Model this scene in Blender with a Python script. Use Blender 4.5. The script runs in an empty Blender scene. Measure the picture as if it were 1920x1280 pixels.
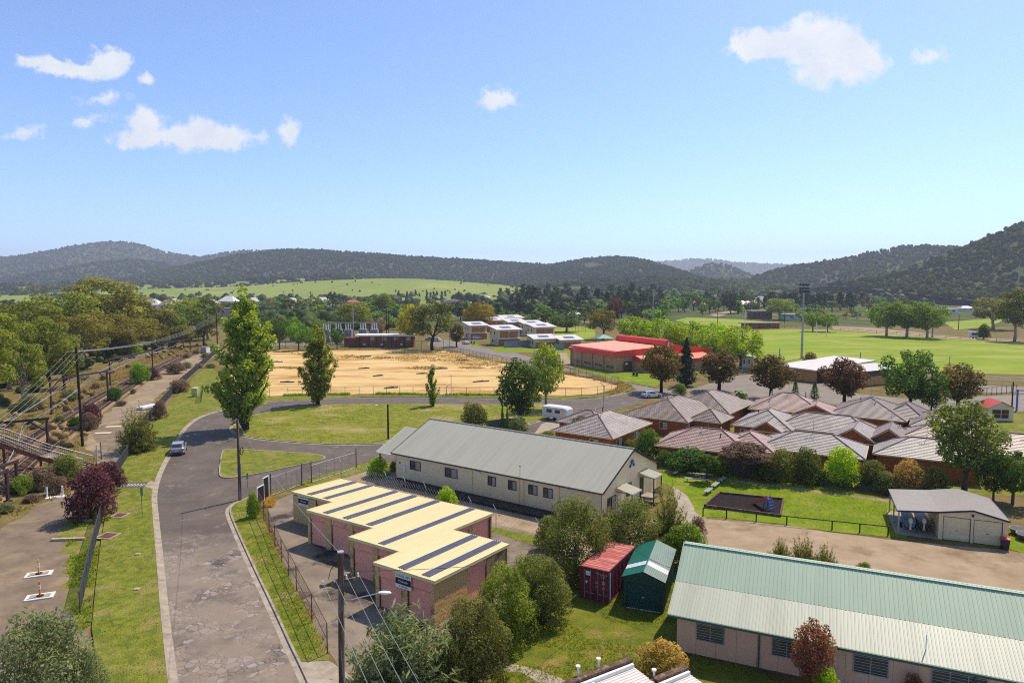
import bpy, bmesh, math, random
import numpy as np
from mathutils import Vector, Matrix
from mathutils.geometry import tessellate_polygon

SC = bpy.context.scene
COL = SC.collection
R = math.radians
rnd = random.Random(7)

# ------------------------------------------------------------------ camera, world, sun, exposure
CH = 24.0                                    # drone height
PITCH = math.atan2(102, 1280)
cd = bpy.data.cameras.new("camera")
cam = bpy.data.objects.new("camera", cd)
COL.objects.link(cam)
cam.location = (0, 0, CH)
cam.rotation_euler = (math.pi / 2 - PITCH, 0, 0)
cd.sensor_width = 36
cd.lens = 24
cd.clip_start = 0.5
cd.clip_end = 40000
SC.camera = cam

SUN_EL, SUN_AZ = R(55), R(43)                # azimuth clockwise from the view direction (+Y)
sl = bpy.data.lights.new("sun", 'SUN')
sl.energy = 2.6
sl.angle = R(0.53)
sl.color = (1.0, 0.89, 0.74)
so = bpy.data.objects.new("sun", sl)
COL.objects.link(so)
sdir = Vector((math.sin(SUN_AZ) * math.cos(SUN_EL), math.cos(SUN_AZ) * math.cos(SUN_EL), math.sin(SUN_EL)))
so.rotation_euler = sdir.to_track_quat('Z', 'Y').to_euler()
so.location = (0, 0, 60)

W = bpy.data.worlds.new("World")
SC.world = W
W.use_nodes = True
wn, wl = W.node_tree.nodes, W.node_tree.links
wn.clear()
sky = wn.new('ShaderNodeTexSky')
sky.sky_type = 'NISHITA'
sky.sun_disc = False
sky.sun_elevation = SUN_EL
sky.sun_rotation = SUN_AZ
sky.altitude = 0
sky.air_density = 0.56
sky.dust_density = 0.5
sky.ozone_density = 6
bg = wn.new('ShaderNodeBackground')
bg.inputs['Strength'].default_value = 0.125
wl.new(sky.outputs[0], bg.inputs['Color'])
wout = wn.new('ShaderNodeOutputWorld')
# clouds: puffs placed by direction (tangents of azimuth and elevation), broken up by noise
tc = wn.new('ShaderNodeTexCoord')
sx = wn.new('ShaderNodeSeparateXYZ')
wl.new(tc.outputs['Generated'], sx.inputs[0])


def wmath(op, a, b=None, c=None, clamp=False):
    n = wn.new('ShaderNodeMath')
    n.operation = op
    n.use_clamp = clamp
    for i, v in enumerate((a, b, c)):
        if v is None:
            continue
        if isinstance(v, (int, float)):
            n.inputs[i].default_value = v
        else:
            wl.new(v, n.inputs[i])
    return n.outputs[0]


ymax = wmath('MAXIMUM', sx.outputs['Y'], 0.05)
ca, cb = wmath('DIVIDE', sx.outputs['X'], ymax), wmath('DIVIDE', sx.outputs['Z'], ymax)
cc = wn.new('ShaderNodeCombineXYZ')
wl.new(ca, cc.inputs[0]); wl.new(cb, cc.inputs[1])
n1 = wn.new('ShaderNodeTexNoise')
n1.inputs['Scale'].default_value = 17
n1.inputs['Detail'].default_value = 7
n1.inputs['Roughness'].default_value = 0.6
wl.new(cc.outputs[0], n1.inputs['Vector'])
# domain warp
wv = wn.new('ShaderNodeVectorMath'); wv.operation = 'MULTIPLY_ADD'
wl.new(n1.outputs['Color'], wv.inputs[0])
wv.inputs[1].default_value = (0.055, 0.04, 0)
wv2 = wn.new('ShaderNodeVectorMath'); wv2.operation = 'SUBTRACT'
wl.new(cc.outputs[0], wv2.inputs[0]); wv2.inputs[1].default_value = (0.0275, 0.02, 0)
wl.new(wv2.outputs[0], wv.inputs[2])


def tang(px, py):
    u, v = (px - 960) / 1280, (640 - py) / 1280
    y = math.cos(PITCH) + v * math.sin(PITCH)
    z = -math.sin(PITCH) + v * math.cos(PITCH)
    return u / y, z / y


PUFFS = [(1425, 85, 62, 36, 1), (1490, 82, 72, 46, 1), (1545, 85, 78, 62, 1), (1590, 105, 72, 52, 1), (1635, 118, 45, 26, .75), (1530, 135, 48, 30, .8),
         (1745, 105, 36, 18, .5), (60, 117, 42, 13, .75), (105, 124, 55, 20, .95), (155, 130, 60, 15, .9), (200, 120, 40, 28, .95), (215, 106, 30, 24, .9),
         (276, 144, 26, 14, .55), (188, 185, 48, 15, .45), (270, 235, 52, 36, .95), (275, 258, 66, 26, .95), (345, 258, 72, 25, 1), (370, 240, 40, 24, .9),
         (420, 257, 62, 32, 1), (540, 246, 24, 30, .7), (487, 258, 22, 14, .4), (48, 249, 42, 13, .55), (930, 189, 48, 24, .72), (170, 222, 40, 12, .3)]
acc = None
for (px, py, rx, ry, s) in PUFFS:
    a, b = tang(px, py)
    v1 = wn.new('ShaderNodeVectorMath'); v1.operation = 'SUBTRACT'
    wl.new(wv.outputs[0], v1.inputs[0]); v1.inputs[1].default_value = (a, b, 0)
    v2 = wn.new('ShaderNodeVectorMath'); v2.operation = 'MULTIPLY'
    wl.new(v1.outputs[0], v2.inputs[0]); v2.inputs[1].default_value = (1280 / rx, 1280 / ry, 0)
    v3 = wn.new('ShaderNodeVectorMath'); v3.operation = 'LENGTH'
    wl.new(v2.outputs[0], v3.inputs[0])
    o = wmath('MULTIPLY_ADD', v3.outputs['Value'], -s, s)
    acc = o if acc is None else wmath('SMOOTH_MAX', acc, o, 0.25)
n2 = wn.new('ShaderNodeTexNoise')
n2.inputs['Scale'].default_value = 46
n2.inputs['Detail'].default_value = 8
n2.inputs['Roughness'].default_value = 0.62
wl.new(cc.outputs[0], n2.inputs['Vector'])
dens = wmath('ADD', acc, wmath('MULTIPLY_ADD', n2.outputs['Fac'], 1.3, -0.68))
mr = wn.new('ShaderNodeMapRange'); mr.interpolation_type = 'SMOOTHSTEP'
wl.new(dens, mr.inputs[0])
mr.inputs[1].default_value = -0.08
mr.inputs[2].default_value = 0.44
mr.inputs[4].default_value = 0.97
front = wmath('GREATER_THAN', sx.outputs['Y'], 0.06)
cfac = wmath('MULTIPLY', mr.outputs[0], front, clamp=True)
bg2 = wn.new('ShaderNodeBackground')
crp = wn.new('ShaderNodeMix'); crp.data_type = 'RGBA'
crp.inputs[6].default_value = (0.80, 0.86, 0.95, 1)
crp.inputs[7].default_value = (0.93, 0.96, 1.0, 1)
mr2 = wn.new('ShaderNodeMapRange')
wl.new(n1.outputs['Fac'], mr2.inputs[0]); mr2.inputs[1].default_value = 0.35; mr2.inputs[2].default_value = 0.62
wl.new(mr2.outputs[0], crp.inputs[0])
wl.new(crp.outputs[2], bg2.inputs['Color'])
bg2.inputs['Strength'].default_value = 0.47
mx = wn.new('ShaderNodeMixShader')
wl.new(cfac, mx.inputs[0]); wl.new(bg.outputs[0], mx.inputs[1]); wl.new(bg2.outputs[0], mx.inputs[2])
wl.new(mx.outputs[0], wout.inputs['Surface'])

SC.view_settings.view_transform = 'Standard'
SC.view_settings.look = 'None'
SC.view_settings.exposure = 1.1
SC.view_settings.gamma = 1.0
SC.view_settings.use_curve_mapping = False
SC.cycles.max_bounces = 6
SC.cycles.diffuse_bounces = 4
SC.cycles.filter_width = 1.1
SC.cycles.use_denoising = False
SC.cycles.glossy_bounces = 2
SC.cycles.transmission_bounces = 3
SC.cycles.transparent_max_bounces = 8
SC.cycles.volume_bounces = 0
SC.cycles.caustics_reflective = False
SC.cycles.caustics_refractive = False
SC.render.film_transparent = False


# ------------------------------------------------------------------ measuring: photo pixel (1920 x 1280) to a point on a level plane
def G(px, py, z=0.0):
    u, v = (px - 960) / 1280, (640 - py) / 1280
    y = math.cos(PITCH) + v * math.sin(PITCH)
    dz = -math.sin(PITCH) + v * math.cos(PITCH)
    t = (z - CH) / dz
    return Vector((u * t, y * t, z))


def ztop(p, py):
    """height of a point straight above p that shows at photo row py"""
    v = (640 - py) / 1280
    k = (-math.sin(PITCH) + v * math.cos(PITCH)) / (math.cos(PITCH) + v * math.sin(PITCH))
    return CH + p[1] * k


def L(r, g, b, k=1.0):
    """sRGB 0..255 to linear albedo"""
    o = []
    k = min(k * 1.32, .92)
    for c in (r, g, b):
        c /= 255
        o.append((c / 12.92 if c < .04045 else ((c + .055) / 1.055) ** 2.4) * k)
    return (*o, 1)


# ------------------------------------------------------------------ materials
MATS = {}


def mat(name, c1, c2=None, scale=1.0, rough=.8, bump=0.0, bscale=None, spec=.3, metal=0.0, c3=None, s3=.1, t3=(.5, .62), detail=6, stretch=(1, 1, 1), lo=.35, hi=.65, coord='Object', bdist=.05):
    if name in MATS:
        return MATS[name]
    m = bpy.data.materials.new(name)
    m.use_nodes = True
    n, l = m.node_tree.nodes, m.node_tree.links
    b = n['Principled BSDF']
    b.inputs['Roughness'].default_value = rough
    b.inputs['Specular IOR Level'].default_value = spec
    b.inputs['Metallic'].default_value = metal
    b.inputs['Base Color'].default_value = c1
    if c2 is not None or bump:
        if coord == 'World':
            g = n.new('ShaderNodeNewGeometry'); src = g.outputs['Position']
        else:
            t = n.new('ShaderNodeTexCoord'); src = t.outputs[coord]
        mp = n.new('ShaderNodeMapping'); mp.inputs['Scale'].default_value = stretch
        l.new(src, mp.inputs['Vector'])
        src = mp.outputs[0]
    if c2 is not None:
        z = n.new('ShaderNodeTexNoise')
        z.inputs['Scale'].default_value = scale
        z.inputs['Detail'].default_value = detail
        z.inputs['Roughness'].default_value = .65
        l.new(src, z.inputs['Vector'])
        r = n.new('ShaderNodeMapRange')
        r.inputs[1].default_value, r.inputs[2].default_value = lo, hi
        l.new(z.outputs['Fac'], r.inputs[0])
        x = n.new('ShaderNodeMix'); x.data_type = 'RGBA'
        x.inputs[6].default_value, x.inputs[7].default_value = c1, c2
        l.new(r.outputs[0], x.inputs[0])
        last = x.outputs[2]
        if c3 is not None:
            z3 = n.new('ShaderNodeTexNoise')
            z3.inputs['Scale'].default_value = s3
            z3.inputs['Detail'].default_value = 8
            z3.inputs['Roughness'].default_value = .7
            l.new(src, z3.inputs['Vector'])
            r3 = n.new('ShaderNodeMapRange')
            r3.inputs[1].default_value, r3.inputs[2].default_value = t3
            l.new(z3.outputs['Fac'], r3.inputs[0])
            x3 = n.new('ShaderNodeMix'); x3.data_type = 'RGBA'
            l.new(last, x3.inputs[6]); x3.inputs[7].default_value = c3
            l.new(r3.outputs[0], x3.inputs[0])
            last = x3.outputs[2]
        l.new(last, b.inputs['Base Color'])
    if bump:
        zb = n.new('ShaderNodeTexNoise')
        zb.inputs['Scale'].default_value = bscale or scale * 3
        zb.inputs['Detail'].default_value = 5
        l.new(src, zb.inputs['Vector'])
        bp = n.new('ShaderNodeBump')
        bp.inputs['Strength'].default_value = bump
        bp.inputs['Distance'].default_value = bdist
        l.new(zb.outputs['Fac'], bp.inputs['Height'])
        l.new(bp.outputs[0], b.inputs['Normal'])
    MATS[name] = m
    return m


def leafmat(name, c1, c2, trans=.35, tint=(1.25, 1.25, .6), c3=None, spec=.12):
    if name in MATS:
        return MATS[name]
    c1, c2 = (tuple(min(.8, v * 1.25) for v in c[:3]) + (1,) for c in (c1, c2))
    trans = min(.55, trans + .14)
    m = bpy.data.materials.new(name)
    m.use_nodes = True
    n, l = m.node_tree.nodes, m.node_tree.links
    n.clear()
    out = n.new('ShaderNodeOutputMaterial')
    at = n.new('ShaderNodeAttribute'); at.attribute_name = 'tone'
    x = n.new('ShaderNodeValToRGB')
    x.color_ramp.elements[0].color = c1
    x.color_ramp.elements[1].color = c2
    if c3:
        x.color_ramp.elements[1].position = .8
        e = x.color_ramp.elements.new(.92); e.color = c3
    l.new(at.outputs['Fac'], x.inputs[0])
    oi = n.new('ShaderNodeObjectInfo')
    hs = n.new('ShaderNodeHueSaturation')
    mm = n.new('ShaderNodeMapRange')
    mm.inputs[3].default_value, mm.inputs[4].default_value = .485, .515
    l.new(oi.outputs['Random'], mm.inputs[0])
    l.new(mm.outputs[0], hs.inputs['Hue'])
    mv = n.new('ShaderNodeMapRange')
    mv.inputs[3].default_value, mv.inputs[4].default_value = .82, 1.18
    l.new(oi.outputs['Random'], mv.inputs[0])
    l.new(mv.outputs[0], hs.inputs['Value'])
    l.new(x.outputs[0], hs.inputs['Color'])
    d = n.new('ShaderNodeBsdfPrincipled')
    d.inputs['Roughness'].default_value = .55
    d.inputs['Specular IOR Level'].default_value = spec
    l.new(hs.outputs[0], d.inputs['Base Color'])
    tr = n.new('ShaderNodeBsdfTranslucent')
    tm = n.new('ShaderNodeMix'); tm.data_type = 'RGBA'; tm.blend_type = 'MULTIPLY'
    tm.inputs[0].default_value = 1
    l.new(hs.outputs[0], tm.inputs[6]); tm.inputs[7].default_value = (*tint, 1)
    l.new(tm.outputs[2], tr.inputs['Color'])
    ms = n.new('ShaderNodeMixShader'); ms.inputs[0].default_value = trans
    l.new(d.outputs[0], ms.inputs[1]); l.new(tr.outputs[0], ms.inputs[2])
    l.new(ms.outputs[0], out.inputs['Surface'])
    MATS[name] = m
    return m


# ------------------------------------------------------------------ mesh building
class MB:
    def __init__(s):
        s.v, s.f, s.m, s.uv = [], [], [], {}

    def add(s, vs, fs, mi=0):
        o = len(s.v)
        s.v += [tuple(p) for p in vs]
        s.f += [tuple(i + o for i in f) for f in fs]
        s.m += [mi] * len(fs)

    def quad(s, a, b, c, d, mi=0, uv=None):
        if uv:
            s.uv[len(s.f)] = uv
        s.add([a, b, c, d], [(0, 1, 2, 3)], mi)

    def tri(s, a, b, c, mi=0, uv=None):
        if uv:
            s.uv[len(s.f)] = uv
        s.add([a, b, c], [(0, 1, 2)], mi)

    def box(s, x0, x1, y0, y1, z0, z1, mi=0):
        s.add([(x0, y0, z0), (x1, y0, z0), (x1, y1, z0), (x0, y1, z0), (x0, y0, z1), (x1, y0, z1), (x1, y1, z1), (x0, y1, z1)],
              [(0, 3, 2, 1), (4, 5, 6, 7), (0, 1, 5, 4), (1, 2, 6, 5), (2, 3, 7, 6), (3, 0, 4, 7)], mi)

    def beam(s, a, b, w, h, mi=0, up=(0, 0, 1)):
        a, b = Vector(a), Vector(b)
        d = (b - a).normalized()
        u = Vector(up)
        if abs(d.dot(u)) > .99:
            u = Vector((0, 1, 0))
        sd = d.cross(u).normalized() * (w / 2)
        u = sd.cross(d).normalized() * (h / 2)
        s.add([a - sd - u, a + sd - u, a + sd + u, a - sd + u, b - sd - u, b + sd - u, b + sd + u, b - sd + u],
              [(0, 3, 2, 1), (4, 5, 6, 7), (0, 1, 5, 4), (1, 2, 6, 5), (2, 3, 7, 6), (3, 0, 4, 7)], mi)

    def tube(s, pts, r, n=6, r2=None, mi=0, cap=True):
        pts = [Vector(p) for p in pts]
        k = len(pts)
        o = len(s.v)
        prev = None
        for i, p in enumerate(pts):
            d = (pts[min(i + 1, k - 1)] - pts[max(i - 1, 0)])
            d = d.normalized() if d.length > 1e-9 else Vector((0, 0, 1))
            a = Vector((0, 0, 1)) if abs(d.z) < .9 else Vector((1, 0, 0))
            if prev is not None:
                a = prev
            x = (a - d * a.dot(d)).normalized()
            prev = x
            y = d.cross(x)
            rr = r if r2 is None else r + (r2 - r) * i / max(k - 1, 1)
            for j in range(n):
                t = 2 * math.pi * j / n
                s.v.append(tuple(p + x * (rr * math.cos(t)) + y * (rr * math.sin(t))))
        for i in range(k - 1):
            for j in range(n):
                j2 = (j + 1) % n
                s.f.append((o + i * n + j, o + i * n + j2, o + (i + 1) * n + j2, o + (i + 1) * n + j)); s.m.append(mi)
        if cap:
            s.f.append(tuple(o + j for j in reversed(range(n)))); s.m.append(mi)
            s.f.append(tuple(o + (k - 1) * n + j for j in range(n))); s.m.append(mi)

    def cyl(s, x, y, z0, z1, r0, r1=None, n=10, mi=0):
        s.tube([(x, y, z0), (x, y, z1)], r0, n, r1 if r1 is not None else r0, mi)

    def ext(s, prof, x0, x1, mi=0):
        """profile of (y, z) swept along x"""
        n = len(prof)
        s.add([(x0, y, z) for y, z in prof] + [(x1, y, z) for y, z in prof],
              [tuple(range(n))[::-1], tuple(range(n, 2 * n))] + [(i, (i + 1) % n, n + (i + 1) % n, n + i) for i in range(n)], mi)

    def slab(s, poly, z0, z1, mi=0):
        n = len(poly)
        s.add([(x, y, z0) for x, y in poly] + [(x, y, z1) for x, y in poly],
              [tuple(range(n))[::-1], tuple(range(n, 2 * n))] + [(i, (i + 1) % n, n + (i + 1) % n, n + i) for i in range(n)], mi)

    def ball(s, c, rx, ry, rz, mi=0, nu=10, nv=6):
        o = len(s.v)
        for i in range(nv + 1):
            t = math.pi * i / nv
            for j in range(nu):
                p = 2 * math.pi * j / nu
                s.v.append((c[0] + rx * math.sin(t) * math.cos(p), c[1] + ry * math.sin(t) * math.sin(p), c[2] + rz * math.cos(t)))
        for i in range(nv):
            for j in range(nu):
                j2 = (j + 1) % nu
                s.f.append((o + i * nu + j, o + (i + 1) * nu + j, o + (i + 1) * nu + j2, o + i * nu + j2)); s.m.append(mi)

    def ribbed(s, a, b, c, d, pitch, h, mi=0, frac=.5, lift=0.0):
        """sheet a-b (low edge) to d-c (high edge) with trapezoid ribs running from low to high edge"""
        a, b, c, d = map(Vector, (a, b, c, d))
        n = max(1, int(round((b - a).length / pitch)))
        nm = (b - a).cross(d - a).normalized()
        prof = []
        for i in range(n):
            for t, z in ((0, 0), (1 - frac, 0), (1 - frac * .75, 1), (1 - frac * .25, 1)):
                prof.append(((i + t) / n, z))
        prof.append((1, 0))
        vs = []
        for t, z in prof:
            vs += [a.lerp(b, t) + nm * (z * h + lift), d.lerp(c, t) + nm * (z * h + lift)]
        s.add(vs, [(2 * i, 2 * i + 2, 2 * i + 3, 2 * i + 1) for i in range(len(prof) - 1)], mi)

    def courses(s, a, b, c, d, step=.34, lift=.045, mi=0):
        """tile courses between the low edge a-b and the high edge d-c"""
        a, b, c, d = map(Vector, (a, b, c, d))
        ln = ((d + c) / 2 - (a + b) / 2).length
        n = max(2, int(round(ln / step)))
        nm = (b - a).cross((d + c) / 2 - a).normalized()
        e = (b - a).normalized()
        for i in range(n):
            t0, t1 = i / n, (i + 1) / n
            p, q = a.lerp(d, t0) + nm * lift, b.lerp(c, t0) + nm * lift
            u, w = a.lerp(d, t1) + nm * lift * .15, b.lerp(c, t1) + nm * lift * .15
            uv = [((x - a).dot(e), y) for x, y in ((p, i), (q, i), (w, i + 1), (u, i + 1))]
            if (w - u).length < 1e-3:
                s.tri(p, q, w, mi, uv[:3])
            else:
                s.quad(p, q, w, u, mi, uv)
            p0, q0 = a.lerp(d, t0), b.lerp(c, t0)
            s.quad(p0 - nm * .01, q0 - nm * .01, q, p, mi, [(0, 0)] * 4)

    def build(s, name, mats, parent=None, smooth=False, loc=None, rz=None):
        me = bpy.data.meshes.new(name)
        me.from_pydata(s.v, [], s.f)
        if not isinstance(mats, (list, tuple)):
            mats = [mats]
        for m in mats:
            me.materials.append(m)
        if len(mats) > 1:
            me.polygons.foreach_set('material_index', s.m)
        if s.uv:
            ul = me.uv_layers.new(name='UVMap')
            for fi, uvs in s.uv.items():
                ls = me.polygons[fi].loop_start
                for i, q in enumerate(uvs):
                    ul.data[ls + i].uv = q
        if smooth:
            me.polygons.foreach_set('use_smooth', [True] * len(me.polygons))
        me.update()
        return link(name, me, parent, loc, rz)


def link(name, me, parent=None, loc=None, rz=None):
    o = bpy.data.objects.new(name, me)
    COL.objects.link(o)
    if parent is not None:
        o.parent = parent
    if loc is not None:
        o.location = loc
    if rz is not None:
        o.rotation_euler = (0, 0, rz)
    return o


def tag(o, label, cat, group=None):
    o['label'] = label
    o['category'] = cat
    if group:
        o['group'] = group
    return o


def thing(name, label, cat, loc=(0, 0, 0), rz=0.0, group=None):
    o = bpy.data.objects.new(name, None)
    o.empty_display_size = .3
    COL.objects.link(o)
    o.location = loc
    o.rotation_euler = (0, 0, rz)
    return tag(o, label, cat, group)


def dup(root, loc, rz, label=None, group=None, scale=None):
    r = root.copy(); COL.objects.link(r)
    r.location = loc; r.rotation_euler = (0, 0, rz)
    if scale:
        r.scale = scale
    if label:
        r['label'] = label
    if group:
        r['group'] = group
    for ch in root.children:
        c = ch.copy(); COL.objects.link(c); c.parent = r
        for g in ch.children:
            d = g.copy(); COL.objects.link(d); d.parent = c
    return r


def struct(o, kind='structure'):
    o['kind'] = kind
    return o


def npmesh(name, V, F, mats, tone=None, smooth=False):
    """mesh from numpy arrays; F is n x k"""
    me = bpy.data.meshes.new(name)
    nv, (nf, k) = len(V), F.shape
    me.vertices.add(nv)
    me.vertices.foreach_set('co', V.astype(np.float32).ravel())
    me.loops.add(nf * k)
    me.loops.foreach_set('vertex_index', F.astype(np.int32).ravel())
    me.polygons.add(nf)
    me.polygons.foreach_set('loop_start', (np.arange(nf) * k).astype(np.int32))
    if tone is not None:
        at = me.attributes.new('tone', 'FLOAT', 'FACE')
        at.data.foreach_set('value', tone.astype(np.float32))
    if smooth:
        me.polygons.foreach_set('use_smooth', np.ones(nf, dtype=bool))
    for m in (mats if isinstance(mats, (list, tuple)) else [mats]):
        me.materials.append(m)
    me.update(calc_edges=True)
    return me


FONT = None


def text(parent, s, size, m, loc, rot, name='lettering', depth=.006, sx=1.0, align='CENTER'):
    c = bpy.data.curves.new(name, 'FONT')
    c.body = s
    c.size = size
    c.align_x = align
    c.align_y = 'CENTER'
    c.extrude = depth
    c.resolution_u = 2
    o = bpy.data.objects.new(name + '_curve', c)
    COL.objects.link(o)
    bpy.context.view_layer.update()
    me = bpy.data.meshes.new_from_object(o.evaluated_get(bpy.context.evaluated_depsgraph_get()))
    bpy.data.objects.remove(o)
    bpy.data.curves.remove(c)
    me.materials.clear()
    me.materials.append(m)
    r = link(name, me, parent)
    r.location = loc
    r.rotation_euler = rot
    r.scale = (sx, 1, 1)
    return r
# ------------------------------------------------------------------ ground and setting
K = 0.54
M_dry = mat('dry_grass_ground', L(146, 128, 76, K), L(104, 98, 46, K), scale=.35, rough=.95, bump=.8, bscale=5, c3=L(150, 122, 84, K), s3=.06, t3=(.5, .68), spec=.1, bdist=.15)
M_far = mat('valley_ground', L(104, 112, 54, K), L(78, 86, 48, K), scale=.02, rough=.95, spec=.05, c3=L(146, 136, 84, K), s3=.012, t3=(.52, .66))
M_lawn = mat('lawn_grass', L(142, 164, 28, K), L(118, 140, 26, K), scale=.5, rough=.95, bump=1.0, bscale=9, c3=L(172, 168, 78, K), s3=.22, t3=(.48, .7), spec=.1, detail=10, bdist=.12)
M_verge = mat('verge_grass', L(148, 152, 52, K), L(116, 124, 46, K), scale=1.1, rough=.95, bump=1.0, bscale=8, c3=L(174, 154, 96, K), s3=.3, t3=(.5, .68), spec=.1, detail=12, bdist=.15, lo=.4, hi=.6)
M_island = mat('island_grass', L(158, 156, 58, K), L(126, 130, 44, K), scale=.8, rough=.95, bump=1.0, bscale=6, c3=L(190, 168, 116, K), s3=.1, t3=(.53, .66), spec=.1, detail=10, bdist=.15, lo=.4, hi=.6)
M_yard = mat('worn_yard_grass', L(142, 140, 46, K), L(106, 120, 36, K), scale=.5, rough=.95, bump=1.0, bscale=7, c3=L(172, 140, 92, K), s3=.2, t3=(.53, .62), spec=.1, detail=10, bdist=.15, lo=.4, hi=.6)
M_oval = mat('oval_grass', L(154, 172, 44, K), L(134, 156, 40, K), scale=.05, rough=.95, bump=.4, bscale=3, c3=L(178, 178, 92, K), s3=.03, t3=(.46, .66), spec=.08, stretch=(1, 1.8, 1))
M_gravel = mat('gravel', L(196, 172, 142, K), L(172, 148, 118, K), scale=.35, rough=.95, bump=.7, bscale=14, c3=L(150, 128, 98, K), s3=.16, t3=(.52, .66), spec=.1, detail=12)
M_greyg = mat('grey_gravel', L(158, 138, 114, K), L(128, 112, 94, K), scale=.45, rough=.95, bump=.8, bscale=12, c3=L(172, 148, 118, K), s3=.12, t3=(.5, .62), spec=.1, detail=12)
M_track = mat('dirt_track', L(180, 158, 130, K), L(146, 126, 104, K), scale=.22, rough=.95, bump=.7, bscale=9, c3=L(206, 176, 124, K), s3=.09, t3=(.52, .64), spec=.1, stretch=(1, .5, 1))
M_sand = mat('graded_sand', L(242, 210, 150, K), L(228, 188, 118, K), scale=.16, rough=.95, bump=.9, bscale=1.3, c3=L(190, 138, 70, K), s3=.09, t3=(.5, .64), spec=.1, detail=12, stretch=(.45, 1.5, 1), bdist=.2)
M_weed = mat('weedy_sand', L(168, 136, 72, K), L(222, 182, 112, K), scale=.5, rough=.95, bump=.9, bscale=3, spec=.1, detail=12, stretch=(.35, 1.4, 1), lo=.42, hi=.56)
M_conc = mat('concrete', L(198, 184, 162, K), L(168, 152, 132, K), scale=1.3, rough=.9, bump=.4, bscale=10, c3=L(126, 110, 92, K), s3=.6, t3=(.55, .7), spec=.2)
M_ballast = mat('ballast', L(188, 154, 122, K), L(142, 114, 90, K), scale=2.5, rough=.95, bump=1, bscale=8, spec=.1, c3=L(140, 118, 76, K), s3=.1, t3=(.5, .64), detail=10)
M_soft = mat('softfall_bark', L(58, 46, 44, K), L(40, 33, 34, K), scale=3, rough=.95, bump=1, bscale=12, spec=.1)
M_paddock = mat('paddock_grass', L(156, 168, 84, K), L(128, 146, 66, K), scale=.012, rough=.95, spec=.05, c3=L(172, 176, 98, K), s3=.006, t3=(.5, .66))


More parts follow.
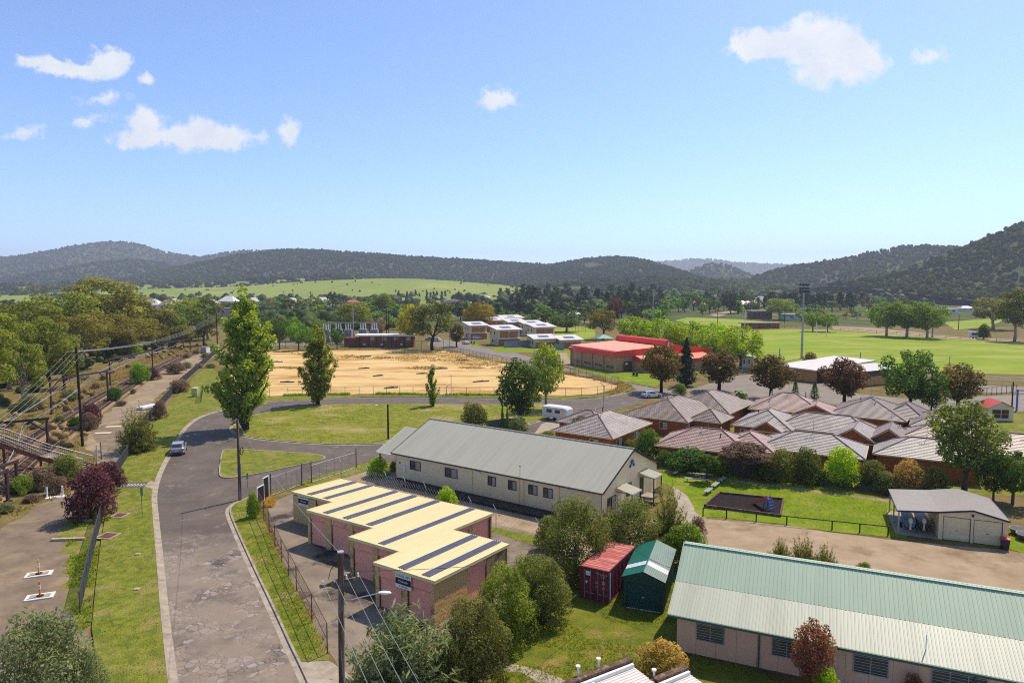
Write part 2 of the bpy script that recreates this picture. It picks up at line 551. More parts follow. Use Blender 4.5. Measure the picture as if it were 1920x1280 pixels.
def asphalt(name, base, alt, cracks):
    m = bpy.data.materials.new(name)
    m.use_nodes = True
    n, l = m.node_tree.nodes, m.node_tree.links
    b = n['Principled BSDF']
    b.inputs['Roughness'].default_value = .82
    b.inputs['Specular IOR Level'].default_value = .3
    tcn = n.new('ShaderNodeTexCoord'); src = tcn.outputs['Object']

    def noise(s, d=8, r=.65, v=None):
        z = n.new('ShaderNodeTexNoise'); z.inputs['Scale'].default_value = s; z.inputs['Detail'].default_value = d
        z.inputs['Roughness'].default_value = r
        l.new(v or src, z.inputs['Vector']); return z

    def rng(o, a, c, lo=0., hi=1.):
        r = n.new('ShaderNodeMapRange'); r.inputs[1].default_value, r.inputs[2].default_value = a, c
        r.inputs[3].default_value, r.inputs[4].default_value = lo, hi
        l.new(o, r.inputs[0]); return r.outputs[0]

    def mix(f, a, c):
        x = n.new('ShaderNodeMix'); x.data_type = 'RGBA'
        l.new(f, x.inputs[0])
        for i, v in ((6, a), (7, c)):
            if isinstance(v, tuple):
                x.inputs[i].default_value = v
            else:
                l.new(v, x.inputs[i])
        return x.outputs[2]

    def mul(a, c):
        q = n.new('ShaderNodeMath'); q.operation = 'MULTIPLY'; l.new(a, q.inputs[0])
        if isinstance(c, float):
            q.inputs[1].default_value = c
        else:
            l.new(c, q.inputs[1])
        return q.outputs[0]
    col = mix(rng(noise(.22).outputs['Fac'], .35, .65), base, alt)
    mp = n.new('ShaderNodeMapping'); mp.inputs['Rotation'].default_value = (0, 0, R(-16)); mp.inputs['Scale'].default_value = (1, .14, 1)
    l.new(src, mp.inputs['Vector'])
    st = noise(.9, 6, .6, mp.outputs[0])
    col = mix(mul(rng(st.outputs['Fac'], .5, .68), .55), col, tuple(c * .55 for c in base[:3]) + (1,))
    fine = noise(22, 3)
    col = mix(mul(rng(fine.outputs['Fac'], .5, .75), .5), col, tuple(min(1, c * 1.9) for c in base[:3]) + (1,))
    h = fine.outputs['Fac']
    if cracks:
        zw = noise(1.2, 4)
        va = n.new('ShaderNodeVectorMath'); va.operation = 'MULTIPLY_ADD'
        l.new(zw.outputs['Color'], va.inputs[0]); va.inputs[1].default_value = (.5, .5, 0); l.new(src, va.inputs[2])
        vo = n.new('ShaderNodeTexVoronoi'); vo.feature = 'DISTANCE_TO_EDGE'; vo.inputs['Scale'].default_value = 1.9
        l.new(va.outputs[0], vo.inputs['Vector'])
        vc = n.new('ShaderNodeTexVoronoi'); vc.feature = 'F1'; vc.inputs['Scale'].default_value = 1.9
        l.new(va.outputs[0], vc.inputs['Vector'])
        # only where the seal has broken up: the near length of the road, in patches
        sp = n.new('ShaderNodeSeparateXYZ'); l.new(src, sp.inputs[0])
        near = rng(sp.outputs['Y'], 66., 58.)
        patch = mul(rng(noise(.35, 7).outputs['Fac'], .46, .55), near)
        sc = n.new('ShaderNodeSeparateColor'); l.new(vc.outputs['Color'], sc.inputs[0])
        col = mix(mul(mul(patch, rng(sc.outputs[0], .35, .9)), .85), col, L(196, 184, 182, K))
        col = mix(mul(mul(patch, rng(sc.outputs[1], .9, .95)), .4), col, L(196, 160, 138, K))
        line = mul(rng(vo.outputs[0], .085, .02), patch)
        col = mix(mul(line, .9), col, (.018, .016, .016, 1))
        hb = n.new('ShaderNodeMath'); hb.operation = 'MULTIPLY_ADD'; l.new(line, hb.inputs[0]); hb.inputs[1].default_value = -1.5
        l.new(h, hb.inputs[2]); h = hb.outputs[0]
        col = mix(mul(mul(near, rng(noise(.3, 7).outputs['Fac'], .3, .55)), .75), col, L(166, 148, 128, K))
    # pale scuffs
    col = mix(mul(rng(noise(.5, 9, .7).outputs['Fac'], .58, .7), .7), col, L(176, 166, 162, K))
    l.new(col, b.inputs['Base Color'])
    bp = n.new('ShaderNodeBump'); bp.inputs['Strength'].default_value = .6; bp.inputs['Distance'].default_value = .03
    l.new(h, bp.inputs['Height']); l.new(bp.outputs[0], b.inputs['Normal'])
    MATS[name] = m
    return m


M_road = asphalt('road_asphalt', L(120, 106, 92, K), L(94, 84, 74, K), True)
M_road2 = asphalt('old_asphalt', L(152, 138, 122, K), L(128, 116, 102, K), False)
M_yardc = mat('stained_concrete', L(164, 148, 126, K), L(132, 117, 99, K), scale=.35, rough=.9, bump=.4, bscale=8, c3=L(70, 62, 60, K), s3=.22, t3=(.52, .62), spec=.25, detail=10)


def P(pts, z=0.0):
    """photo pixels on the ground to plan points"""
    return [tuple(G(x, y, z)[:2]) for x, y in pts]


def resample(poly, step, closed=True, jit=0.0, seed=0):
    rr = random.Random(seed)
    out = []
    n = len(poly)
    for i in range(n if closed else n - 1):
        a, b = Vector(poly[i]), Vector(poly[(i + 1) % n])
        k = max(1, int((b - a).length / step))
        d = (b - a).normalized() if (b - a).length > 1e-6 else Vector((1, 0))
        nn = Vector((-d.y, d.x))
        for j in range(k):
            p = a.lerp(b, j / k)
            out.append(tuple(p + nn * rr.uniform(-jit, jit)))
    if not closed:
        out.append(tuple(poly[-1]))
    return out


def smoothpoly(pts, closed=False, it=2):
    """corner cutting, for curved kerbs"""
    for _ in range(it):
        o = []
        n = len(pts)
        if not closed:
            o.append(pts[0])
        for i in range(n if closed else n - 1):
            a, b = Vector(pts[i]), Vector(pts[(i + 1) % n])
            o += [tuple(a.lerp(b, .25)), tuple(a.lerp(b, .75))]
        if not closed:
            o.append(pts[-1])
        pts = o
    return pts


def zone(name, poly, z, m, jit=.15, step=1.2, skirt=0.0, kind='structure', seed=1):
    pts = resample(poly, step, True, jit, seed)
    tris = tessellate_polygon([[Vector((x, y, 0)) for x, y in pts]])
    mb = MB()
    fs = []
    for t in tris:
        a, b, c = (Vector(pts[i]) for i in t)
        fs.append(tuple(t) if (b - a).cross(c - a) > 0 else (t[0], t[2], t[1]))
    mb.add([(x, y, z) for x, y in pts], fs)
    if skirt:
        n = len(pts)
        mb.add([(x, y, z) for x, y in pts] + [(x, y, z - skirt) for x, y in pts], [(i, (i + 1) % n, n + (i + 1) % n, n + i) for i in range(n)])
    return struct(mb.build(name, m), kind)


def offs(pts, d):
    o = []
    n = len(pts)
    for i in range(n):
        a, b = Vector(pts[max(i - 1, 0)]), Vector(pts[min(i + 1, n - 1)])
        t = (b - a).normalized()
        o.append((pts[i][0] - t.y * d, pts[i][1] + t.x * d))
    return o


def kerb(name, pts, side=1, h=.14, gutter=.42, closed=False):
    """concrete kerb and gutter along pts; the gutter lies to the -side of the line"""
    if closed:
        pts = pts + [pts[0], pts[1]]
    prof = [(-gutter, .022), (-.02, .026), (0, h), (.16, h + .004), (.17, 0)]
    rows = [[(x, y, z) for x, y in offs(pts, o * side)] for o, z in prof]
    mb = MB()
    n = len(pts)
    for r0, r1 in zip(rows, rows[1:]):
        for i in range(n - 1):
            q = (r0[i], r0[i + 1], r1[i + 1], r1[i])
            mb.quad(*(q if side < 0 else q[::-1]))
    return struct(mb.build(name, M_conc))


# the ground sheet reaching the horizon
mb = MB()
mb.quad((-14000, -200, -.006), (14000, -200, -.006), (14000, 420, -.006), (-14000, 420, -.006))
mb.quad((-14000, 420, -.006), (14000, 420, -.006), (14000, 16000, -.006), (-14000, 16000, -.006), 1)
struct(mb.build('ground', [M_dry, M_far]))

kl = P([(322, 1300), (305, 1150), (297, 1050), (289, 965), (286, 925), (299, 884), (318, 850), (335, 818), (352, 796), (377, 780), (420, 768), (455, 760),
        (510, 753), (600, 748), (700, 745), (800, 745), (900, 747), (1000, 749), (1060, 750), (1130, 746), (1172, 736)])
kr = P([(500, 922), (470, 932), (440, 944), (429, 955), (433, 972), (470, 1055), (510, 1138), (545, 1215), (560, 1245), (585, 1300)])
kls, krs = smoothpoly(kl), smoothpoly(kr)
far_r = P([(1195, 730), (1215, 750), (1175, 763), (1100, 783), (1040, 797), (1000, 808), (900, 832), (800, 852), (735, 865), (700, 862), (650, 876), (600, 890), (560, 905)])
zone('road', kls + far_r + krs, .016, M_road, 0, 50)
kerb('kerb', kls, 1)
kerb('kerb', krs, 1)
up = P([(815, 634), (860, 641), (890, 648), (925, 655), (965, 661), (985, 667), (1010, 673), (1060, 690), (1075, 697), (1150, 712), (1200, 723), (1225, 727)])
lowr = P([(1228, 742), (1195, 732), (1187, 725), (1160, 717), (1100, 705), (1000, 689), (940, 677), (880, 664), (840, 654), (800, 646)])
zone('road', up + lowr, .020, M_road2, 0, 50)
kerb('kerb', up[4:], 1, gutter=.3)
zone('road', P([(1000, 655.5), (1075, 656.5), (1075, 660), (960, 661), (925, 655)]), .024, M_road2, 0, 50)
zone('road', P([(1205, 742), (1226, 728), (1300, 728), (1375, 705), (1425, 700), (1440, 722), (1560, 716), (1610, 738), (1700, 748), (1960, 738), (1960, 772), (1700, 768), (1540, 756), (1400, 752), (1290, 752)]), .012, M_road2, 0, 50)
zone('car_park', P([(1800, 721), (1960, 727), (1960, 738), (1800, 735)]), .026, M_road2, 0, 50)

# traffic islands
isl = smoothpoly(P([(441, 796), (433, 803), (440, 813), (470, 821), (520, 827), (600, 833), (680, 834), (760, 830), (850, 820), (950, 805), (1030, 785), (1060, 770), (1065, 760), (1000, 757), (900, 759), (800, 758), (700, 757), (610, 759), (550, 764), (500, 772), (462, 783)]), True)
zone('island_lawn', isl, .135, M_island, .03, 2, .1)
kerb('kerb', isl, 1, closed=True)
tri = smoothpoly(P([(412, 888), (417, 848), (424, 842), (500, 846), (590, 852), (611, 857), (602, 863), (560, 872), (490, 887), (440, 896), (416, 896)]), True)
zone('island_lawn', tri, .136, M_verge, .03, 2, .1, seed=4)
kerb('kerb', tri, 1, closed=True)

# verges
kleft = [p for p in kls]
wv_ = P([(188, 1300), (172, 1180), (180, 1100), (190, 1010), (205, 930), (221, 885), (250, 840), (285, 800), (330, 745), (372, 700), (395, 685)])
zone('verge_lawn', offs(kls, .16)[:-26] + P([(500, 747), (470, 745), (425, 730)]) + wv_[::-1], .132, M_verge, .02, 3, .1, seed=5)
zone('verge_lawn', P([(500, 752.4), (600, 747), (700, 744), (800, 744), (900, 746), (1000, 748), (1060, 749), (1130, 744), (1180, 733), (1190, 727), (1160, 724), (1155, 731), (1120, 741), (1060, 743.5), (900, 741.5), (700, 739.5), (510, 743.5), (470, 747)]), .13, M_verge, .2, 2, .1, seed=6)
rv = P([(478, 934), (487, 955), (505, 1000), (528, 1055), (556, 1110), (585, 1168), (618, 1232), (616, 1240), (562, 1244)])
zone('verge_lawn', offs(krs, .16)[6:-6] + rv[::-1], .133, M_verge, .02, 2, .1, seed=7)
zone('footpath', P([(562, 1244), (617, 1241), (700, 1300), (588, 1300)]), .13, M_conc, .02, 2, .1)
zone('verge_lawn', P([(560, 906), (600, 893), (655, 878), (690, 868), (735, 868), (735, 890), (690, 888), (700, 880), (640, 897), (580, 912)]), .05, M_verge, .1, 1, .05, seed=8)
zone('verge_lawn', P([(880, 651), (905, 648), (930, 655), (925, 660), (1000, 660.5), (1058, 660), (1058, 668), (1075, 690), (1150, 712), (1230, 725), (1240, 716), (1240, 700), (1060, 655), (925, 651), (890, 644)]), .03, M_lawn, .1, 2, 0, seed=9)
zone('gravel_lot', P([(1030, 661), (1062, 661), (1075, 690), (1050, 684)]), .036, M_gravel, .2, 2)

# storage yard, drives, lawns
zone('yard_slab', P([(500, 945), (580, 915), (640, 892), (700, 900), (830, 945), (1060, 1010), (1060, 1060), (900, 1180), (760, 1260), (640, 1262), (605, 1205), (560, 1115), (520, 1035)]), .009, M_yardc, .1, 2)
zone('gravel_drive', P([(600, 893), (690, 868), (740, 885), (880, 930), (1000, 965), (1150, 1010), (1240, 960), (1310, 940), (1325, 972), (1480, 986), (1660, 1012), (1780, 1020), (1960, 1040), (1960, 1130), (1600, 1090), (1300, 1040), (1180, 1090), (1090, 1060), (1010, 1000), (940, 985), (800, 935), (690, 903), (640, 910)]), .013, M_gravel, .3, 1.5)
zone('grass_strip', P([(905, 985), (960, 994), (1010, 1006), (1060, 1010), (1060, 1030), (1000, 1022), (925, 998)]), .018, M_verge, .1, 1, seed=10)
zone('park_lawn', P([(1235, 870), (1290, 878), (1400, 895), (1500, 905), (1640, 930), (1700, 950), (1700, 1010), (1560, 996), (1470, 983), (1360, 970), (1318, 970), (1295, 960), (1275, 920), (1240, 905)]), .019, M_lawn, .15, 1, seed=11)
zone('path', P([(1262, 912), (1290, 930), (1303, 958), (1320, 972), (1290, 985), (1270, 960)]), .023, M_conc, .1, 1)
zone('dirt_path', P([(1242, 880), (1300, 889), (1400, 903), (1500, 914), (1600, 928), (1672, 938), (1672, 942), (1600, 932), (1500, 918.5), (1400, 906), (1300, 892), (1242, 883)]), .024, M_gravel, .12, .6)
zone('park_lawn', P([(1895, 985), (1990, 1000), (1990, 1060), (1890, 1028)]), .021, M_lawn, .1, 1, seed=12)
zone('yard_lawn', P([(960, 1190), (1000, 1150), (1080, 1100), (1160, 1080), (1290, 1090), (1290, 1210), (1500, 1290), (1500, 1330), (860, 1330), (940, 1260)]), .017, M_yard, .2, 1, seed=13)
zone('footpath', P([(930, 1240), (985, 1249), (1050, 1270), (1090, 1292), (1050, 1300), (980, 1262), (925, 1256)]), .023, M_conc, .05, 1)
zone('house_gardens', P([(1040, 800), (1180, 768), (1290, 752), (1400, 752), (1540, 757), (1700, 770), (1960, 774), (1960, 930), (1640, 925), (1400, 893), (1235, 868), (1100, 845)]), .007, M_verge, .2, 3, seed=14)
zone('driveway', P([(1000, 815), (1060, 800), (1075, 790), (1040, 786), (1015, 795)]), .022, M_conc, .05, 2)

# sand lot
sand = P([(432, 700), (470, 664), (515, 656), (650, 656.5), (790, 656.5), (835, 658), (880, 668), (940, 681), (1000, 692.5), (1100, 708.5), (1150, 718), (1163, 723), (1150, 731), (1110, 739.5), (1060, 742), (900, 740), (700, 738), (510, 742), (450, 742)])
zone('sand_lot', sand, .026, M_sand, .4, 1.5)
WEEDS = [(640, 668, 60, 4), (700, 671, 40, 3), (790, 663, 50, 3), (770, 672, 48, 6), (845, 666, 50, 7), (860, 675, 60, 5), (900, 682, 50, 5), (960, 690, 40, 3), (580, 664, 40, 3), (800, 690, 40, 3), (540, 690, 30, 2), (930, 675, 40, 4), (880, 690, 30, 2)]
for k, (x, y, w, h) in enumerate(WEEDS):
    zone('weed_patch', P([(x + w * math.cos(t) * (.7 + .3 * math.sin(3 * t + k)), y + h * math.sin(t) * (.75 + .25 * math.cos(2 * t + k))) for t in np.linspace(0, 2 * math.pi, 20)[:-1]]), .030 + .001 * k, M_weed, .8, 1.0, 0, 'stuff', k)

# left side: gravel access path, dirt track, railway
zone('gravel_path', P([(205, 930), (186, 1000), (182, 1060), (168, 1180), (150, 1300), (-160, 1300), (-110, 1160), (-60, 1060), (0, 990), (60, 955), (125, 925), (170, 900)]), .008, M_greyg, .4, 1.2)
zone('fence_grass', P([(208, 925), (192, 1000), (176, 1100), (168, 1180), (135, 1180), (122, 1120), (125, 1040), (115, 1000), (150, 950), (185, 930)]), .014, M_verge, .5, .8, 0, seed=15)
zone('dirt_track', P([(160, 835), (168, 800), (200, 775), (240, 742), (290, 706), (340, 677), (390, 659), (425, 652), (425, 657), (395, 672), (350, 700), (310, 730), (280, 760), (250, 800), (225, 835), (232, 862), (185, 868)]), .010, M_track, .4, 1.5)
zone('track_slab', P([(168, 812), (190, 797), (232, 793), (228, 845), (190, 842)]), .018, M_greyg, .3, 1.5)
zone('cutting_grass', P([(-300, 1000), (-100, 880), (0, 790), (80, 735), (180, 695), (330, 655), (395, 645), (400, 655), (300, 690), (180, 780), (150, 840), (130, 925), (40, 960), (-60, 1060), (-110, 1160)]), .004, M_dry, .5, 2, seed=16)

# oval and fields
zone('oval_field', P([(1395, 622), (1450, 616), (1560, 618.5), (1700, 629), (1800, 637), (1990, 646), (1990, 703), (1800, 699), (1600, 697), (1450, 694), (1400, 690)]), .01, M_oval, .5, 8, 0, seed=17)
zone('playing_field', P([(1265, 600), (1290, 595), (1380, 598), (1440, 604), (1420, 612), (1300, 610)]), .01, M_oval, .5, 8, 0, seed=18)
zone('playing_field', P([(1038, 615), (1090, 612), (1115, 618), (1118, 630), (1100, 636), (1040, 633)]), .01, M_oval, .5, 6, 0, seed=19)
zone('dirt_road', P([(1560, 611.5), (1640, 615), (1720, 623), (1800, 631), (1990, 639), (1990, 646), (1800, 636), (1700, 628.4), (1560, 617)]), .008, M_gravel, .5, 8)
zone('dirt_road', P([(1330, 590), (1400, 575), (1432, 571), (1436, 573), (1400, 579), (1345, 594)]), .012, M_gravel, .5, 8)
zone('bank_lawn', P([(1770, 604), (1870, 596), (1880, 600), (1860, 612), (1790, 618)]), .012, M_oval, .5, 8, seed=20)
zone('street', P([(500, 640), (640, 642), (640, 646), (500, 648)]), .008, M_road2, .2, 8)


# ------------------------------------------------------------------ hills: real ridges at their distances
def vnoise(x, y, seed=0):
    """smooth value noise on arrays"""
    def h(i, j):
        n = (i * 374761393 + j * 668265263 + seed * 974634777) & 0x7fffffff
        n = ((n ^ (n >> 13)) * 1274126177) & 0x7fffffff
        return ((n ^ (n >> 16)) & 0xffff) / 65535.0
    xi, yi = np.floor(x).astype(np.int64), np.floor(y).astype(np.int64)
    u, v = x - xi, y - yi
    u, v = u * u * (3 - 2 * u), v * v * (3 - 2 * v)
    return (h(xi, yi) * (1 - u) + h(xi + 1, yi) * u) * (1 - v) + (h(xi, yi + 1) * (1 - u) + h(xi + 1, yi + 1) * u) * v


M_hill = mat('wooded_slope', L(92, 98, 58, K), L(72, 80, 50, K), scale=.02, rough=.95, spec=.03)
M_wood = leafmat('far_forest_leaf', L(42, 60, 30, .55), L(92, 102, 58, .6), .35, (1.1, 1.1, .8), None, 0.0)
M_wood2 = leafmat('near_forest_leaf', L(44, 66, 24, .55), L(110, 118, 54, .6), .35, (1.1, 1.1, .7), None, 0.0)
ICO_V = None


def icosa():
    t = (1 + 5 ** .5) / 2
    v = np.array([(-1, t, 0), (1, t, 0), (-1, -t, 0), (1, -t, 0), (0, -1, t), (0, 1, t), (0, -1, -t), (0, 1, -t), (t, 0, -1), (t, 0, 1), (-t, 0, -1), (-t, 0, 1)], float)
    f = np.array([(0, 11, 5), (0, 5, 1), (0, 1, 7), (0, 7, 10), (0, 10, 11), (1, 5, 9), (5, 11, 4), (11, 10, 2), (10, 7, 6), (7, 1, 8), (3, 9, 4), (3, 4, 2), (3, 2, 6), (3, 6, 8), (3, 8, 9), (4, 9, 5), (2, 4, 11), (6, 2, 10), (8, 6, 7), (9, 8, 1)])
    return v / np.linalg.norm(v[0]), f


def subdiv(v, f):
    v = list(map(tuple, v)); c = {}; o = []

    def m(a, b):
        k = (min(a, b), max(a, b))
        if k not in c:
            p = np.array(v[a]) + np.array(v[b]); c[k] = len(v); v.append(tuple(p / np.linalg.norm(p)))
        return c[k]
    for a, b, d in f:
        x, y, z = m(a, b), m(b, d), m(d, a)
        o += [(a, x, z), (x, b, y), (z, y, d), (x, y, z)]
    return np.array(v), np.array(o)


def ridge(crest, D, wf, wb, seed, tree=None, ntree=0, m=M_hill, wname='forest', mw=None, power=1.0, thin=0.0, gully=.10, fine=False):
    cx = np.array([c[0] for c in crest], float); cy = np.array([c[1] for c in crest], float)
    nx = max(24, int((cx[-1] - cx[0]) / 7)); nt = 26
    rs = np.random.RandomState(seed)

    def surf(px, t):
        """t: -1 front foot, 0 crest, 1 back foot"""
        k = np.interp(px, cx, cy)
        g = np.array([tang(1.0 * a, 1.0 * b) for a, b in zip(px.ravel(), k.ravel())]).reshape(px.shape + (2,))
        X = g[..., 0] * D
        zc = CH + g[..., 1] * D
        Y = D + np.where(t < 0, t * wf, t * wb)
        s = 1 - np.abs(t)
        s = np.clip(s, 0, 1) ** power
        s = s * s * (3 - 2 * s) * .55 + s * .45
        gl = vnoise(X / (wf * .28) + 50, Y / (wf * .5) + 9, seed) - .5
        gl2 = vnoise(X / (wf * .1) + 20, Y / (wf * .2) + 3, seed + 5) - .5
        z = zc * s * (1 + (gl * gully * 4 + gl2 * gully * 1.2) * (1 - s) * s * 4)
        return X + gl * wf * .05, Y, np.maximum(z, -.3)
    px, t = np.meshgrid(np.linspace(cx[0], cx[-1], nx), np.linspace(-1, 1, nt))
    X, Y, Z = surf(px, t)
    V = np.stack([X, Y, Z], -1).reshape(-1, 3)
    i = np.arange(nt - 1)[:, None] * nx + np.arange(nx - 1)[None, :]
    F = np.stack([i, i + 1, i + 1 + nx, i + nx], -1).reshape(-1, 4)
    struct(link('hill', npmesh('hill', V, F, m, smooth=True)))
    if ntree:
        p = rs.uniform(cx[0], cx[-1], ntree * 3); tt = rs.uniform(-1, .06, ntree * 3)
        x, y, z = surf(p, tt)
        cl = vnoise(x / (tree * 9), y / (tree * 16), seed + 11)
        keep = (cl > thin) & (z > .5)
        x, y, z = x[keep][:ntree], y[keep][:ntree], z[keep][:ntree]
        n = len(x)
        v, f = icosa()
        if fine:
            v, f = subdiv(v, f)
        nvv, nff = len(v), len(f)
        w = tree * rs.uniform(.55, 1.25, n); hh = w * rs.uniform(.6, 1.05, n)
        a = rs.uniform(0, 6.28, n)
        jit = rs.uniform(.58, 1.32, (n, nvv, 1))
        vv = v[None] * jit
        xr = vv[..., 0] * np.cos(a)[:, None] - vv[..., 1] * np.sin(a)[:, None]
        yr = vv[..., 0] * np.sin(a)[:, None] + vv[..., 1] * np.cos(a)[:, None]
        P_ = np.stack([x[:, None] + xr * w[:, None] * .5, y[:, None] + yr * w[:, None] * .5, z[:, None] + hh[:, None] * .45 + vv[..., 2] * hh[:, None] * .55], -1)
        FF = (f[None] + (np.arange(n) * nvv)[:, None, None]).reshape(-1, 3)
        big = vnoise(x / (tree * 25), y / (tree * 40), seed + 3)
        tone = np.repeat(np.clip(rs.normal(.12, .22, n) + big * .7, 0, 1), nff)
        tone = np.clip(tone + rs.normal(0, .12, len(tone)), 0, 1)
        o = link(wname, npmesh(wname, P_.reshape(-1, 3), FF, mw or M_wood, tone, smooth=not fine))
        o['kind'] = 'stuff'


ridge([(1180, 497), (1225, 492), (1260, 490), (1300, 487), (1340, 488), (1370, 493), (1430, 495), (1500, 498), (1560, 500), (1640, 503)], 8200, 1500, 1200, 1, 24, 3500, gully=.05)
ridge([(-420, 500), (-200, 492), (0, 484), (60, 482), (130, 470), (180, 458), (215, 454), (250, 457), (300, 470), (360, 481), (395, 483), (440, 473), (490, 470), (560, 474), (640, 480), (760, 500)], 4300, 1500, 900, 2, 13, 16000)
ridge([(-300, 516), (-100, 520), (40, 530), (80, 517), (140, 501), (200, 491), (250, 488), (300, 493), (350, 506), (430, 522), (520, 531)], 3100, 700, 500, 3, 11, 7000)
ridge([(180, 534), (280, 521), (330, 505), (400, 490), (450, 479), (520, 470), (600, 470), (650, 474), (700, 477), (780, 484), (850, 487), (950, 493), (1000, 496), (1040, 499), (1120, 506), (1220, 518), (1330, 531)], 2700, 800, 600, 4, 10, 18000)
ridge([(940, 520), (1000, 505), (1050, 495), (1100, 487), (1150, 484), (1190, 489), (1230, 502), (1270, 518), (1320, 530)], 2500, 800, 400, 5, 10, 8000, thin=.18)
ridge([(1215, 532), (1270, 523), (1310, 503), (1340, 495), (1370, 500), (1400, 515), (1440, 528), (1480, 533)], 3300, 500, 400, 6, 14, 1200)
ridge([(1360, 534), (1400, 528), (1450, 511), (1500, 499), (1560, 491), (1640, 476), (1690, 464), (1740, 465), (1770, 470), (1800, 473), (1860, 482), (1950, 490), (2150, 500)], 2100, 700, 500, 7, 12, 5200, mw=M_wood2)
ridge([(1560, 536), (1620, 530), (1700, 512), (1770, 483), (1800, 471), (1850, 449), (1900, 427), (1920, 420), (2000, 398), (2100, 372), (2300, 350)], 1250, 560, 500, 8, 8, 5200, mw=M_wood2, fine=True)
# the open grass hill in front of them
ridge([(60, 552), (160, 546), (240, 543), (330, 540), (420, 538), (480, 535), (520, 531), (600, 526), (700, 522), (780, 522), (860, 527), (930, 533), (985, 541), (1040, 552)], 1350, 480, 600, 9, 3.2, 170, m=M_paddock, power=.8, gully=.04, thin=.5, wname='hill_scrub')

ridge([(930, 543), (1000, 537), (1100, 527), (1200, 523), (1300, 524), (1400, 531), (1480, 540)], 1750, 420, 500, 10, 11, 3800, m=M_far, mw=M_wood2, thin=.28, gully=.05)
ridge([(-200, 545), (0, 536), (200, 533), (330, 531), (460, 527), (560, 522), (650, 519), (700, 524)], 1900, 260, 300, 11, 13, 800, m=M_paddock, mw=M_wood2, thin=.2, gully=.05, fine=True)
def flatwood(name, poly, n, size, m, seed, zs=(.7, 1.15)):
    rs = np.random.RandomState(seed)
    a = np.array(poly); lo, hi = a.min(0), a.max(0)
    x, y = rs.uniform(lo[0], hi[0], n * 6), rs.uniform(lo[1], hi[1], n * 6)
    r = np.zeros(len(x), bool)
    for i in range(len(poly)):
        x0, y0 = poly[i]; x1, y1 = poly[(i + 1) % len(poly)]
        r ^= ((y0 > y) != (y1 > y)) & (x < (x1 - x0) * (y - y0) / (y1 - y0 + 1e-12) + x0)
    r &= vnoise(x / 60, y / 90, seed) > .3
    x, y = x[r][:n], y[r][:n]
    n = len(x)
    v, f = subdiv(*icosa())
    w = size * rs.uniform(.5, 1.25, n); hh = w * rs.uniform(*zs, n); a = rs.uniform(0, 6.28, n)
    vv = v[None] * rs.uniform(.68, 1.25, (n, len(v), 1))
    P_ = np.stack([x[:, None] + vv[..., 0] * w[:, None] * .5, y[:, None] + vv[..., 1] * w[:, None] * .5, hh[:, None] * .5 + vv[..., 2] * hh[:, None] * .55], -1)
    FF = (f[None] + (np.arange(n) * len(v))[:, None, None]).reshape(-1, 3)
    tone = np.clip(np.repeat(rs.uniform(0, .8, n), len(f)) + rs.normal(.1, .16, n * len(f)), 0, 1)
    link(name, npmesh(name, P_.reshape(-1, 3), FF, m, tone))['kind'] = 'stuff'


M_wood3 = leafmat('town_wood_leaf', L(38, 56, 26, .6), L(98, 112, 44, .6), .3)
flatwood('town_woods', P([(-60, 562), (-60, 556), (440, 556), (760, 558), (960, 558), (960, 566), (760, 574), (440, 580), (200, 574)]), 1500, 12, M_wood3, 31)
flatwood('town_woods', P([(850, 590), (850, 572), (960, 558), (1250, 555), (1420, 556), (1440, 566), (1300, 574), (1240, 582), (1100, 590)]), 1100, 13, M_wood3, 32)
flatwood('town_woods', P([(1430, 566), (1450, 557), (1960, 555), (1960, 566), (1800, 571), (1640, 572)]), 1000, 12, M_wood3, 33)
flatwood('railway_woods', P([(-200, 680), (-200, 600), (100, 590), (300, 605), (400, 620), (398, 640), (300, 642), (200, 650), (60, 672)]), 260, 5.5, M_wood3, 34)
flatwood('dry_scrub', P([(-120, 960), (-40, 850), (0, 790), (80, 735), (180, 690), (330, 652), (395, 645), (400, 652), (300, 688), (240, 722), (180, 775), (150, 838), (135, 925), (40, 955)]), 140, 1.3, leafmat('scrub_leaf', L(120, 104, 62, .6), L(176, 152, 100, .66), .2), 36, (.5, .9))
flatwood('railway_scrub', P([(-200, 760), (-60, 690), (100, 670), (200, 655), (330, 640), (330, 652), (180, 690), (80, 732), (0, 785), (-100, 880)]), 170, 2.4, M_wood3, 37, (.6, 1))
flatwood('town_woods', P([(430, 630), (440, 596), (640, 592), (720, 596), (760, 600), (740, 618), (660, 618), (620, 630)]), 260, 8, M_wood3, 35)

# haze: the air between here and the hills
mb = MB()
mb.box(-9500, 9500, -160, 10500, -1.2, 560)
hz = mb.build('haze', bpy.data.materials.new('haze_air'))
hz['kind'] = 'stuff'
hm = hz.data.materials[0]
hm.use_nodes = True
hn = hm.node_tree.nodes
hn.clear()
ho = hn.new('ShaderNodeOutputMaterial')
hv = hn.new('ShaderNodeVolumePrincipled')
hv.inputs['Color'].default_value = (.8, .88, 1, 1)
hv.inputs['Density'].default_value = 0.00012
hv.inputs['Anisotropy'].default_value = 0.1
hm.node_tree.links.new(hv.outputs[0], ho.inputs['Volume'])
# ------------------------------------------------------------------ buildings
def frame_pt(o, a, s, t):
    return (o[0] + math.cos(a) * s - math.sin(a) * t, o[1] + math.sin(a) * s + math.cos(a) * t)


def along(o, a, px, z=1.8):
    """distance along a wall (origin o, heading a) of the point that shows at photo column px"""
    k = (px - 960) / 1280
    ex, ey = math.cos(a), math.sin(a)
    c = (CH - z) * math.sin(PITCH)
    q = math.cos(PITCH)
    return (k * (q * o[1] + c) - o[0]) / (ex - k * q * ey)


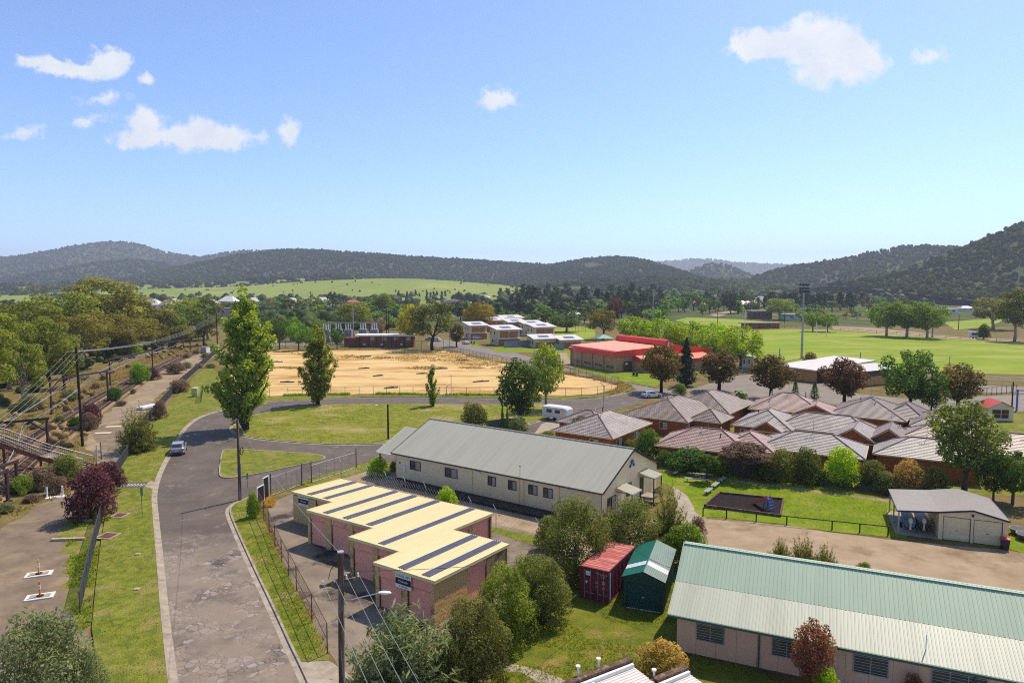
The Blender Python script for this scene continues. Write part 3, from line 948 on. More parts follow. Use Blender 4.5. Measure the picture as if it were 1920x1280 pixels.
def sheet(name, rgb, k, rough=.45, streak=.16):
    # metal sheet faded and streaked down the slope
    c = L(*rgb, k)
    return mat(name, c, tuple(x * (1 - streak) for x in c[:3]) + (1,), scale=.8, rough=rough, spec=.4, stretch=(2.4, .16, .16), c3=tuple(x * (1 - 2 * streak) for x in c[:3]) + (1,), s3=.55, t3=(.52, .7), detail=8, lo=.4, hi=.62)


def paint(name, rgb, k=.66, rough=.5, wear=.12, spec=.35, scale=1.2, bump=0.0):
    c = L(*rgb, k)
    d = tuple(x * (1 - wear) for x in c[:3]) + (1,)
    e = tuple(x * (1 - wear * 2.6) for x in c[:3]) + (1,)
    return mat(name, c, d, scale=scale, rough=rough, spec=spec, c3=e, s3=scale * .5, t3=(.56, .72), bump=bump, bscale=12)


M_cream = sheet('cream_metal', (244, 226, 170), .6, .5, .06)
M_creamtrim = paint('cream_trim', (240, 220, 160), .75, .5)
M_pink = paint('pink_metal', (255, 172, 144), .8, .55, .1)
M_pinkdoor = paint('pink_roller', (255, 178, 148), .8, .5, .08)
M_block = mat('concrete_block', L(236, 198, 136, .72), L(204, 164, 108, .72), scale=2.5, rough=.95, bump=.5, bscale=22, c3=L(118, 96, 72, .62), s3=.5, t3=(.54, .68), spec=.1)
M_mortar = mat('mortar', L(150, 132, 106, .6), L(120, 104, 84, .6), scale=3, rough=.95, spec=.1)
M_sky = paint('skylight_sheet', (92, 92, 106), .62, .35, .15, .5)
M_white = paint('white_paint', (244, 240, 228), .78, .5, .08)
M_signw = paint('sign_white', (240, 238, 236), .8, .4, .05)
M_black = paint('black_paint', (26, 25, 26), .9, .4, .1)
M_dark = paint('charcoal_metal', (52, 50, 54), .8, .45, .15)
M_hallw = paint('offwhite_wall', (255, 226, 176), .88, .7, .07)
M_hallr = sheet('grey_green_metal', (180, 176, 154), .66, .42, .07)
M_gb1 = sheet('pale_green_metal', (186, 204, 170), .58, .42, .06)
M_gb2 = sheet('faded_green_metal', (202, 204, 176), .56, .45, .09)
M_gtrim = paint('dark_green_trim', (70, 100, 84), .7, .5)
M_pinkw = paint('pink_cladding', (246, 196, 158), .8, .75, .08)
M_glass = mat('window_glass', (.035, .04, .045, 1), rough=.08, spec=.8)
M_blind = paint('window_blind', (196, 180, 158), .6, .8)
M_steel = paint('galvanised_steel', (176, 176, 172), .62, .4, .18, .5)
M_wood = mat('weathered_timber', L(122, 96, 74, .62), L(84, 64, 50, .62), scale=2, rough=.9, bump=.5, bscale=8, stretch=(4, 4, .4), c3=L(150, 134, 116, .62), s3=.8, spec=.15)
M_rust = paint('rusty_steel', (112, 62, 50), .7, .8, .3)
M_brick = mat('orange_brick', L(186, 112, 70, .62), L(158, 88, 54, .62), scale=3, rough=.9, bump=.5, bscale=14, spec=.1)
M_brickd = mat('brown_brick', L(158, 100, 76, .62), L(128, 76, 58, .62), scale=2, rough=.9, bump=.4, bscale=9, spec=.1)
M_tan = mat('tan_brick', L(204, 164, 122, .68), L(180, 140, 102, .68), scale=1.6, rough=.9, bump=.4, bscale=9, spec=.1)
M_red = paint('red_metal', (232, 74, 54), .74, .5, .08, .35, .4)
M_redroof = paint('salmon_metal_roof', (252, 142, 108), .72, .5, .05, .35, .3)
M_thw = paint('cream_render', (236, 214, 176), .7, .8, .08)
M_tho = mat('terracotta_cladding', L(206, 142, 86, .62), L(184, 122, 70, .62), scale=1.5, rough=.9, spec=.1)
M_whiteroof = paint('white_metal_roof', (238, 228, 216), .58, .45, .07)
M_solar = mat('solar_panel', (.03, .035, .06, 1), rough=.15, spec=.6)


def tilemat(name, a, b, c):
    m = bpy.data.materials.new(name); m.use_nodes = True
    n, l = m.node_tree.nodes, m.node_tree.links
    bs = n['Principled BSDF']; bs.inputs['Roughness'].default_value = .5; bs.inputs['Specular IOR Level'].default_value = .4
    uv = n.new('ShaderNodeUVMap')
    br = n.new('ShaderNodeTexBrick')
    br.offset = 0.5
    br.inputs['Scale'].default_value = 1
    br.inputs['Brick Width'].default_value = .33
    br.inputs['Row Height'].default_value = 1.0
    br.inputs['Mortar Size'].default_value = .045
    br.inputs['Color1'].default_value = a
    br.inputs['Color2'].default_value = b
    br.inputs['Mortar'].default_value = tuple(x * .35 for x in a[:3]) + (1,)
    l.new(uv.outputs[0], br.inputs['Vector'])
    t = n.new('ShaderNodeTexCoord'); z = n.new('ShaderNodeTexNoise'); z.inputs['Scale'].default_value = .5; z.inputs['Detail'].default_value = 8
    l.new(t.outputs['Object'], z.inputs['Vector'])
    r = n.new('ShaderNodeMapRange'); r.inputs[1].default_value, r.inputs[2].default_value = .45, .7; r.inputs[4].default_value = .8
    l.new(z.outputs['Fac'], r.inputs[0])
    x = n.new('ShaderNodeMix'); x.data_type = 'RGBA'
    l.new(r.outputs[0], x.inputs[0]); l.new(br.outputs['Color'], x.inputs[6]); x.inputs[7].default_value = c
    l.new(x.outputs[2], bs.inputs['Base Color'])
    MATS[name] = m
    return m


M_tileg = tilemat('grey_brown_tile', L(196, 184, 174, .62), L(164, 150, 140, .62), L(140, 124, 114, .58))
M_tiler = tilemat('rose_tile', L(200, 166, 150, .62), L(174, 138, 122, .62), L(150, 114, 100, .58))
M_tiled = tilemat('dark_tile', L(150, 134, 130, .66), L(130, 112, 108, .66), L(110, 94, 90, .62))
M_tile2 = tilemat('brown_tile', L(178, 158, 142, .6), L(148, 128, 114, .6), L(126, 108, 96, .56))
M_tile3 = tilemat('pale_tile', L(198, 188, 178, .56), L(164, 154, 146, .56), L(150, 136, 128, .56))
M_cap = paint('ridge_tile', (150, 118, 108), .62, .7, .2)


def window(par, o, d, s, z, w, h, panes=2, fm=None, pm=None, louvre=0, frame=.06):
    """window on a wall line (o, unit d; outward is to the right of d) in the parent's own frame"""
    d = Vector(d); nn = Vector((d.y, -d.x))

    def q(a, out, zz):
        p = Vector(o) + d * a + nn * out
        return (p.x, p.y, zz)

    def bx(mb, a0, a1, z0, z1, o0, o1, mi=0):
        c = [q(a0, o0, z0), q(a1, o0, z0), q(a1, o1, z0), q(a0, o1, z0), q(a0, o0, z1), q(a1, o0, z1), q(a1, o1, z1), q(a0, o1, z1)]
        mb.add(c, [(0, 1, 2, 3), (4, 7, 6, 5), (0, 4, 5, 1), (1, 5, 6, 2), (2, 6, 7, 3), (3, 7, 4, 0)], mi)
    a = MB()
    bx(a, s, s + frame, z, z + h, .003, .07); bx(a, s + w - frame, s + w, z, z + h, .003, .07)
    bx(a, s + frame, s + w - frame, z, z + frame, .003, .068); bx(a, s + frame, s + w - frame, z + h - frame, z + h, .003, .068)
    pw = (w - frame) / panes
    for i in range(1, panes):
        bx(a, s + i * pw, s + i * pw + frame, z + frame, z + h - frame, .003, .06)
    f = a.build('window', fm or M_dark, par)
    for i in range(panes):
        b = MB()
        bx(b, s + i * pw + frame, s + (i + 1) * pw, z + frame, z + h - frame, .004, .02)
        b.build('pane', pm[i % len(pm)] if isinstance(pm, list) else (pm or M_glass), f)
        if louvre:
            b = MB()
            for k in range(louvre):
                zz = z + frame + (h - 2 * frame) * (k + .5) / louvre
                bx(b, s + i * pw + frame, s + (i + 1) * pw, zz, zz + .035, .02, .055)
            b.build('louvre_slats', M_steel, f)
    return f


def shutter(par, name, x0, x1, z0, z1, y, m, pitch=.11, depth=.025, axis='x', out=-1):
    """ribbed roller sheet; axis x: lies in the plane y, facing out along y"""
    mb = MB()
    n = max(1, int((z1 - z0) / pitch))
    prof = []
    for i in range(n):
        a = z0 + (z1 - z0) * i / n; h = (z1 - z0) / n
        prof += [(a, 0), (a + h * .35, 1), (a + h * .8, 1)]
    prof.append((z1, 0))
    for (za, da), (zb, db) in zip(prof, prof[1:]):
        ya, yb = y + out * da * depth, y + out * db * depth
        if axis == 'x':
            mb.quad((x0, ya, za), (x1, ya, za), (x1, yb, zb), (x0, yb, zb))
        else:
            mb.quad((ya, x0, za), (ya, x1, za), (yb, x1, zb), (yb, x0, zb))
    return mb.build(name, m, par)


# ---- storage units
SA = R(-33.8)
S_O = (-27.46, 61.21)
st = thing('storage_building', 'stepped block of pink roller door storage units under a cream ribbed roof', 'storage units', (*S_O, 0), SA)
XS = [(0, 6.2, 8.8), (6.2, 14.9, 5.6), (14.9, 20.6, 2.8), (20.6, 26.5, 0)]


def s_z(y):
    return 3.42 - .034 * y


def s_back(i):
    return 9.4 if i == 3 else 15.4


def wall_core(*a):
    mb = MB(); mb.box(*a); mb.build('wall', M_mortar, st)


for i, (x0, x1, y0) in enumerate(XS):
    yb = s_back(i) - .25
    zt = s_z(yb) - .12
    # mortar-coloured wall cores, set behind the blocks and the doors
    if i == 0:
        wall_core(.1, 3.5, y0 + .12, y0 + .26, 0, s_z(y0) - .15)
        wall_core(.1, .24, y0 + .26, yb, 0, zt)
    else:
        wall_core(x0 + .1, x0 + .24, y0 + .12, XS[i - 1][2] + .5, 0, s_z(y0) - .2)
    wall_core(x0 + .3, x1 - .05, yb - .15, yb, 0, zt)
wall_core(26.2, 26.34, .15, 3.9, 0, s_z(4) - .12)
wall_core(26.2, 26.34, 6.4, 9.1, 0, s_z(9.4) - .1)
# concrete floor-to-roof piers, lintels, doors
DOORS = {0: [(3.7, 6.2)], 1: [(6.55, 8.75), (9.4, 11.65), (12.25, 14.7)], 2: [(15.25, 17.5), (18.1, 20.4)], 3: [(21.0, 23.25), (23.85, 26.1)]}
PIERS = {0: [], 1: [(6.25, 6.55), (8.75, 9.4), (11.65, 12.25)], 2: [(14.95, 15.25), (17.5, 18.1)], 3: [(20.65, 21.0), (23.25, 23.85), (26.1, 26.4)]}
blk = MB(); blk.box(0, .385, 0, .07, 0, .188)
bme = blk.build('block', M_block, st); bme.location = (0, 0, -5)
block_data = bme.data
bpy.data.objects.remove(bme)
NB = [0]
rest = MB()


def lay(x, y, length, height, rot, limit, seed):
    """one skin of blocks from (x, y) along rot; each block an object while the budget lasts"""
    ca, sa = math.cos(rot), math.sin(rot)
    rr = random.Random(seed)
    rows = int(height / .2)
    for r in range(rows):
        a = -.2 if r % 2 else 0.0
        while a < length - .02:
            b0, b1 = max(a, 0), min(a + .39, length)
            if b1 - b0 > .03:
                dy = rr.uniform(-.006, .006)
                px_, py_ = x + ca * b0 - sa * dy, y + sa * b0 + ca * dy
                if NB[0] < limit:
                    o = bpy.data.objects.new('block', block_data)
                    COL.objects.link(o)
                    o.parent = st
                    o.location = (px_, py_, r * .2 + .005)
                    o.rotation_euler = (0, 0, rot)
                    o.scale = ((b1 - b0) / .39, 1, 1)
                    NB[0] += 1
                else:
                    w = b1 - b0 - .008
                    c = [(px_ + ca * u - sa * v, py_ + sa * u + ca * v, r * .2 + .005 + h) for h in (0, .188) for u, v in ((0, 0), (w, 0), (w, .07), (0, .07))]
                    rest.add(c, [(0, 3, 2, 1), (4, 5, 6, 7), (0, 1, 5, 4), (1, 2, 6, 5), (2, 3, 7, 6), (3, 0, 4, 7)])
            a += .4


lay(26.4, .08, 3.8, s_z(0) - .2, R(90), 300, 1)
lay(.1, 8.84, 3.5, s_z(9) - .15, 0, 300, 2)
lay(26.4, 6.4, 2.8, s_z(9) - .2, R(90), 300, 3)
for i, ps in PIERS.items():
    y0 = XS[i][2] + .04
    for (a, b) in ps:
        lay(a, y0, b - a, s_z(y0) - .15, 0, 300, int(a * 10))
        rest.box(a + .01, b - .01, y0 + .05, y0 + .38, 0, s_z(y0) - .15)
rest.box(26.13, 26.395, .13, .4, 0, 3.2)
ro = rest.build('block', M_block, st)
ro['kind'] = 'stuff'
for i, ds in DOORS.items():
    y0 = XS[i][2] + .16
    for (a, b) in ds:
        zt = s_z(y0) - .1
        shutter(st, 'lintel_sheet', a, b, 2.42, zt, y0 - .03, M_pink, .1)
        d = shutter(st, 'roller_door', a + .04, b - .04, .04, 2.40, y0 + .06, M_pinkdoor, .1)
        mb = MB(); mb.box(a, b, y0 - .02, y0 + .1, 2.395, 2.42); mb.box(a, a + .04, y0, y0 + .1, 0, 2.4); mb.box(b - .04, b, y0, y0 + .1, 0, 2.4)
        mb.build('door_frame', M_dark, d)
        mb = MB(); mb.box(a + .1, a + .2, y0, y0 + .03, 1.0, 1.06); mb.build('handle', M_black, d)
for (y0, y1, xx) in ((3.92, 6.35, 26.36), (9.9, 11.9, 20.45), (12.4, 15.0, 20.45)):
    shutter(st, 'lintel_sheet', y0, y1, 2.42, s_z(y1) - .1, xx, M_pink, .1, axis='y', out=1)
    shutter(st, 'roller_door', y0 + .04, y1 - .04, .04, 2.4, xx - .08, M_pinkdoor, .1, axis='y', out=1)
mb = MB(); mb.box(20.3, 20.5, 11.9, 12.4, 0, s_z(12) - .1); mb.box(20.3, 20.5, 15.0, 15.35, 0, s_z(15) - .1); mb.box(20.3, 20.5, 9.4, 9.9, 0, 2.9)
mb.build('pier', M_block, st)
rf = MB()
for i, (x0, x1, y0) in enumerate(XS):
    yb = s_back(i)
    rf.ribbed((x0, y0, s_z(y0)), (x1, y0, s_z(y0)), (x1, yb, s_z(yb)), (x0, yb, s_z(yb)), .19, .035, frac=.42)
rf.build('roof', M_cream, st)
tr = MB()
for i, (x0, x1, y0) in enumerate(XS):
    tr.box(x0 - .06, x1 + (.06 if i == 3 else 0), y0 - .05, y0 - .005, s_z(y0) - .2, s_z(y0) + .04)
    y1 = XS[i - 1][2] if i else 15.4
    a, b = (x0 - .03, y0, s_z(y0) - .08), (x0 - .03, y1, s_z(y1) - .08)
    tr.beam(a, b, .05, .24)
tr.beam((26.53, 0, s_z(0) - .08), (26.53, 9.4, s_z(9.4) - .08), .05, .24)
tr.beam((20.63, 9.4, s_z(9.4) - .08), (20.63, 15.4, s_z(15.4) - .08), .05, .24)
tr.build('roof_trim', M_creamtrim, st)
gt = MB()
gt.box(0, 20.6, 15.42, 15.52, s_z(15.4) - .12, s_z(15.4) + .0)
gt.box(20.65, 26.5, 9.42, 9.52, s_z(9.4) - .12, s_z(9.4))
gt.build('gutter', M_dark, st)
for (x, y0, yb) in ((1.9, 8.8, 15.4), (4.3, 8.8, 15.4), (8.0, 5.6, 15.4), (10.6, 5.6, 15.4), (13.6, 5.6, 15.4), (17.9, 2.8, 15.4), (22.7, 0, 9.4), (25.0, 0, 9.4)):
    k = MB()
    w = .76
    y0 += .3
    k.ribbed((x, y0, s_z(y0)), (x + w, y0, s_z(y0)), (x + w, yb - .15, s_z(yb - .15)), (x, yb - .15, s_z(yb - .15)), .19, .035, frac=.42, lift=.045)
    k.build('skylight_strip', M_sky, st)


def store_sign(label, x, y, z, sc):
    t = thing('storage_sign', label, 'sign', (*frame_pt(S_O, SA, x, y), z), SA)
    b = MB(); b.box(0, 1.55 * sc, -.03, 0, 0, 1.1 * sc); b.build('sign_board', M_signw, t)
    b = MB(); b.box(.02 * sc, 1.53 * sc, -.034, -.031, .27 * sc, .74 * sc); b.build('sign_band', M_black, t)
    text(t, 'STORAGE UNITS', .235 * sc, M_black, (.775 * sc, -.036, .91 * sc), (R(90), 0, 0), sx=.80, depth=.004)
    text(t, 'McGrath', .25 * sc, M_signw, (.775 * sc, -.042, .51 * sc), (R(90), 0, 0), depth=.004)
    text(t, '02 6352 8000', .15 * sc, M_black, (.775 * sc, -.036, .13 * sc), (R(90), 0, 0), depth=.004)
    return t


store_sign('storage units sign over the two nearest roller doors of the pink building', 22.75, .015, 2.13, 1.0)
store_sign('storage units sign on the block wall at the far end of the storage building', 1.0, 8.80, 1.9, 1.0)

# ---- the long off-white hall
HA = R(-35.1)
H_O = (-15.06, 83.55)
HL, HW = 29.5, 14.5
HE, HR = 3.5, 6.6
hall = thing('hall', 'long off white gabled hall with a grey green metal roof beside the gravel drive', 'hall', (*H_O, 0), HA)
mb = MB()
mb.box(.35, HL - .35, .45, .57, .35, HE - .08)
mb.box(.35, HL - .35, HW - .57, HW - .45, .35, HE - .08)
prof = [(.45, .35), (HW - .45, .35), (HW - .45, HE - .02), (HW / 2, HR - .12), (.45, HE - .02)]
mb.ext(prof, HL - .47, HL - .34); mb.ext(prof, .34, .47)
mb.build('wall', M_hallw, hall)
mb = MB(); mb.box(.38, HL - .38, .50, HW - .5, 0, .35); mb.build('base_skirt', M_dark, hall)
for sgn in (0, 1):
    mb = MB()
    y0, y1 = (0, HW / 2) if sgn == 0 else (HW, HW / 2)
    if sgn == 0:
        mb.ribbed((0, y0, HE), (HL, y0, HE), (HL, y1, HR), (0, y1, HR), .76, .03, frac=.16)
    else:
        mb.ribbed((HL, y0, HE), (0, y0, HE), (0, y1, HR), (HL, y1, HR), .76, .03, frac=.16)
    mb.build('roof', M_hallr, hall)
mb = MB()
for xx in (0, HL):
    mb.beam((xx, 0, HE - .05), (xx, HW / 2, HR - .05), .05, .2)
    mb.beam((xx, HW, HE - .05), (xx, HW / 2, HR - .05), .05, .2)
mb.build('barge_board', M_dark, hall)
mb = MB(); mb.box(0, HL, -.12, -.01, HE - .14, HE - .01); mb.box(0, HL, HW + .01, HW + .12, HE - .14, HE - .01); mb.build('gutter', M_dark, hall)
mb = MB(); mb.tube([(0, HW / 2, HR + .03), (HL, HW / 2, HR + .03)], .09, 6); mb.build('ridge_cap', M_hallr, hall)
hw = frame_pt(H_O, HA, 0, .45)
PB = [M_glass, M_blind]
for px, w, h, z in ((769, 1.75, 1.1, 1.75), (834.5, 1.9, 1.1, 1.75), (915, 1.1, 1.05, 1.8), (953, 1.1, 1.05, 1.8), (991, 1.15, 1.05, 1.75), (1019, 1.15, 1.05, 1.75)):
    window(hall, (0, .45), (1, 0), along(hw, HA, px), z, w, h, 2, M_dark, PB)
mb = MB()
for px in (886, 974, 982, 1048):
    s = along(hw, HA, px)
    mb.cyl(s, .39, .4, HE - .1, .045, n=6)
mb.build('downpipe', M_hallw, hall)
s = along(hw, HA, 757); mb = MB(); mb.box(s, s + .35, .26, .44, 1.3, 2.1); mb.build('meter_box', M_white, hall)
s = along(hw, HA, 749); mb = MB(); mb.box(s, s + .2, .42, .448, 2.15, 2.4); mb.build('number_plate', M_gtrim, hall)
s = along(hw, HA, 892); mb = MB(); mb.box(s, s + .7, .3, .44, 2.95, 3.1); mb.build('wall_light', M_white, hall)
# vent pole on the eave
s = along(frame_pt(H_O, HA, 0, .2), HA, 974, 3.6); mb = MB(); mb.cyl(s, .3, 3.5, 4.7, .03, n=6); mb.box(s - .08, s + .08, .22, .38, 4.6, 4.75); mb.build('service_mast', M_steel, hall)
# gable end: windows, fan light, two doors with canopies and rails
ge = (HL - .34, 0)
for y0, z, w, h in ((1.6, 1.0, 1.9, 1.5), (6.0, 1.55, 1.2, 1.4)):
    window(hall, ge, (0, 1), y0, z, w, h, 2, M_dark, PB)
window(hall, ge, (0, 1), 12.3, 2.2, .6, .6, 1, M_dark)
fan = MB()
cy, cz = HW / 2, 4.55
pts = [(HL - .31, cy + .75 * math.cos(t), cz + .95 * math.sin(t)) for t in np.linspace(0, math.pi, 15)]
for a, b in zip(pts, pts[1:]):
    fan.tri((HL - .31, cy, cz), a, b)
fl = fan.build('fan_light', M_glass, hall)
fr = MB(); fr.tube(pts + [pts[0]], .05, 5)
for t in (R(45), R(90), R(135)):
    fr.beam((HL - .3, cy, cz), (HL - .3, cy + .72 * math.cos(t), cz + .92 * math.sin(t)), .04, .05)
fr.build('glazing_bar', M_white, fl)
for y0, zf in ((3.7, .45), (9.2, .85)):
    mb = MB(); mb.box(HL - .335, HL - .28, y0 + .2, y0 + 1.15, zf, zf + 2.05); mb.build('door', M_white if y0 < 5 else M_dark, hall)
    mb = MB()
    mb.ribbed((HL + 1.6, y0 - .25, zf + 2.35), (HL + 1.6, y0 + 2.0, zf + 2.35), (HL - .3, y0 + 2.0, zf + 2.75), (HL - .3, y0 - .25, zf + 2.75), .3, .025)
    mb.box(HL - .3, HL + 1.62, y0 - .27, y0 - .2, zf + 2.3, zf + 2.4); mb.box(HL + 1.55, HL + 1.63, y0 - .27, y0 + 2.0, zf + 2.2, zf + 2.33)
    cp = mb.build('door_canopy', M_hallr, hall)
    mb = MB()
    for yy in (y0 - .18, y0 + 1.9):
        mb.box(HL + 1.45, HL + 1.55, yy - .05, yy + .05, 0, zf + 2.3)
    mb.build('canopy_post', M_dark, cp)
    mb = MB(); mb.box(HL - .33, HL + 1.55, y0 - .1, y0 + 1.95, zf - .1, zf)
    for k in range(4):
        mb.box(HL + .2, HL + 1.3, y0 - .1 - .28 * (k + 1), y0 - .1 - .28 * k, zf - .12 - k * .2, zf - .06 - k * .2)
    mb.build('landing_steps', M_conc, hall)
    mb = MB()
    for k in range(12):
        mb.box(HL + 1.47, HL + 1.5, y0 + .02 + k * .16, y0 + .05 + k * .16, zf, zf + 1.0)
    mb.box(HL + 1.45, HL + 1.52, y0 - .1, y0 + 1.9, zf + .98, zf + 1.05)
    mb.build('balustrade', M_dark, hall)
# end porch with its lower roof
mb = MB()
mb.ribbed((-2.7, .2, 3.25), (0, .2, 3.25), (0, 5.6, 5.5), (-2.7, 5.6, 5.5), .76, .03, frac=.16)
mb.ribbed((0, 11, 3.25), (-2.7, 11, 3.25), (-2.7, 5.6, 5.5), (0, 5.6, 5.5), .76, .03, frac=.16)
po = mb.build('porch_roof', M_hallr, hall)
mb = MB(); mb.box(-2.75, 0, .08, .19, 3.1, 3.23); mb.beam((-2.72, .2, 3.2), (-2.72, 5.6, 5.45), .05, .18); mb.beam((-2.72, 11, 3.2), (-2.72, 5.6, 5.45), .05, .18); mb.build('barge_board', M_white, po)
mb = MB()
for y in (.5, 3.8, 7.4, 10.7):
    mb.box(-2.5, -2.38, y - .06, y + .06, 0, 3.2 + (min(y, 11 - y) - .2) * .4)
mb.build('porch_post', M_dark, po)
mb = MB(); mb.box(-2.7, .3, .3, 10.8, .05, .22); mb.build('porch_floor', M_conc, hall)
# access ramp with dark rail along the front
mb = MB(); mb.box(3.2, HL - 4, -1.3, .3, .05, .3); mb.build('ramp', M_dark, hall)
mb = MB()
mb.box(2.6, HL - 3.6, -1.34, -1.28, 1.0, 1.07); mb.box(2.6, HL - 3.6, -1.33, -1.29, .6, .64)
k = 2.6
while k < HL - 3.5:
    mb.box(k, k + .07, -1.35, -1.27, .02, 1.0); k += 2.1
mb.box(-2.7, -2.64, -.9, -.84, 0, 1.0); mb.box(-.2, -.14, -.9, -.84, 0, 1.0); mb.box(-2.7, -.14, -.9, -.84, 1.0, 1.06)
mb.build('handrail', M_dark, hall)

# ---- green-roofed building
GA = R(-24)
G_O = (10.18, 42.93)
gb = thing('green_roof_building', 'long pink clad building with a two tone pale green ribbed roof and louvre windows', 'building', (*G_O, 0), GA)
GL = 34
for (ya, za, yb, zb, m, p) in ((0, 2.8, 2.75, 3.9, M_gb2, .2), (2.75, 3.91, 5.7, 5.6, M_gb1, .25)):
    mb = MB(); mb.ribbed((0, ya, za), (GL, ya, za), (GL, yb, zb), (0, yb, zb), p, .013, frac=.4); mb.build('roof', m, gb)
mb = MB(); mb.ribbed((GL, 11.4, 2.8), (0, 11.4, 2.8), (0, 5.7, 5.6), (GL, 5.7, 5.6), .25, .022, frac=.4); mb.build('roof', M_gb1, gb)
mb = MB(); mb.beam((0, 5.62, 5.58), (GL, 5.62, 5.58), .22, .03); mb.beam((0, 5.85, 5.58), (GL, 5.85, 5.58), .22, .03); mb.build('ridge_cap', M_gb1, gb)
mb = MB(); mb.box(-.02, GL, -.13, -.01, 2.66, 2.8); mb.build('gutter', M_gtrim, gb)
mb = MB(); mb.beam((-.03, 0, 2.75), (-.03, 2.75, 3.85), .05, .2); mb.beam((-.03, 2.75, 3.85), (-.03, 5.7, 5.55), .05, .2); mb.beam((-.03, 11.4, 2.75), (-.03, 5.7, 5.55), .05, .2)
mb.build('barge_board', M_gb1, gb)
mb = MB()
mb.ext([(.72, 0), (10.8, 0), (10.8, 2.9), (5.7, 5.3), (2.75, 3.7), (.72, 2.9)], .47, .6)
mb.box(.6, GL, .72, .8, 0, 2.75); mb.box(.6, GL, 10.7, 10.8, 0, 2.75)
mb.build('wall', M_mortar, gb)
pme = None
x = .46
while x < GL - 1.3:
    if pme is None:
        mb = MB(); mb.box(0, 1.235, 0, .05, .12, 2.72); o = mb.build('cladding_panel', M_pinkw, gb); pme = o.data
    else:
        o = link('cladding_panel', pme, gb)
    o.location = (x, .665, 0)
    x += 1.25
gw = frame_pt(G_O, GA, 0, .66)
for px, w, h, z, n in ((1306, 1.75, 1.15, 1.15, 2), (1447, 1.75, 1.15, 1.15, 2), (1600, 1.85, 1.15, 1.15, 2), (1746, 2.7, 1.15, 1.15, 3)):
    window(gb, (0, .66), (1, 0), along(gw, GA, px), z, w, h, n, M_steel, None, 6, .05)
mb = MB()
for px in (1422, 1825):
    s = along(gw, GA, px); mb.box(s, s + .1, .55, .65, .05, 2.68)
mb.build('downpipe', M_gtrim, gb)
s = along(frame_pt(G_O, GA, 0, .9), GA, 1736, 3.2); mb = MB(); mb.cyl(s, .9, 3.1, 4.1, .03, n=6); mb.build('vent_pipe', M_white, gb)

# ---- near low building with white ribbed roof behind brown parapets
fp = G(1178, 1231, 3.3)
FA = R(32)
fb = thing('parapet_building', 'low building with white ribbed roof behind a brown parapet and vent pipes', 'building', (fp.x, fp.y, 0), FA)
# local x runs back to the left along the parapet (negative), y towards the viewer is negative
mb = MB(); mb.box(-9, 0, -.3, 0, 0, 3.2); mb.box(-.3, -.02, -9, -.3, 0, 2.75); mb.build('wall', M_brickd, fb)
mb = MB(); mb.box(-4.2, .04, -.34, .04, 3.2, 3.32); mb.beam((-4.2, -.15, 3.26), (-10.5, -.6, 2.9), .38, .12); mb.build('parapet_cap', M_wood, fb)
mb = MB(); mb.box(-4.2, -.02, -.52, -.35, 2.9, 3.15); mb.beam((-4.2, -.42, 3.0), (-10.5, -.9, 2.66), .16, .26); mb.build('flashing', M_white, fb)
mb = MB(); mb.ribbed((0, -9, 2.6), (0, -.4, 2.95), (-10, -.4, 2.95), (-10, -9, 2.6), .2, .03, frac=.4); mb.build('roof', M_whiteroof, fb)
mb = MB(); mb.box(-3.2, -2.9, -3.4, -.5, 2.96, 3.04); mb.build('roof_flashing', M_white, fb)
for x in (-2.05, -3.45):
    mb = MB(); mb.cyl(x, .12, 3.0, 3.75, .06, n=8); mb.cyl(x, .12, 3.72, 3.8, .13, n=8); mb.build('vent_pipe', M_white, fb)
fp2 = G(1282, 1246, 3.0)
fb2 = thing('parapet_building', 'smaller wing with white ribbed roof behind a short brown parapet', 'building', (fp2.x, fp2.y, 0), FA)
mb = MB(); mb.box(-2.3, 0, -.3, 0, 0, 2.9); mb.box(-.3, -.02, -8, -.3, 0, 2.5); mb.build('wall', M_brickd, fb2)
mb = MB(); mb.box(-2.3, .04, -.34, .04, 2.9, 3.02); mb.build('parapet_cap', M_wood, fb2)
mb = MB(); mb.box(-2.3, -.02, -.52, -.35, 2.65, 2.88); mb.build('flashing', M_white, fb2)
mb = MB(); mb.ribbed((0, -8, 2.4), (0, -.4, 2.7), (-2.3, -.4, 2.7), (-2.3, -8, 2.4), .2, .03, frac=.4); mb.build('roof', M_whiteroof, fb2)
mb = MB(); mb.cyl(-2.1, .15, 2.8, 3.3, .06, n=8); mb.cyl(-2.1, .15, 3.26, 3.34, .13, n=8); mb.build('vent_pipe', M_white, fb2)

# ---- shipping container
M_cont = paint('faded_maroon', (126, 44, 56), .72, .65, .2)
M_contr = mat('rusted_container_roof', L(206, 112, 100, .66), L(150, 66, 64, .66), scale=3, rough=.85, stretch=(.5, 6, 1), c3=L(226, 160, 140, .66), s3=1.0)
M_cblue = paint('blue_panel', (120, 186, 214), .7, .6)
CA = R(-30)
ct = thing('shipping_container', 'faded maroon shipping container with white locking bars under the trees', 'container', (5.25, 51.21, 0), CA)
cw, cl, chh = 2.40, 6.06, 2.58
mb = MB()


def corr_wall(mb, x, y0, y1, z0, z1, out):
    n = int((y1 - y0) / .28)
    pr = []
    for i in range(n):
        a = y0 + (y1 - y0) * i / n; h = (y1 - y0) / n
        pr += [(a, 0), (a + h * .25, 0), (a + h * .4, 1), (a + h * .75, 1), (a + h * .9, 0)]
    pr.append((y1, 0))
    for (a, u), (b, v) in zip(pr, pr[1:]):
        mb.quad((x - out * u * .035, a, z0), (x - out * v * .035, b, z0), (x - out * v * .035, b, z1), (x - out * u * .035, a, z1))


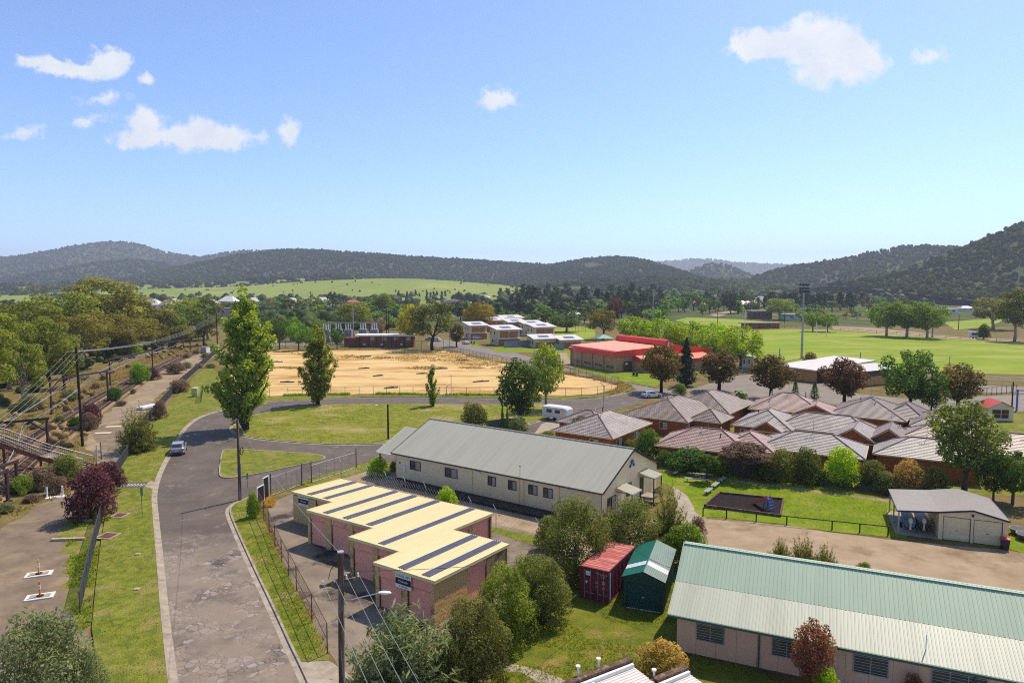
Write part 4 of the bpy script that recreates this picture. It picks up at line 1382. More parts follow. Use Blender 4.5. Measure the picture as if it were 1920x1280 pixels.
corr_wall(mb, cw - .02, .12, cl - .1, .15, chh - .1, 1); corr_wall(mb, .02, .12, cl - .1, .15, chh - .1, -1)
mb.box(.05, cw - .05, cl - .06, cl - .02, .15, chh - .1)
mb.build('side_wall', M_cont, ct)
mb = MB()
for x in (0, cw - .12):
    for y in (0, cl - .12):
        mb.box(x, x + .12, y, y + .12, 0, chh)
for x in (.01, cw - .09):
    mb.box(x, x + .08, .12, cl - .12, .03, .15); mb.box(x, x + .08, .12, cl - .12, chh - .1, chh)
mb.box(.12, cw - .12, .01, .1, .03, .16); mb.box(.12, cw - .12, .01, .1, chh - .13, chh)
mb.build('frame', M_cont, ct)
mb = MB(); mb.ribbed((cw - .06, .05, chh - .03), (cw - .06, cl - .05, chh - .03), (.06, cl - .05, chh - .03), (.06, .05, chh - .03), .3, .02); mb.build('roof', M_contr, ct)
for x0 in (.125, cw / 2 + .01):
    mb = MB(); mb.box(x0, x0 + cw / 2 - .135, .03, .08, .165, chh - .135)
    for z in (.6, 1.1, 1.6, 2.1):
        mb.box(x0 + .06, x0 + cw / 2 - .2, .022, .031, z - .1, z + .1)
    d = mb.build('door', M_cont, ct)
    for bxx in (.3, .75):
        mb = MB(); mb.cyl(x0 + bxx, -.01, .1, chh - .1, .022, n=6); mb.box(x0 + bxx, x0 + bxx + .3, -.03, -.01, .62, .66); mb.build('locking_bar', M_steel, d)
mb = MB(); mb.box(.5, .92, -.006, .02, 1.95, 2.3); mb.build('notice_plate', M_signw, ct)
mb = MB(); mb.tri((.55, .018, 1.25), (.68, .018, 1.5), (.42, .018, 1.5)); mb.build('warning_mark', M_signw, ct)
mb = MB(); mb.box(cw + .001, cw + .012, .16, .4, .3, 2.4); mb.build('blue_strip', M_cblue, ct)
for s, x, z, sz in (('CLHU 3', 1.95, 2.2, .16), ('22G1', 1.95, 2.0, .15), ('20', 1.95, 1.55, .3), ('TARE', 1.45, 2.25, .14), ('24', 1.42, 1.5, .26), ('KG', 1.97, 1.15, .16), ('LB', 1.4, 1.2, .14)):
    text(ct, s, sz, M_signw, (x, .014, z), (R(90), 0, 0), depth=.003)

# ---- green garden shed
M_shed = paint('forest_green_metal', (26, 74, 62), .8, .5, .12)
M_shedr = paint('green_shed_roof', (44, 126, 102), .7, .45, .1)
M_shedr2 = paint('sheen_green_roof', (142, 160, 146), .7, .45, .12)  # right slope: same green roof, with its bright sheen mixed into the colour
SHA = R(-20)
sh = thing('garden_shed', 'dark green metal shed with roller door and pale skylight panels beside the container', 'shed', (8.35, 49.61, 0), SHA)
sw, sl_, se, sr = 3.0, 6.6, 2.45, 3.0
mb = MB()
corr_wall(mb, sw, 0, sl_, 0, se, 1); corr_wall(mb, 0, 0, sl_, 0, se, -1)
mb.add([(0, .04, 0), (.24, .04, 0), (.24, .04, se), (0, .04, se)], [(0, 1, 2, 3)]); mb.add([(sw - .24, .04, 0), (sw, .04, 0), (sw, .04, se), (sw - .24, .04, se)], [(0, 1, 2, 3)])
mb.add([(.24, .04, 2.05), (sw - .24, .04, 2.05), (sw - .24, .04, se), (.24, .04, se)], [(0, 1, 2, 3)])
mb.add([(0, .04, se), (sw, .04, se), (sw / 2, .04, sr)], [(0, 1, 2)]); mb.add([(0, sl_, 0), (sw, sl_, 0), (sw, sl_, se), (sw / 2, sl_, sr), (0, sl_, se)], [(4, 3, 2, 1, 0)])
mb.build('wall', M_shed, sh)
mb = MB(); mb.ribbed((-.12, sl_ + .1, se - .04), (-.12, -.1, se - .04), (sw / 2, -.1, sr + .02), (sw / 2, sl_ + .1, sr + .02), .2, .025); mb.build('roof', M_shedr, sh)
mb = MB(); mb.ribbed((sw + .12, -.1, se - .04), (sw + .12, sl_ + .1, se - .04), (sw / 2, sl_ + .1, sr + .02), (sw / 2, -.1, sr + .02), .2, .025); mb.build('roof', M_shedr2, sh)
mb = MB(); mb.ribbed((-.08, 2.1, se + .0), (-.08, 1.3, se + .0), (sw / 2 - .06, 1.3, sr + .03), (sw / 2 - .06, 2.1, sr + .03), .2, .025); mb.build('skylight_panel', M_signw, sh)
mb = MB(); mb.ribbed((sw + .08, 1.3, se + .0), (sw + .08, 2.1, se + .0), (sw / 2 + .06, 2.1, sr + .03), (sw / 2 + .06, 1.3, sr + .03), .2, .025); mb.build('skylight_panel', M_signw, sh)
d = shutter(sh, 'roller_door', .26, sw - .26, .06, 2.03, .12, M_shed, .12, .018)
mb = MB(); mb.box(.24, sw - .24, .02, .08, .01, .06); mb.build('door_rail', M_signw, d)
mb = MB(); mb.box(1.4, 1.55, .05, .11, .95, 1.0); mb.build('handle', M_signw, d)

# ---- double garage with carport
M_gar = paint('cream_steel', (238, 216, 172), .72, .55, .06)
M_garr = paint('grey_shed_roof', (178, 168, 154), .62, .42, .06)
M_navy = paint('navy_trim', (44, 42, 70), .75, .5)
AA = R(-23)
A_O = (37.6, 64.9)
ga = thing('garage', 'cream double garage with grey gable roof and an open carport', 'garage', (*A_O, 0), AA)
gx = [(-.1, 2.42), (3.4, 2.74), (6.1, 3.22), (8.95, 2.55)]
GD = 7.4
for (xa, za), (xb, zb) in zip(gx, gx[1:]):
    mb = MB(); mb.ribbed((xa, GD, za), (xa, -.15, za), (xb, -.15, zb), (xb, GD, zb), .24, .022); mb.build('roof', M_garr, ga)
mb = MB()
for (xa, za), (xb, zb) in zip(gx, gx[1:]):
    mb.beam((xa, -.17, za - .08), (xb, -.17, zb - .08), .05, .16); mb.beam((xa, GD, za - .08), (xb, GD, zb - .08), .05, .16)
mb.beam((-.13, -.15, 2.36), (-.13, GD, 2.36), .05, .14); mb.beam((9.0, -.15, 2.5), (9.0, GD, 2.5), .05, .14)
mb.build('roof_trim', M_navy, ga)
mb = MB()
mb.box(3.4, 3.5, .15, GD - .1, 0, 2.66); mb.box(8.75, 8.85, .15, GD - .1, 0, 2.5); mb.box(3.5, 8.75, GD - .2, GD - .1, 0, 2.55)
for a, b in ((3.4, 3.75), (6.0, 6.2), (8.5, 8.85)):
    mb.box(a, b, .02, .15, 0, 2.3)
n = 10
mb.add([(3.4, .03, 2.3), (8.85, .03, 2.3), (8.85, .03, 2.52), (6.1, .03, 3.15), (3.4, .03, 2.7)], [(0, 1, 2, 3, 4)])
mb.build('wall', M_gar, ga)
for a, b in ((3.75, 6.0), (6.2, 8.5)):
    d = shutter(ga, 'garage_door', a + .05, b - .05, .03, 2.24, .13, M_gar, .45, .02)
    mb = MB(); mb.box(a, a + .05, .06, .16, .02, 2.29); mb.box(b - .05, b, .06, .16, .02, 2.29); mb.box(a + .05, b - .05, .06, .16, 2.24, 2.29); mb.build('door_frame', M_dark, d)
    mb = MB(); mb.box((a + b) / 2 - .1, (a + b) / 2 + .1, .06, .09, 1.0, 1.04); mb.build('handle', M_black, d)
mb = MB()
for (x, y) in ((.05, 0), (.05, GD / 2), (.05, GD - .2)):
    mb.box(x - .06, x + .06, y - .06, y + .06, 0, 2.35)
mb.build('carport_post', M_steel, ga)
mb = MB(); mb.box(-.2, 3.4, -.2, GD, .02, .07); mb.build('carport_slab', M_conc, ga)
mb = MB(); mb.box(6.02, 6.18, -.1, .02, 2.6, 2.75); mb.ball((6.1, -.14, 2.58), .08, .08, .06, nu=6, nv=4); mb.build('security_light', M_black, ga)


# ---- red-roofed sports hall
YA = R(-63.2)
Y_O = (18.3, 213.0)
YL, YW = 24.0, 18.5
gy = thing('sports_hall', 'large sports hall with salmon red roof and barrel shaped ridge over tan brick walls', 'sports hall', (*Y_O, 0), YA)
# local x runs along the long wall towards the viewer, local y runs away to the right
mb = MB()
mb.box(.3, YL - .3, .3, .5, 0, 4.6)
mb.box(YL - .5, YL - .3, .5, YW + 16, 0, 4.2)
mb.build('wall', M_tan, gy)
mb = MB()
for i in range(5):
    x = .3 + (YL - .6) * i / 4
    mb = MB(); mb.box(x - .25, x + .25, -.1, .3, 0, 4.5); mb.build('brick_pier', M_tan, gy)
for i in range(4):
    for j in (.35, .68):
        x = .3 + (YL - .6) * (i + j) / 4
        window(gy, (0, .3), (1, 0), x - .6, .9, 1.5, .65, 1, M_dark)
# rolled eave, roof sheet, end fascia
prof = [(-.5 + 1.1 * (1 - math.cos(t)) * .9, 4.35 + 1.6 * math.sin(t)) for t in np.linspace(0, math.pi / 2, 8)]
mb = MB(); mb.ext(prof + [(.5, 4.35)], -.2, YL + .2); mb.build('rolled_eave', M_red, gy)
mb = MB(); mb.ribbed((-.2, .5, 5.96), (YL + .2, .5, 5.96), (YL + .2, YW, 6.75), (-.2, YW, 6.75), .7, .03, frac=.2); mb.build('roof', M_redroof, gy)
mb = MB()
pr = [(-.45, 4.3), (YW + 1, 4.2), (YW + 1, 6.8), (.5, 5.95), (.1, 5.7), (-.3, 5.2)]
mb.ext(pr, YL + .1, YL + .26); mb.build('end_fascia', M_red, gy)
prof = [(YW + .2 + 1.35 * math.cos(t), 7.1 + 1.5 * math.sin(t)) for t in np.linspace(-.35, math.pi + .35, 18)]
mb = MB(); mb.ext(prof, -.3, YL + .3); mb.build('barrel_ridge', M_red, gy)
mb = MB(); mb.box(0, YL, YW - 1.3, YW - 1.15, 6.72, 6.9); mb.build('gutter', M_black, gy)
# figure of a player on the barrel end, as white cut-out plates
mb = MB()
X = YL + .32


def seg(a, b, w):
    mb.beam((X, YW + .2 + a[0], 7.0 + a[1]), (X, YW + .2 + b[0], 7.0 + b[1]), .02, w, up=(0, 0, 1))


seg((-.55, -.7), (-.2, .0), .28); seg((-.2, 0), (.15, .35), .34); seg((.0, .2), (-.2, 1.1), .2); seg((-.1, -.1), (.4, -.25), .22); seg((-.25, -.15), (-.05, -.7), .24)
mb.ball((X, YW + .5, 7.65), .03, .17, .17, nu=8, nv=6); mb.ball((X, YW + 1.05, 7.35), .03, .18, .18, nu=8, nv=6)
mb.build('player_emblem', M_signw, gy)
# roof and wall beyond the ridge, lower wing at the end
mb = MB(); mb.ribbed((YL, YW + 17, 5.2), (0, YW + 17, 5.2), (0, YW + 1.2, 6.6), (YL, YW + 1.2, 6.6), .7, .03, frac=.2); mb.build('roof', M_redroof, gy)
mb = MB(); mb.ext([(YW + 1, 4.2), (YW + 17, 4.2), (YW + 17, 5.3), (YW + 4, 6.9), (YW + 1, 7.1)], YL + .05, YL + .2); mb.build('end_fascia', M_red, gy)
mb = MB(); mb.box(YL + .27, YL + .29, 3.0, 5.4, .05, 2.7); dd = mb.build('door', M_rust, gy)
mb = MB(); mb.box(YL + .30, YL + .32, 2.9, 5.5, 2.7, 2.85); mb.box(YL + .3, YL + .32, 2.9, 3.0, 0, 2.7); mb.box(YL + .3, YL + .32, 5.4, 5.5, 0, 2.7); mb.build('door_frame', M_black, dd)
mb = MB(); mb.box(YL + .33, YL + .36, 3.3, 4.1, 2.0, 2.5); mb.build('notice_board', M_signw, gy)
mb = MB()
for k in range(2):
    mb.beam((YL + .5, 11.5 + k * .5, 3.9), (YL + .35, 11.2 + k * .5, 6.6), .06, .06)
for k in range(9):
    z = 4.1 + k * .28
    mb.beam((YL + .45, 11.45 - k * .03, z), (YL + .45, 12.0 - k * .03, z), .04, .04)
mb.build('ladder', M_redroof, gy)
# annexe in front of the end wall
mb = MB(); mb.box(YL - .2, YL + 5, 6.6, 6.8, 0, 2.9); mb.box(YL + 4.8, YL + 5, 6.8, 16, 0, 2.9); mb.build('annexe_wall', M_tan, gy)
mb = MB(); mb.ext([(6.4, 2.8), (6.55, 2.8), (6.55, 4.3), (6.4, 4.3)], YL + .3, YL + .4)
mb.add([(YL + .3, 6.5, 2.8), (YL + 5.3, 6.5, 2.8), (YL + 5.3, 6.5, 3.25), (YL + .3, 6.5, 4.6)], [(0, 1, 2, 3)])
mb.box(YL + 5.2, YL + 5.3, 6.5, 16, 2.75, 3.2)
mb.build('annexe_fascia', M_red, gy)
mb = MB(); mb.ribbed((YL + 5.3, 6.5, 3.25), (YL + 5.3, 16, 3.25), (YL + .3, 16, 4.6), (YL + .3, 6.5, 4.6), .7, .03, frac=.2); an = mb.build('annexe_roof', M_redroof, gy)
mb = MB()
for y in (8.5, 10.5):
    mb.beam((YL + 1.6, y, 4.32), (YL + 3.2, y, 3.88), .8, .06)
mb.build('skylight_panel', M_signw, an)
mb = MB(); mb.box(YL + 5.02, YL + 5.06, 9, 10, 0, 2.2); mb.build('door', M_rust, gy)
# far wing with salmon roof behind the dark conifer
mb = MB(); mb.box(YL + .3, YL + 6, YW + 2.5, YW + 13, 0, 3.2); wg = mb.build('wing_wall', M_tan, gy)
mb = MB(); mb.ribbed((YL + 6.2, YW + 2.2, 3.5), (YL + 6.2, YW + 13.3, 3.5), (YL + .2, YW + 13.3, 4.5), (YL + .2, YW + 2.2, 4.5), .7, .03, frac=.2); mb.build('wing_roof', M_redroof, gy)
mb = MB(); mb.box(YL + 6.1, YL + 6.4, YW + 2.1, YW + 13.4, 2.6, 3.48); mb.build('wing_eave', M_red, gy)


# ---- brick substation building
sb = thing('substation_building', 'low brown brick substation building with flat pale roof behind the sand lot', 'building', (-60.5, 272, 0), R(2))
mb = MB(); mb.box(0, 21, 0, 7, 0, 4.4); mb.box(-7, 0, 2.5, 7, 0, 3.6); mb.build('wall', M_brickd, sb)
mb = MB(); mb.box(-2.2, 21.8, -.8, 7.5, 4.4, 5.0); mb.build('roof', M_white, sb)
mb = MB()
for x in (3, 6.2, 9.2, 12.2, 14.4, 17.2, 20.4):
    mb.box(x - .12, x + .12, -.14, -.003, 0, 4.39)
mb.build('wall_pilaster', M_dark, sb)
for x in (3.8, 8.6, 13.2, 18.2):
    window(sb, (0, 0), (1, 0), x, 2.6, 1.7, 1.6, 1, M_tan, M_blind, 0, .1)
for x in (1.0, 8.0, 15.7):
    mb = MB(); mb.box(x, x + 1.0, -.08, -.02, .9, 1.4); mb.build('notice_board', M_signw, sb)

# ---- two-storey townhouses
TA = R(22)


def townhouse(label, px, py, Ln, Wd, hh, seed, ang=TA, single=False):
    p = G(px, py)
    t = thing('townhouse', label, 'townhouse', (p.x, p.y, 0), ang, 'cream and orange townhouses')
    mb = MB(); mb.box(0, Ln, .0, Wd, 0, hh); mb.build('wall', M_thw, t)
    mb = MB(); mb.box(.25, Ln + .05, -.12, -.003, .0, 2.5 if not single else 2.1); mb.build('brick_panel', M_tho, t)
    if not single:
        for a, b in ((.7, Ln * .48), (Ln * .55, Ln - .6)):
            mb = MB(); mb.box(a, b, -.1, -.003, 3.3, hh - .7); mb.build('brick_panel', M_tho, t)
        mb = MB(); mb.box(-.3, Ln + .3, -1.0, -.13, 2.75, 2.95); mb.build('awning', M_white, t)
        window(t, (0, 0), (1, 0), Ln * .485, 3.4, .5, 1.7, 1, M_white)
    window(t, (0, 0), (0, -1), -Wd + 1.0, hh - 2.1, .9, 1.3, 1, M_dark)
    window(t, (0, 0), (0, -1), -Wd * .45, hh - 2.1, .9, 1.3, 1, M_dark)
    if not single:
        window(t, (0, 0), (0, -1), -Wd * .7, .8, 1.3, 1.5, 1, M_dark)
        mb = MB(); mb.box(-1.2, 0, Wd * .25, Wd * .75, 2.5, 2.65); mb.build('porch_canopy', M_white, t)
    window(t, (0, -.12), (1, 0), Ln * .45, .6, .6, 1.6, 1, M_white)
    mb = MB(); mb.quad((-1, -1.2, hh + .2), (Ln + 1, -1.2, hh + .2), (Ln + 1, Wd + .8, hh + 1.5), (-1, Wd + .8, hh + 1.5))
    mb.ext([(-1.2, hh - .04), (Wd + .8, hh + 1.26), (Wd + .8, hh + 1.48), (-1.2, hh + .18)], -1, Ln + 1)
    rr = mb.build('roof', M_whiteroof, t)
    mb = MB()
    for k in range(3):
        x = Ln * .35 + k * 1.5
        mb.beam((x, Wd * .25, hh + .68), (x, Wd * .6, hh + 1.1), 1.3, .06)
    mb.build('solar_panel', M_solar, rr)
    return t


townhouse('cream and orange townhouse nearest the parked white hatchback', 882, 636, 8, 9, 6.2, 1)
townhouse('cream and orange townhouse at the bend, with grey garden fence', 934, 648, 9.5, 10, 6.4, 2)
townhouse('townhouse behind, its white roof between two others', 955, 628, 9, 9, 6.3, 3)
townhouse('cream and orange townhouse over the second garden, right of the bend house', 1003, 640, 9.5, 9, 6.2, 4)
townhouse('single storey cream unit with white roof before the playing field', 1003, 652, 9, 7, 3.4, 5, R(18), True)
townhouse('single storey orange brick unit nearest the red sports hall', 1052, 652, 8.5, 7, 3.0, 6, R(18), True)

townhouse('townhouse at the back of the row under the yellow topped wattle', 912, 622, 11, 9, 6.0, 7)
townhouse('townhouse at the back, between two white roofs and the playing field', 985, 630, 10, 9, 5.8, 8)
townhouse('townhouse farthest back beside the dark trees', 945, 616, 12, 9, 6.0, 9)

# ---- club building beside the oval
M_orange = mat('club_brick', L(226, 168, 106, .64), L(206, 146, 88, .64), scale=1.2, rough=.9, spec=.1)
cb = thing('clubhouse', 'orange brick clubhouse with wide white roof beside the oval', 'clubhouse', (71.5, 180.5, 0), R(-63))
mb = MB(); mb.box(0, 11, 0, .3, 0, 3.2); mb.box(10.7, 11, .3, 21, 0, 3.2); mb.box(0, 10.7, 20.7, 21, 0, 3.2); mb.build('wall', M_orange, cb)
mb = MB(); mb.ribbed((-1, -1.2, 3.3), (12, -1.2, 3.3), (12, 22, 4.7), (-1, 22, 4.7), .8, .03, frac=.2); mb.ext([(-1.2, 3.0), (22, 4.4), (22, 4.68), (-1.2, 3.28)], -1, 12); mb.build('roof', M_whiteroof, cb)
window(cb, (0, 0), (1, 0), 3.5, 1.0, 2.2, 1.5, 1, M_dark)
mb = MB(); mb.box(11.02, 11.06, .5, 4, 0, 2.8); mb.build('door', M_dark, cb)
cb2 = thing('clubhouse', 'lower orange clubhouse wing with charcoal band, behind the purple leaved tree', 'clubhouse', (79, 168, 0), R(-63))
mb = MB(); mb.box(0, 6, 0, 17, 0, 2.2); mb.build('wall', M_orange, cb2)
mb = MB(); mb.box(-.05, 6.05, -.05, 17.05, 2.2, 3.7); mb.build('charcoal_band', M_dark, cb2)
mb = MB(); mb.ribbed((6.8, -1, 3.72), (6.8, 18, 3.72), (-.8, 18, 4.3), (-.8, -1, 4.3), .8, .03, frac=.2); mb.build('roof', M_whiteroof, cb2)


# ---- tiled houses
def hip(mb, x0, x1, y0, y1, ze, zr, gable=(False, False), mi=0, cap=None):
    """hip or gable tile roof on a rectangle; the ridge runs along the longer side. gable: flat ends at low/high end of the ridge"""
    lx, ly = x1 - x0, y1 - y0
    if lx >= ly:
        h = ly / 2
        a = (x0 + (0 if gable[0] else h), y0 + h, zr); b = (x1 - (0 if gable[1] else h), y0 + h, zr)
        mb.courses((x0, y0, ze), (x1, y0, ze), b, a, mi=mi)
        mb.courses((x1, y1, ze), (x0, y1, ze), a, b, mi=mi)
        if not gable[0]:
            mb.courses((x0, y1, ze), (x0, y0, ze), a, a, mi=mi)
        if not gable[1]:
            mb.courses((x1, y0, ze), (x1, y1, ze), b, b, mi=mi)
        hips = [((x0, y0), a), ((x0, y1), a), ((x1, y0), b), ((x1, y1), b)]
    else:
        h = lx / 2
        a = (x0 + h, y0 + (0 if gable[0] else h), zr); b = (x0 + h, y1 - (0 if gable[1] else h), zr)
        mb.courses((x0, y1, ze), (x0, y0, ze), a, b, mi=mi)
        mb.courses((x1, y0, ze), (x1, y1, ze), b, a, mi=mi)
        if not gable[0]:
            mb.courses((x0, y0, ze), (x1, y0, ze), a, a, mi=mi)
        if not gable[1]:
            mb.courses((x1, y1, ze), (x0, y1, ze), b, b, mi=mi)
        hips = [((x0, y0), a), ((x1, y0), a), ((x0, y1), b), ((x1, y1), b)]
    if cap:
        up = Vector((0, 0, .05))
        cap.tube([Vector(a) + up, Vector(b) + up], .1, 6)
        for (p, q) in hips:
            cap.tube([Vector((p[0], p[1], ze)) + up, Vector(q) + up], .09, 5)
    return a, b


def tiled_house(label, ox, oy, ang, blocks, tm=None, wall=None, wins=(), group='tiled roof houses of the brick estate'):
    """blocks: (x0, x1, y0, y1, eave, ridge, gable lo, gable hi)"""
    t = thing('brick_house', label, 'house', (ox, oy, 0), R(ang), group)
    w, r, c, g, gb_ = MB(), MB(), MB(), MB(), MB()
    for (x0, x1, y0, y1, ze, zr, g0, g1) in blocks:
        i = .45
        a, b = hip(r, x0, x1, y0, y1, ze, zr, (g0, g1), cap=c)
        w.box(x0 + i, x1 - i, y0 + i, y1 - i, 0, ze - .02)
        # gutters and gable ends
        for p, q in (((x0, y0), (x1, y0)), ((x1, y0), (x1, y1)), ((x1, y1), (x0, y1)), ((x0, y1), (x0, y0))):
            g.beam((*p, ze - .06), (*q, ze - .06), .1, .13)
        lx, ly = x1 - x0, y1 - y0
        for flag, lo in ((g0, True), (g1, False)):
            if flag:
                if lx >= ly:
                    x = x0 + i if lo else x1 - i
                    w.ext([(y0 + i, ze - .03), (y1 - i, ze - .03), ((y0 + y1) / 2, zr - .2)], x - .02, x + .02)
                    xe = x0 if lo else x1
                    for ya in (y0, y1):
                        gb_.beam((xe, ya, ze), (xe, (y0 + y1) / 2, zr), .06, .2)
                else:
                    y = y0 + i if lo else y1 - i
                    w.add([(x0 + i, y - .02, ze - .03), (x1 - i, y - .02, ze - .03), ((x0 + x1) / 2, y - .02, zr - .2)], [(0, 1, 2)])
                    w.add([(x0 + i, y + .02, ze - .03), (x1 - i, y + .02, ze - .03), ((x0 + x1) / 2, y + .02, zr - .2)], [(2, 1, 0)])
                    ye = y0 if lo else y1
                    for xa in (x0, x1):
                        gb_.beam((xa, ye, ze), ((x0 + x1) / 2, ye, zr), .06, .2)
    w.build('wall', wall or M_brick, t)
    rf = r.build('roof', tm or M_tileg, t)
    c.build('ridge_cap', M_cap, rf)
    g.build('gutter', M_creamtrim, t)
    if gb_.v:
        gb_.build('barge_board', M_creamtrim, t)
    x0, x1, y0, y1, ze, zr = blocks[0][:6]
    rv = random.Random(int(ox * 10))
    for k in range(3):
        fx, fy = rv.uniform(.25, .75), rv.uniform(.3, .7)
        v = MB(); v.cyl(x0 + (x1 - x0) * fx, y0 + (y1 - y0) * fy, ze + .6, zr + rv.uniform(-.3, .35), .07, n=6); v.build('vent_pipe', M_white if k else M_dark, t)
    ax, ay = x0 + (x1 - x0) * .5, y0 + (y1 - y0) * .5
    v = MB(); v.cyl(ax, ay, zr - .1, zr + 1.5, .025, n=5); v.beam((ax - .6, ay, zr + 1.4), (ax + .6, ay, zr + 1.4), .03, .03)
    for k in range(5):
        v.beam((ax - .5 + k * .25, ay - .35, zr + 1.42), (ax - .5 + k * .25, ay + .35, zr + 1.42), .02, .02)
    v.build('antenna', M_steel, t)
    for (o, d, s, z, w_, h_) in wins:
        window(t, o, d, s, z, w_, h_, 2, M_white, PB)
    return t


E_, RI = 2.55, 4.6
tiled_house('brick house with grey tile hip roof beside the parked caravan', 5.9, 101.2, -35, [(0, 10.2, 0, 14, E_, RI + .2, False, False), (-3.2, 5, 6.5, 13.5, E_, 4.2, False, False)],
            wins=[((0, .45), (1, 0), 6.3, .9, 1.4, 1.1), ((9.75, 0), (0, 1), 2.2, .9, 1.6, 1.1), ((9.75, 0), (0, 1), 8, .9, 1.6, 1.1)])
tiled_house('large brick house with grey tile roof at the road corner under the brown trees', 18.2, 114.2, -36, [(0, 12, 0, 17, E_, RI + .3, False, False), (3, 15, 11, 26, E_, RI + .5, False, False), (11, 16.5, 2.5, 9, E_, 4.1, False, False)], M_tile2,
            wins=[((0, .45), (1, 0), 7, .9, 1.4, 1.1), ((11.55, 0), (0, 1), .8, .9, 1.2, 1.1)])
tiled_house('brick house with rose tile roof and terracotta ridges behind the bushy garden', 19.4, 91.6, -27, [(0, 12.5, 0, 9, E_, RI, False, False), (8, 15, 2.5, 11, E_, 4.2, False, False)], M_tiler)
tiled_house('brick house with rose tile gable roof in front of the orange clubhouse', 41.7, 119.4, -27, [(0, 12.5, 0, 10.5, E_, RI + .5, False, False), (7.5, 14.5, -1.5, 8, E_, 4.2, True, False)], M_tiler)
tiled_house('long grey tiled house with cream rendered wall between two brick gables', 34.2, 105.4, -33, [(0, 9, 0, 11, E_, RI, False, False), (3.6, 8, -2.2, 6, E_, 3.9, True, False), (6, 20, 2.2, 10, E_, RI, False, False), (14.5, 20.5, -3, 7, E_, RI - .2, True, False)],
            wins=[((0, -1.75), (1, 0), 4.9, .9, 1.6, 1.1), ((0, .45), (1, 0), 1.4, .9, 1.3, 1.1), ((0, 2.65), (1, 0), 10, .9, 1.6, 1.1)])
tiled_house('brick house with orange gable end and white window facing the hedge', 50.2, 95.4, -32, [(0, 5.8, -2.2, 7, E_, RI, True, False), (3, 13, 0, 9, E_, RI + .1, False, False)], M_tile2,
            wins=[((0, -1.75), (1, 0), 1.7, .9, 2.2, 1.2)])
tiled_house('grey tiled house with dark hip roof before the red tipped tree', 53.2, 114.6, -36, [(0, 12, 0, 13, E_, RI + .5, False, False), (8, 14.5, 3, 12, E_, RI, False, False)], M_tiled)
tiled_house('pale speckled tile roof house right behind the lime green bush', 32.8, 90.2, -30, [(0, 13, 0, 8.5, E_, RI - .1, False, False)], M_tile3)
tiled_house('pale speckled tile roof house behind the yellow green shrub and tall tree', 46.6, 86.8, -30, [(0, 12, 0, 8.5, E_, RI - .2, False, False)], M_tile3)
p = G(1765, 812, 2.6)
tiled_house('grey tiled house half hidden by the tall feathery tree', p.x - 3, p.y + 2, -28, [(0, 11, 0, 10, E_, RI, False, False)], M_tileg)
p = G(1715, 800, 2.6)
tiled_house('dark grey tiled house behind the feathery tree and below the red pavilion', p.x, p.y + 1.5, -33, [(0, 9, 0, 11, E_, RI, False, False)], M_tiled)
p = G(1832, 848, 2.6)
tiled_house('rose tiled house at the edge beside the feathery tree', p.x, p.y, -22, [(0, 13, 0, 9, E_, RI, False, False)], M_tiler)

# ---- small red-roofed pavilion
p = G(1852, 788)
pv = thing('pavilion', 'small cream pavilion with red gable roof and dark barred front', 'pavilion', (p.x, p.y, 0), R(-8))
mb = MB(); mb.box(0, 4.2, 0, 4, 0, 2.4); mb.ext([(0, 2.4), (4, 2.4), (4, 2.41), (0, 2.41)], 0, 4.2)
mb.add([(0, -.0, 2.4), (4.2, -.0, 2.4), (2.1, -.0, 3.4)], [(0, 1, 2)]); mb.build('wall', paint('pale_yellow_wall', (236, 222, 170), .7), pv)
for sgn in (0, 1):
    mb = MB(); xe = -.35 if sgn == 0 else 4.55
    mb.ribbed(*(((xe, 4.3, 2.3), (xe, -.35, 2.3), (2.1, -.35, 3.5), (2.1, 4.3, 3.5)) if sgn == 0 else ((xe, -.35, 2.3), (xe, 4.3, 2.3), (2.1, 4.3, 3.5), (2.1, -.35, 3.5))), .4, .03)
    mb.build('roof', paint('red_pavilion_roof', (214, 78, 74), .68), pv)
mb = MB(); mb.box(.7, 2.05, -.03, -.004, .5, 2.0); mb.box(2.2, 3.4, -.03, -.004, .5, 2.0); mb.build('shutter', M_rust, pv)
mb = MB(); mb.box(.6, 3.5, -.07, -.035, 1.15, 1.2); mb.box(2.08, 2.16, -.07, -.035, .5, 2.0); mb.build('window_bar', M_thw, pv)

# ---- houses and sheds of the town beyond
M_far = [paint('far_white_wall', (232, 224, 208), .7, .8), paint('far_cream_wall', (220, 196, 160), .7, .8), M_brick, paint('far_pink_wall', (206, 160, 140), .7, .8)]
M_farr = [paint('far_white_roof', (230, 220, 208), .72), paint('far_tan_roof', (188, 160, 136), .7), paint('far_red_roof', (200, 104, 82), .66), paint('far_teal_roof', (96, 158, 140), .66), paint('far_grey_roof', (150, 150, 148), .66), paint('far_maroon_wall', (112, 64, 60), .7)]


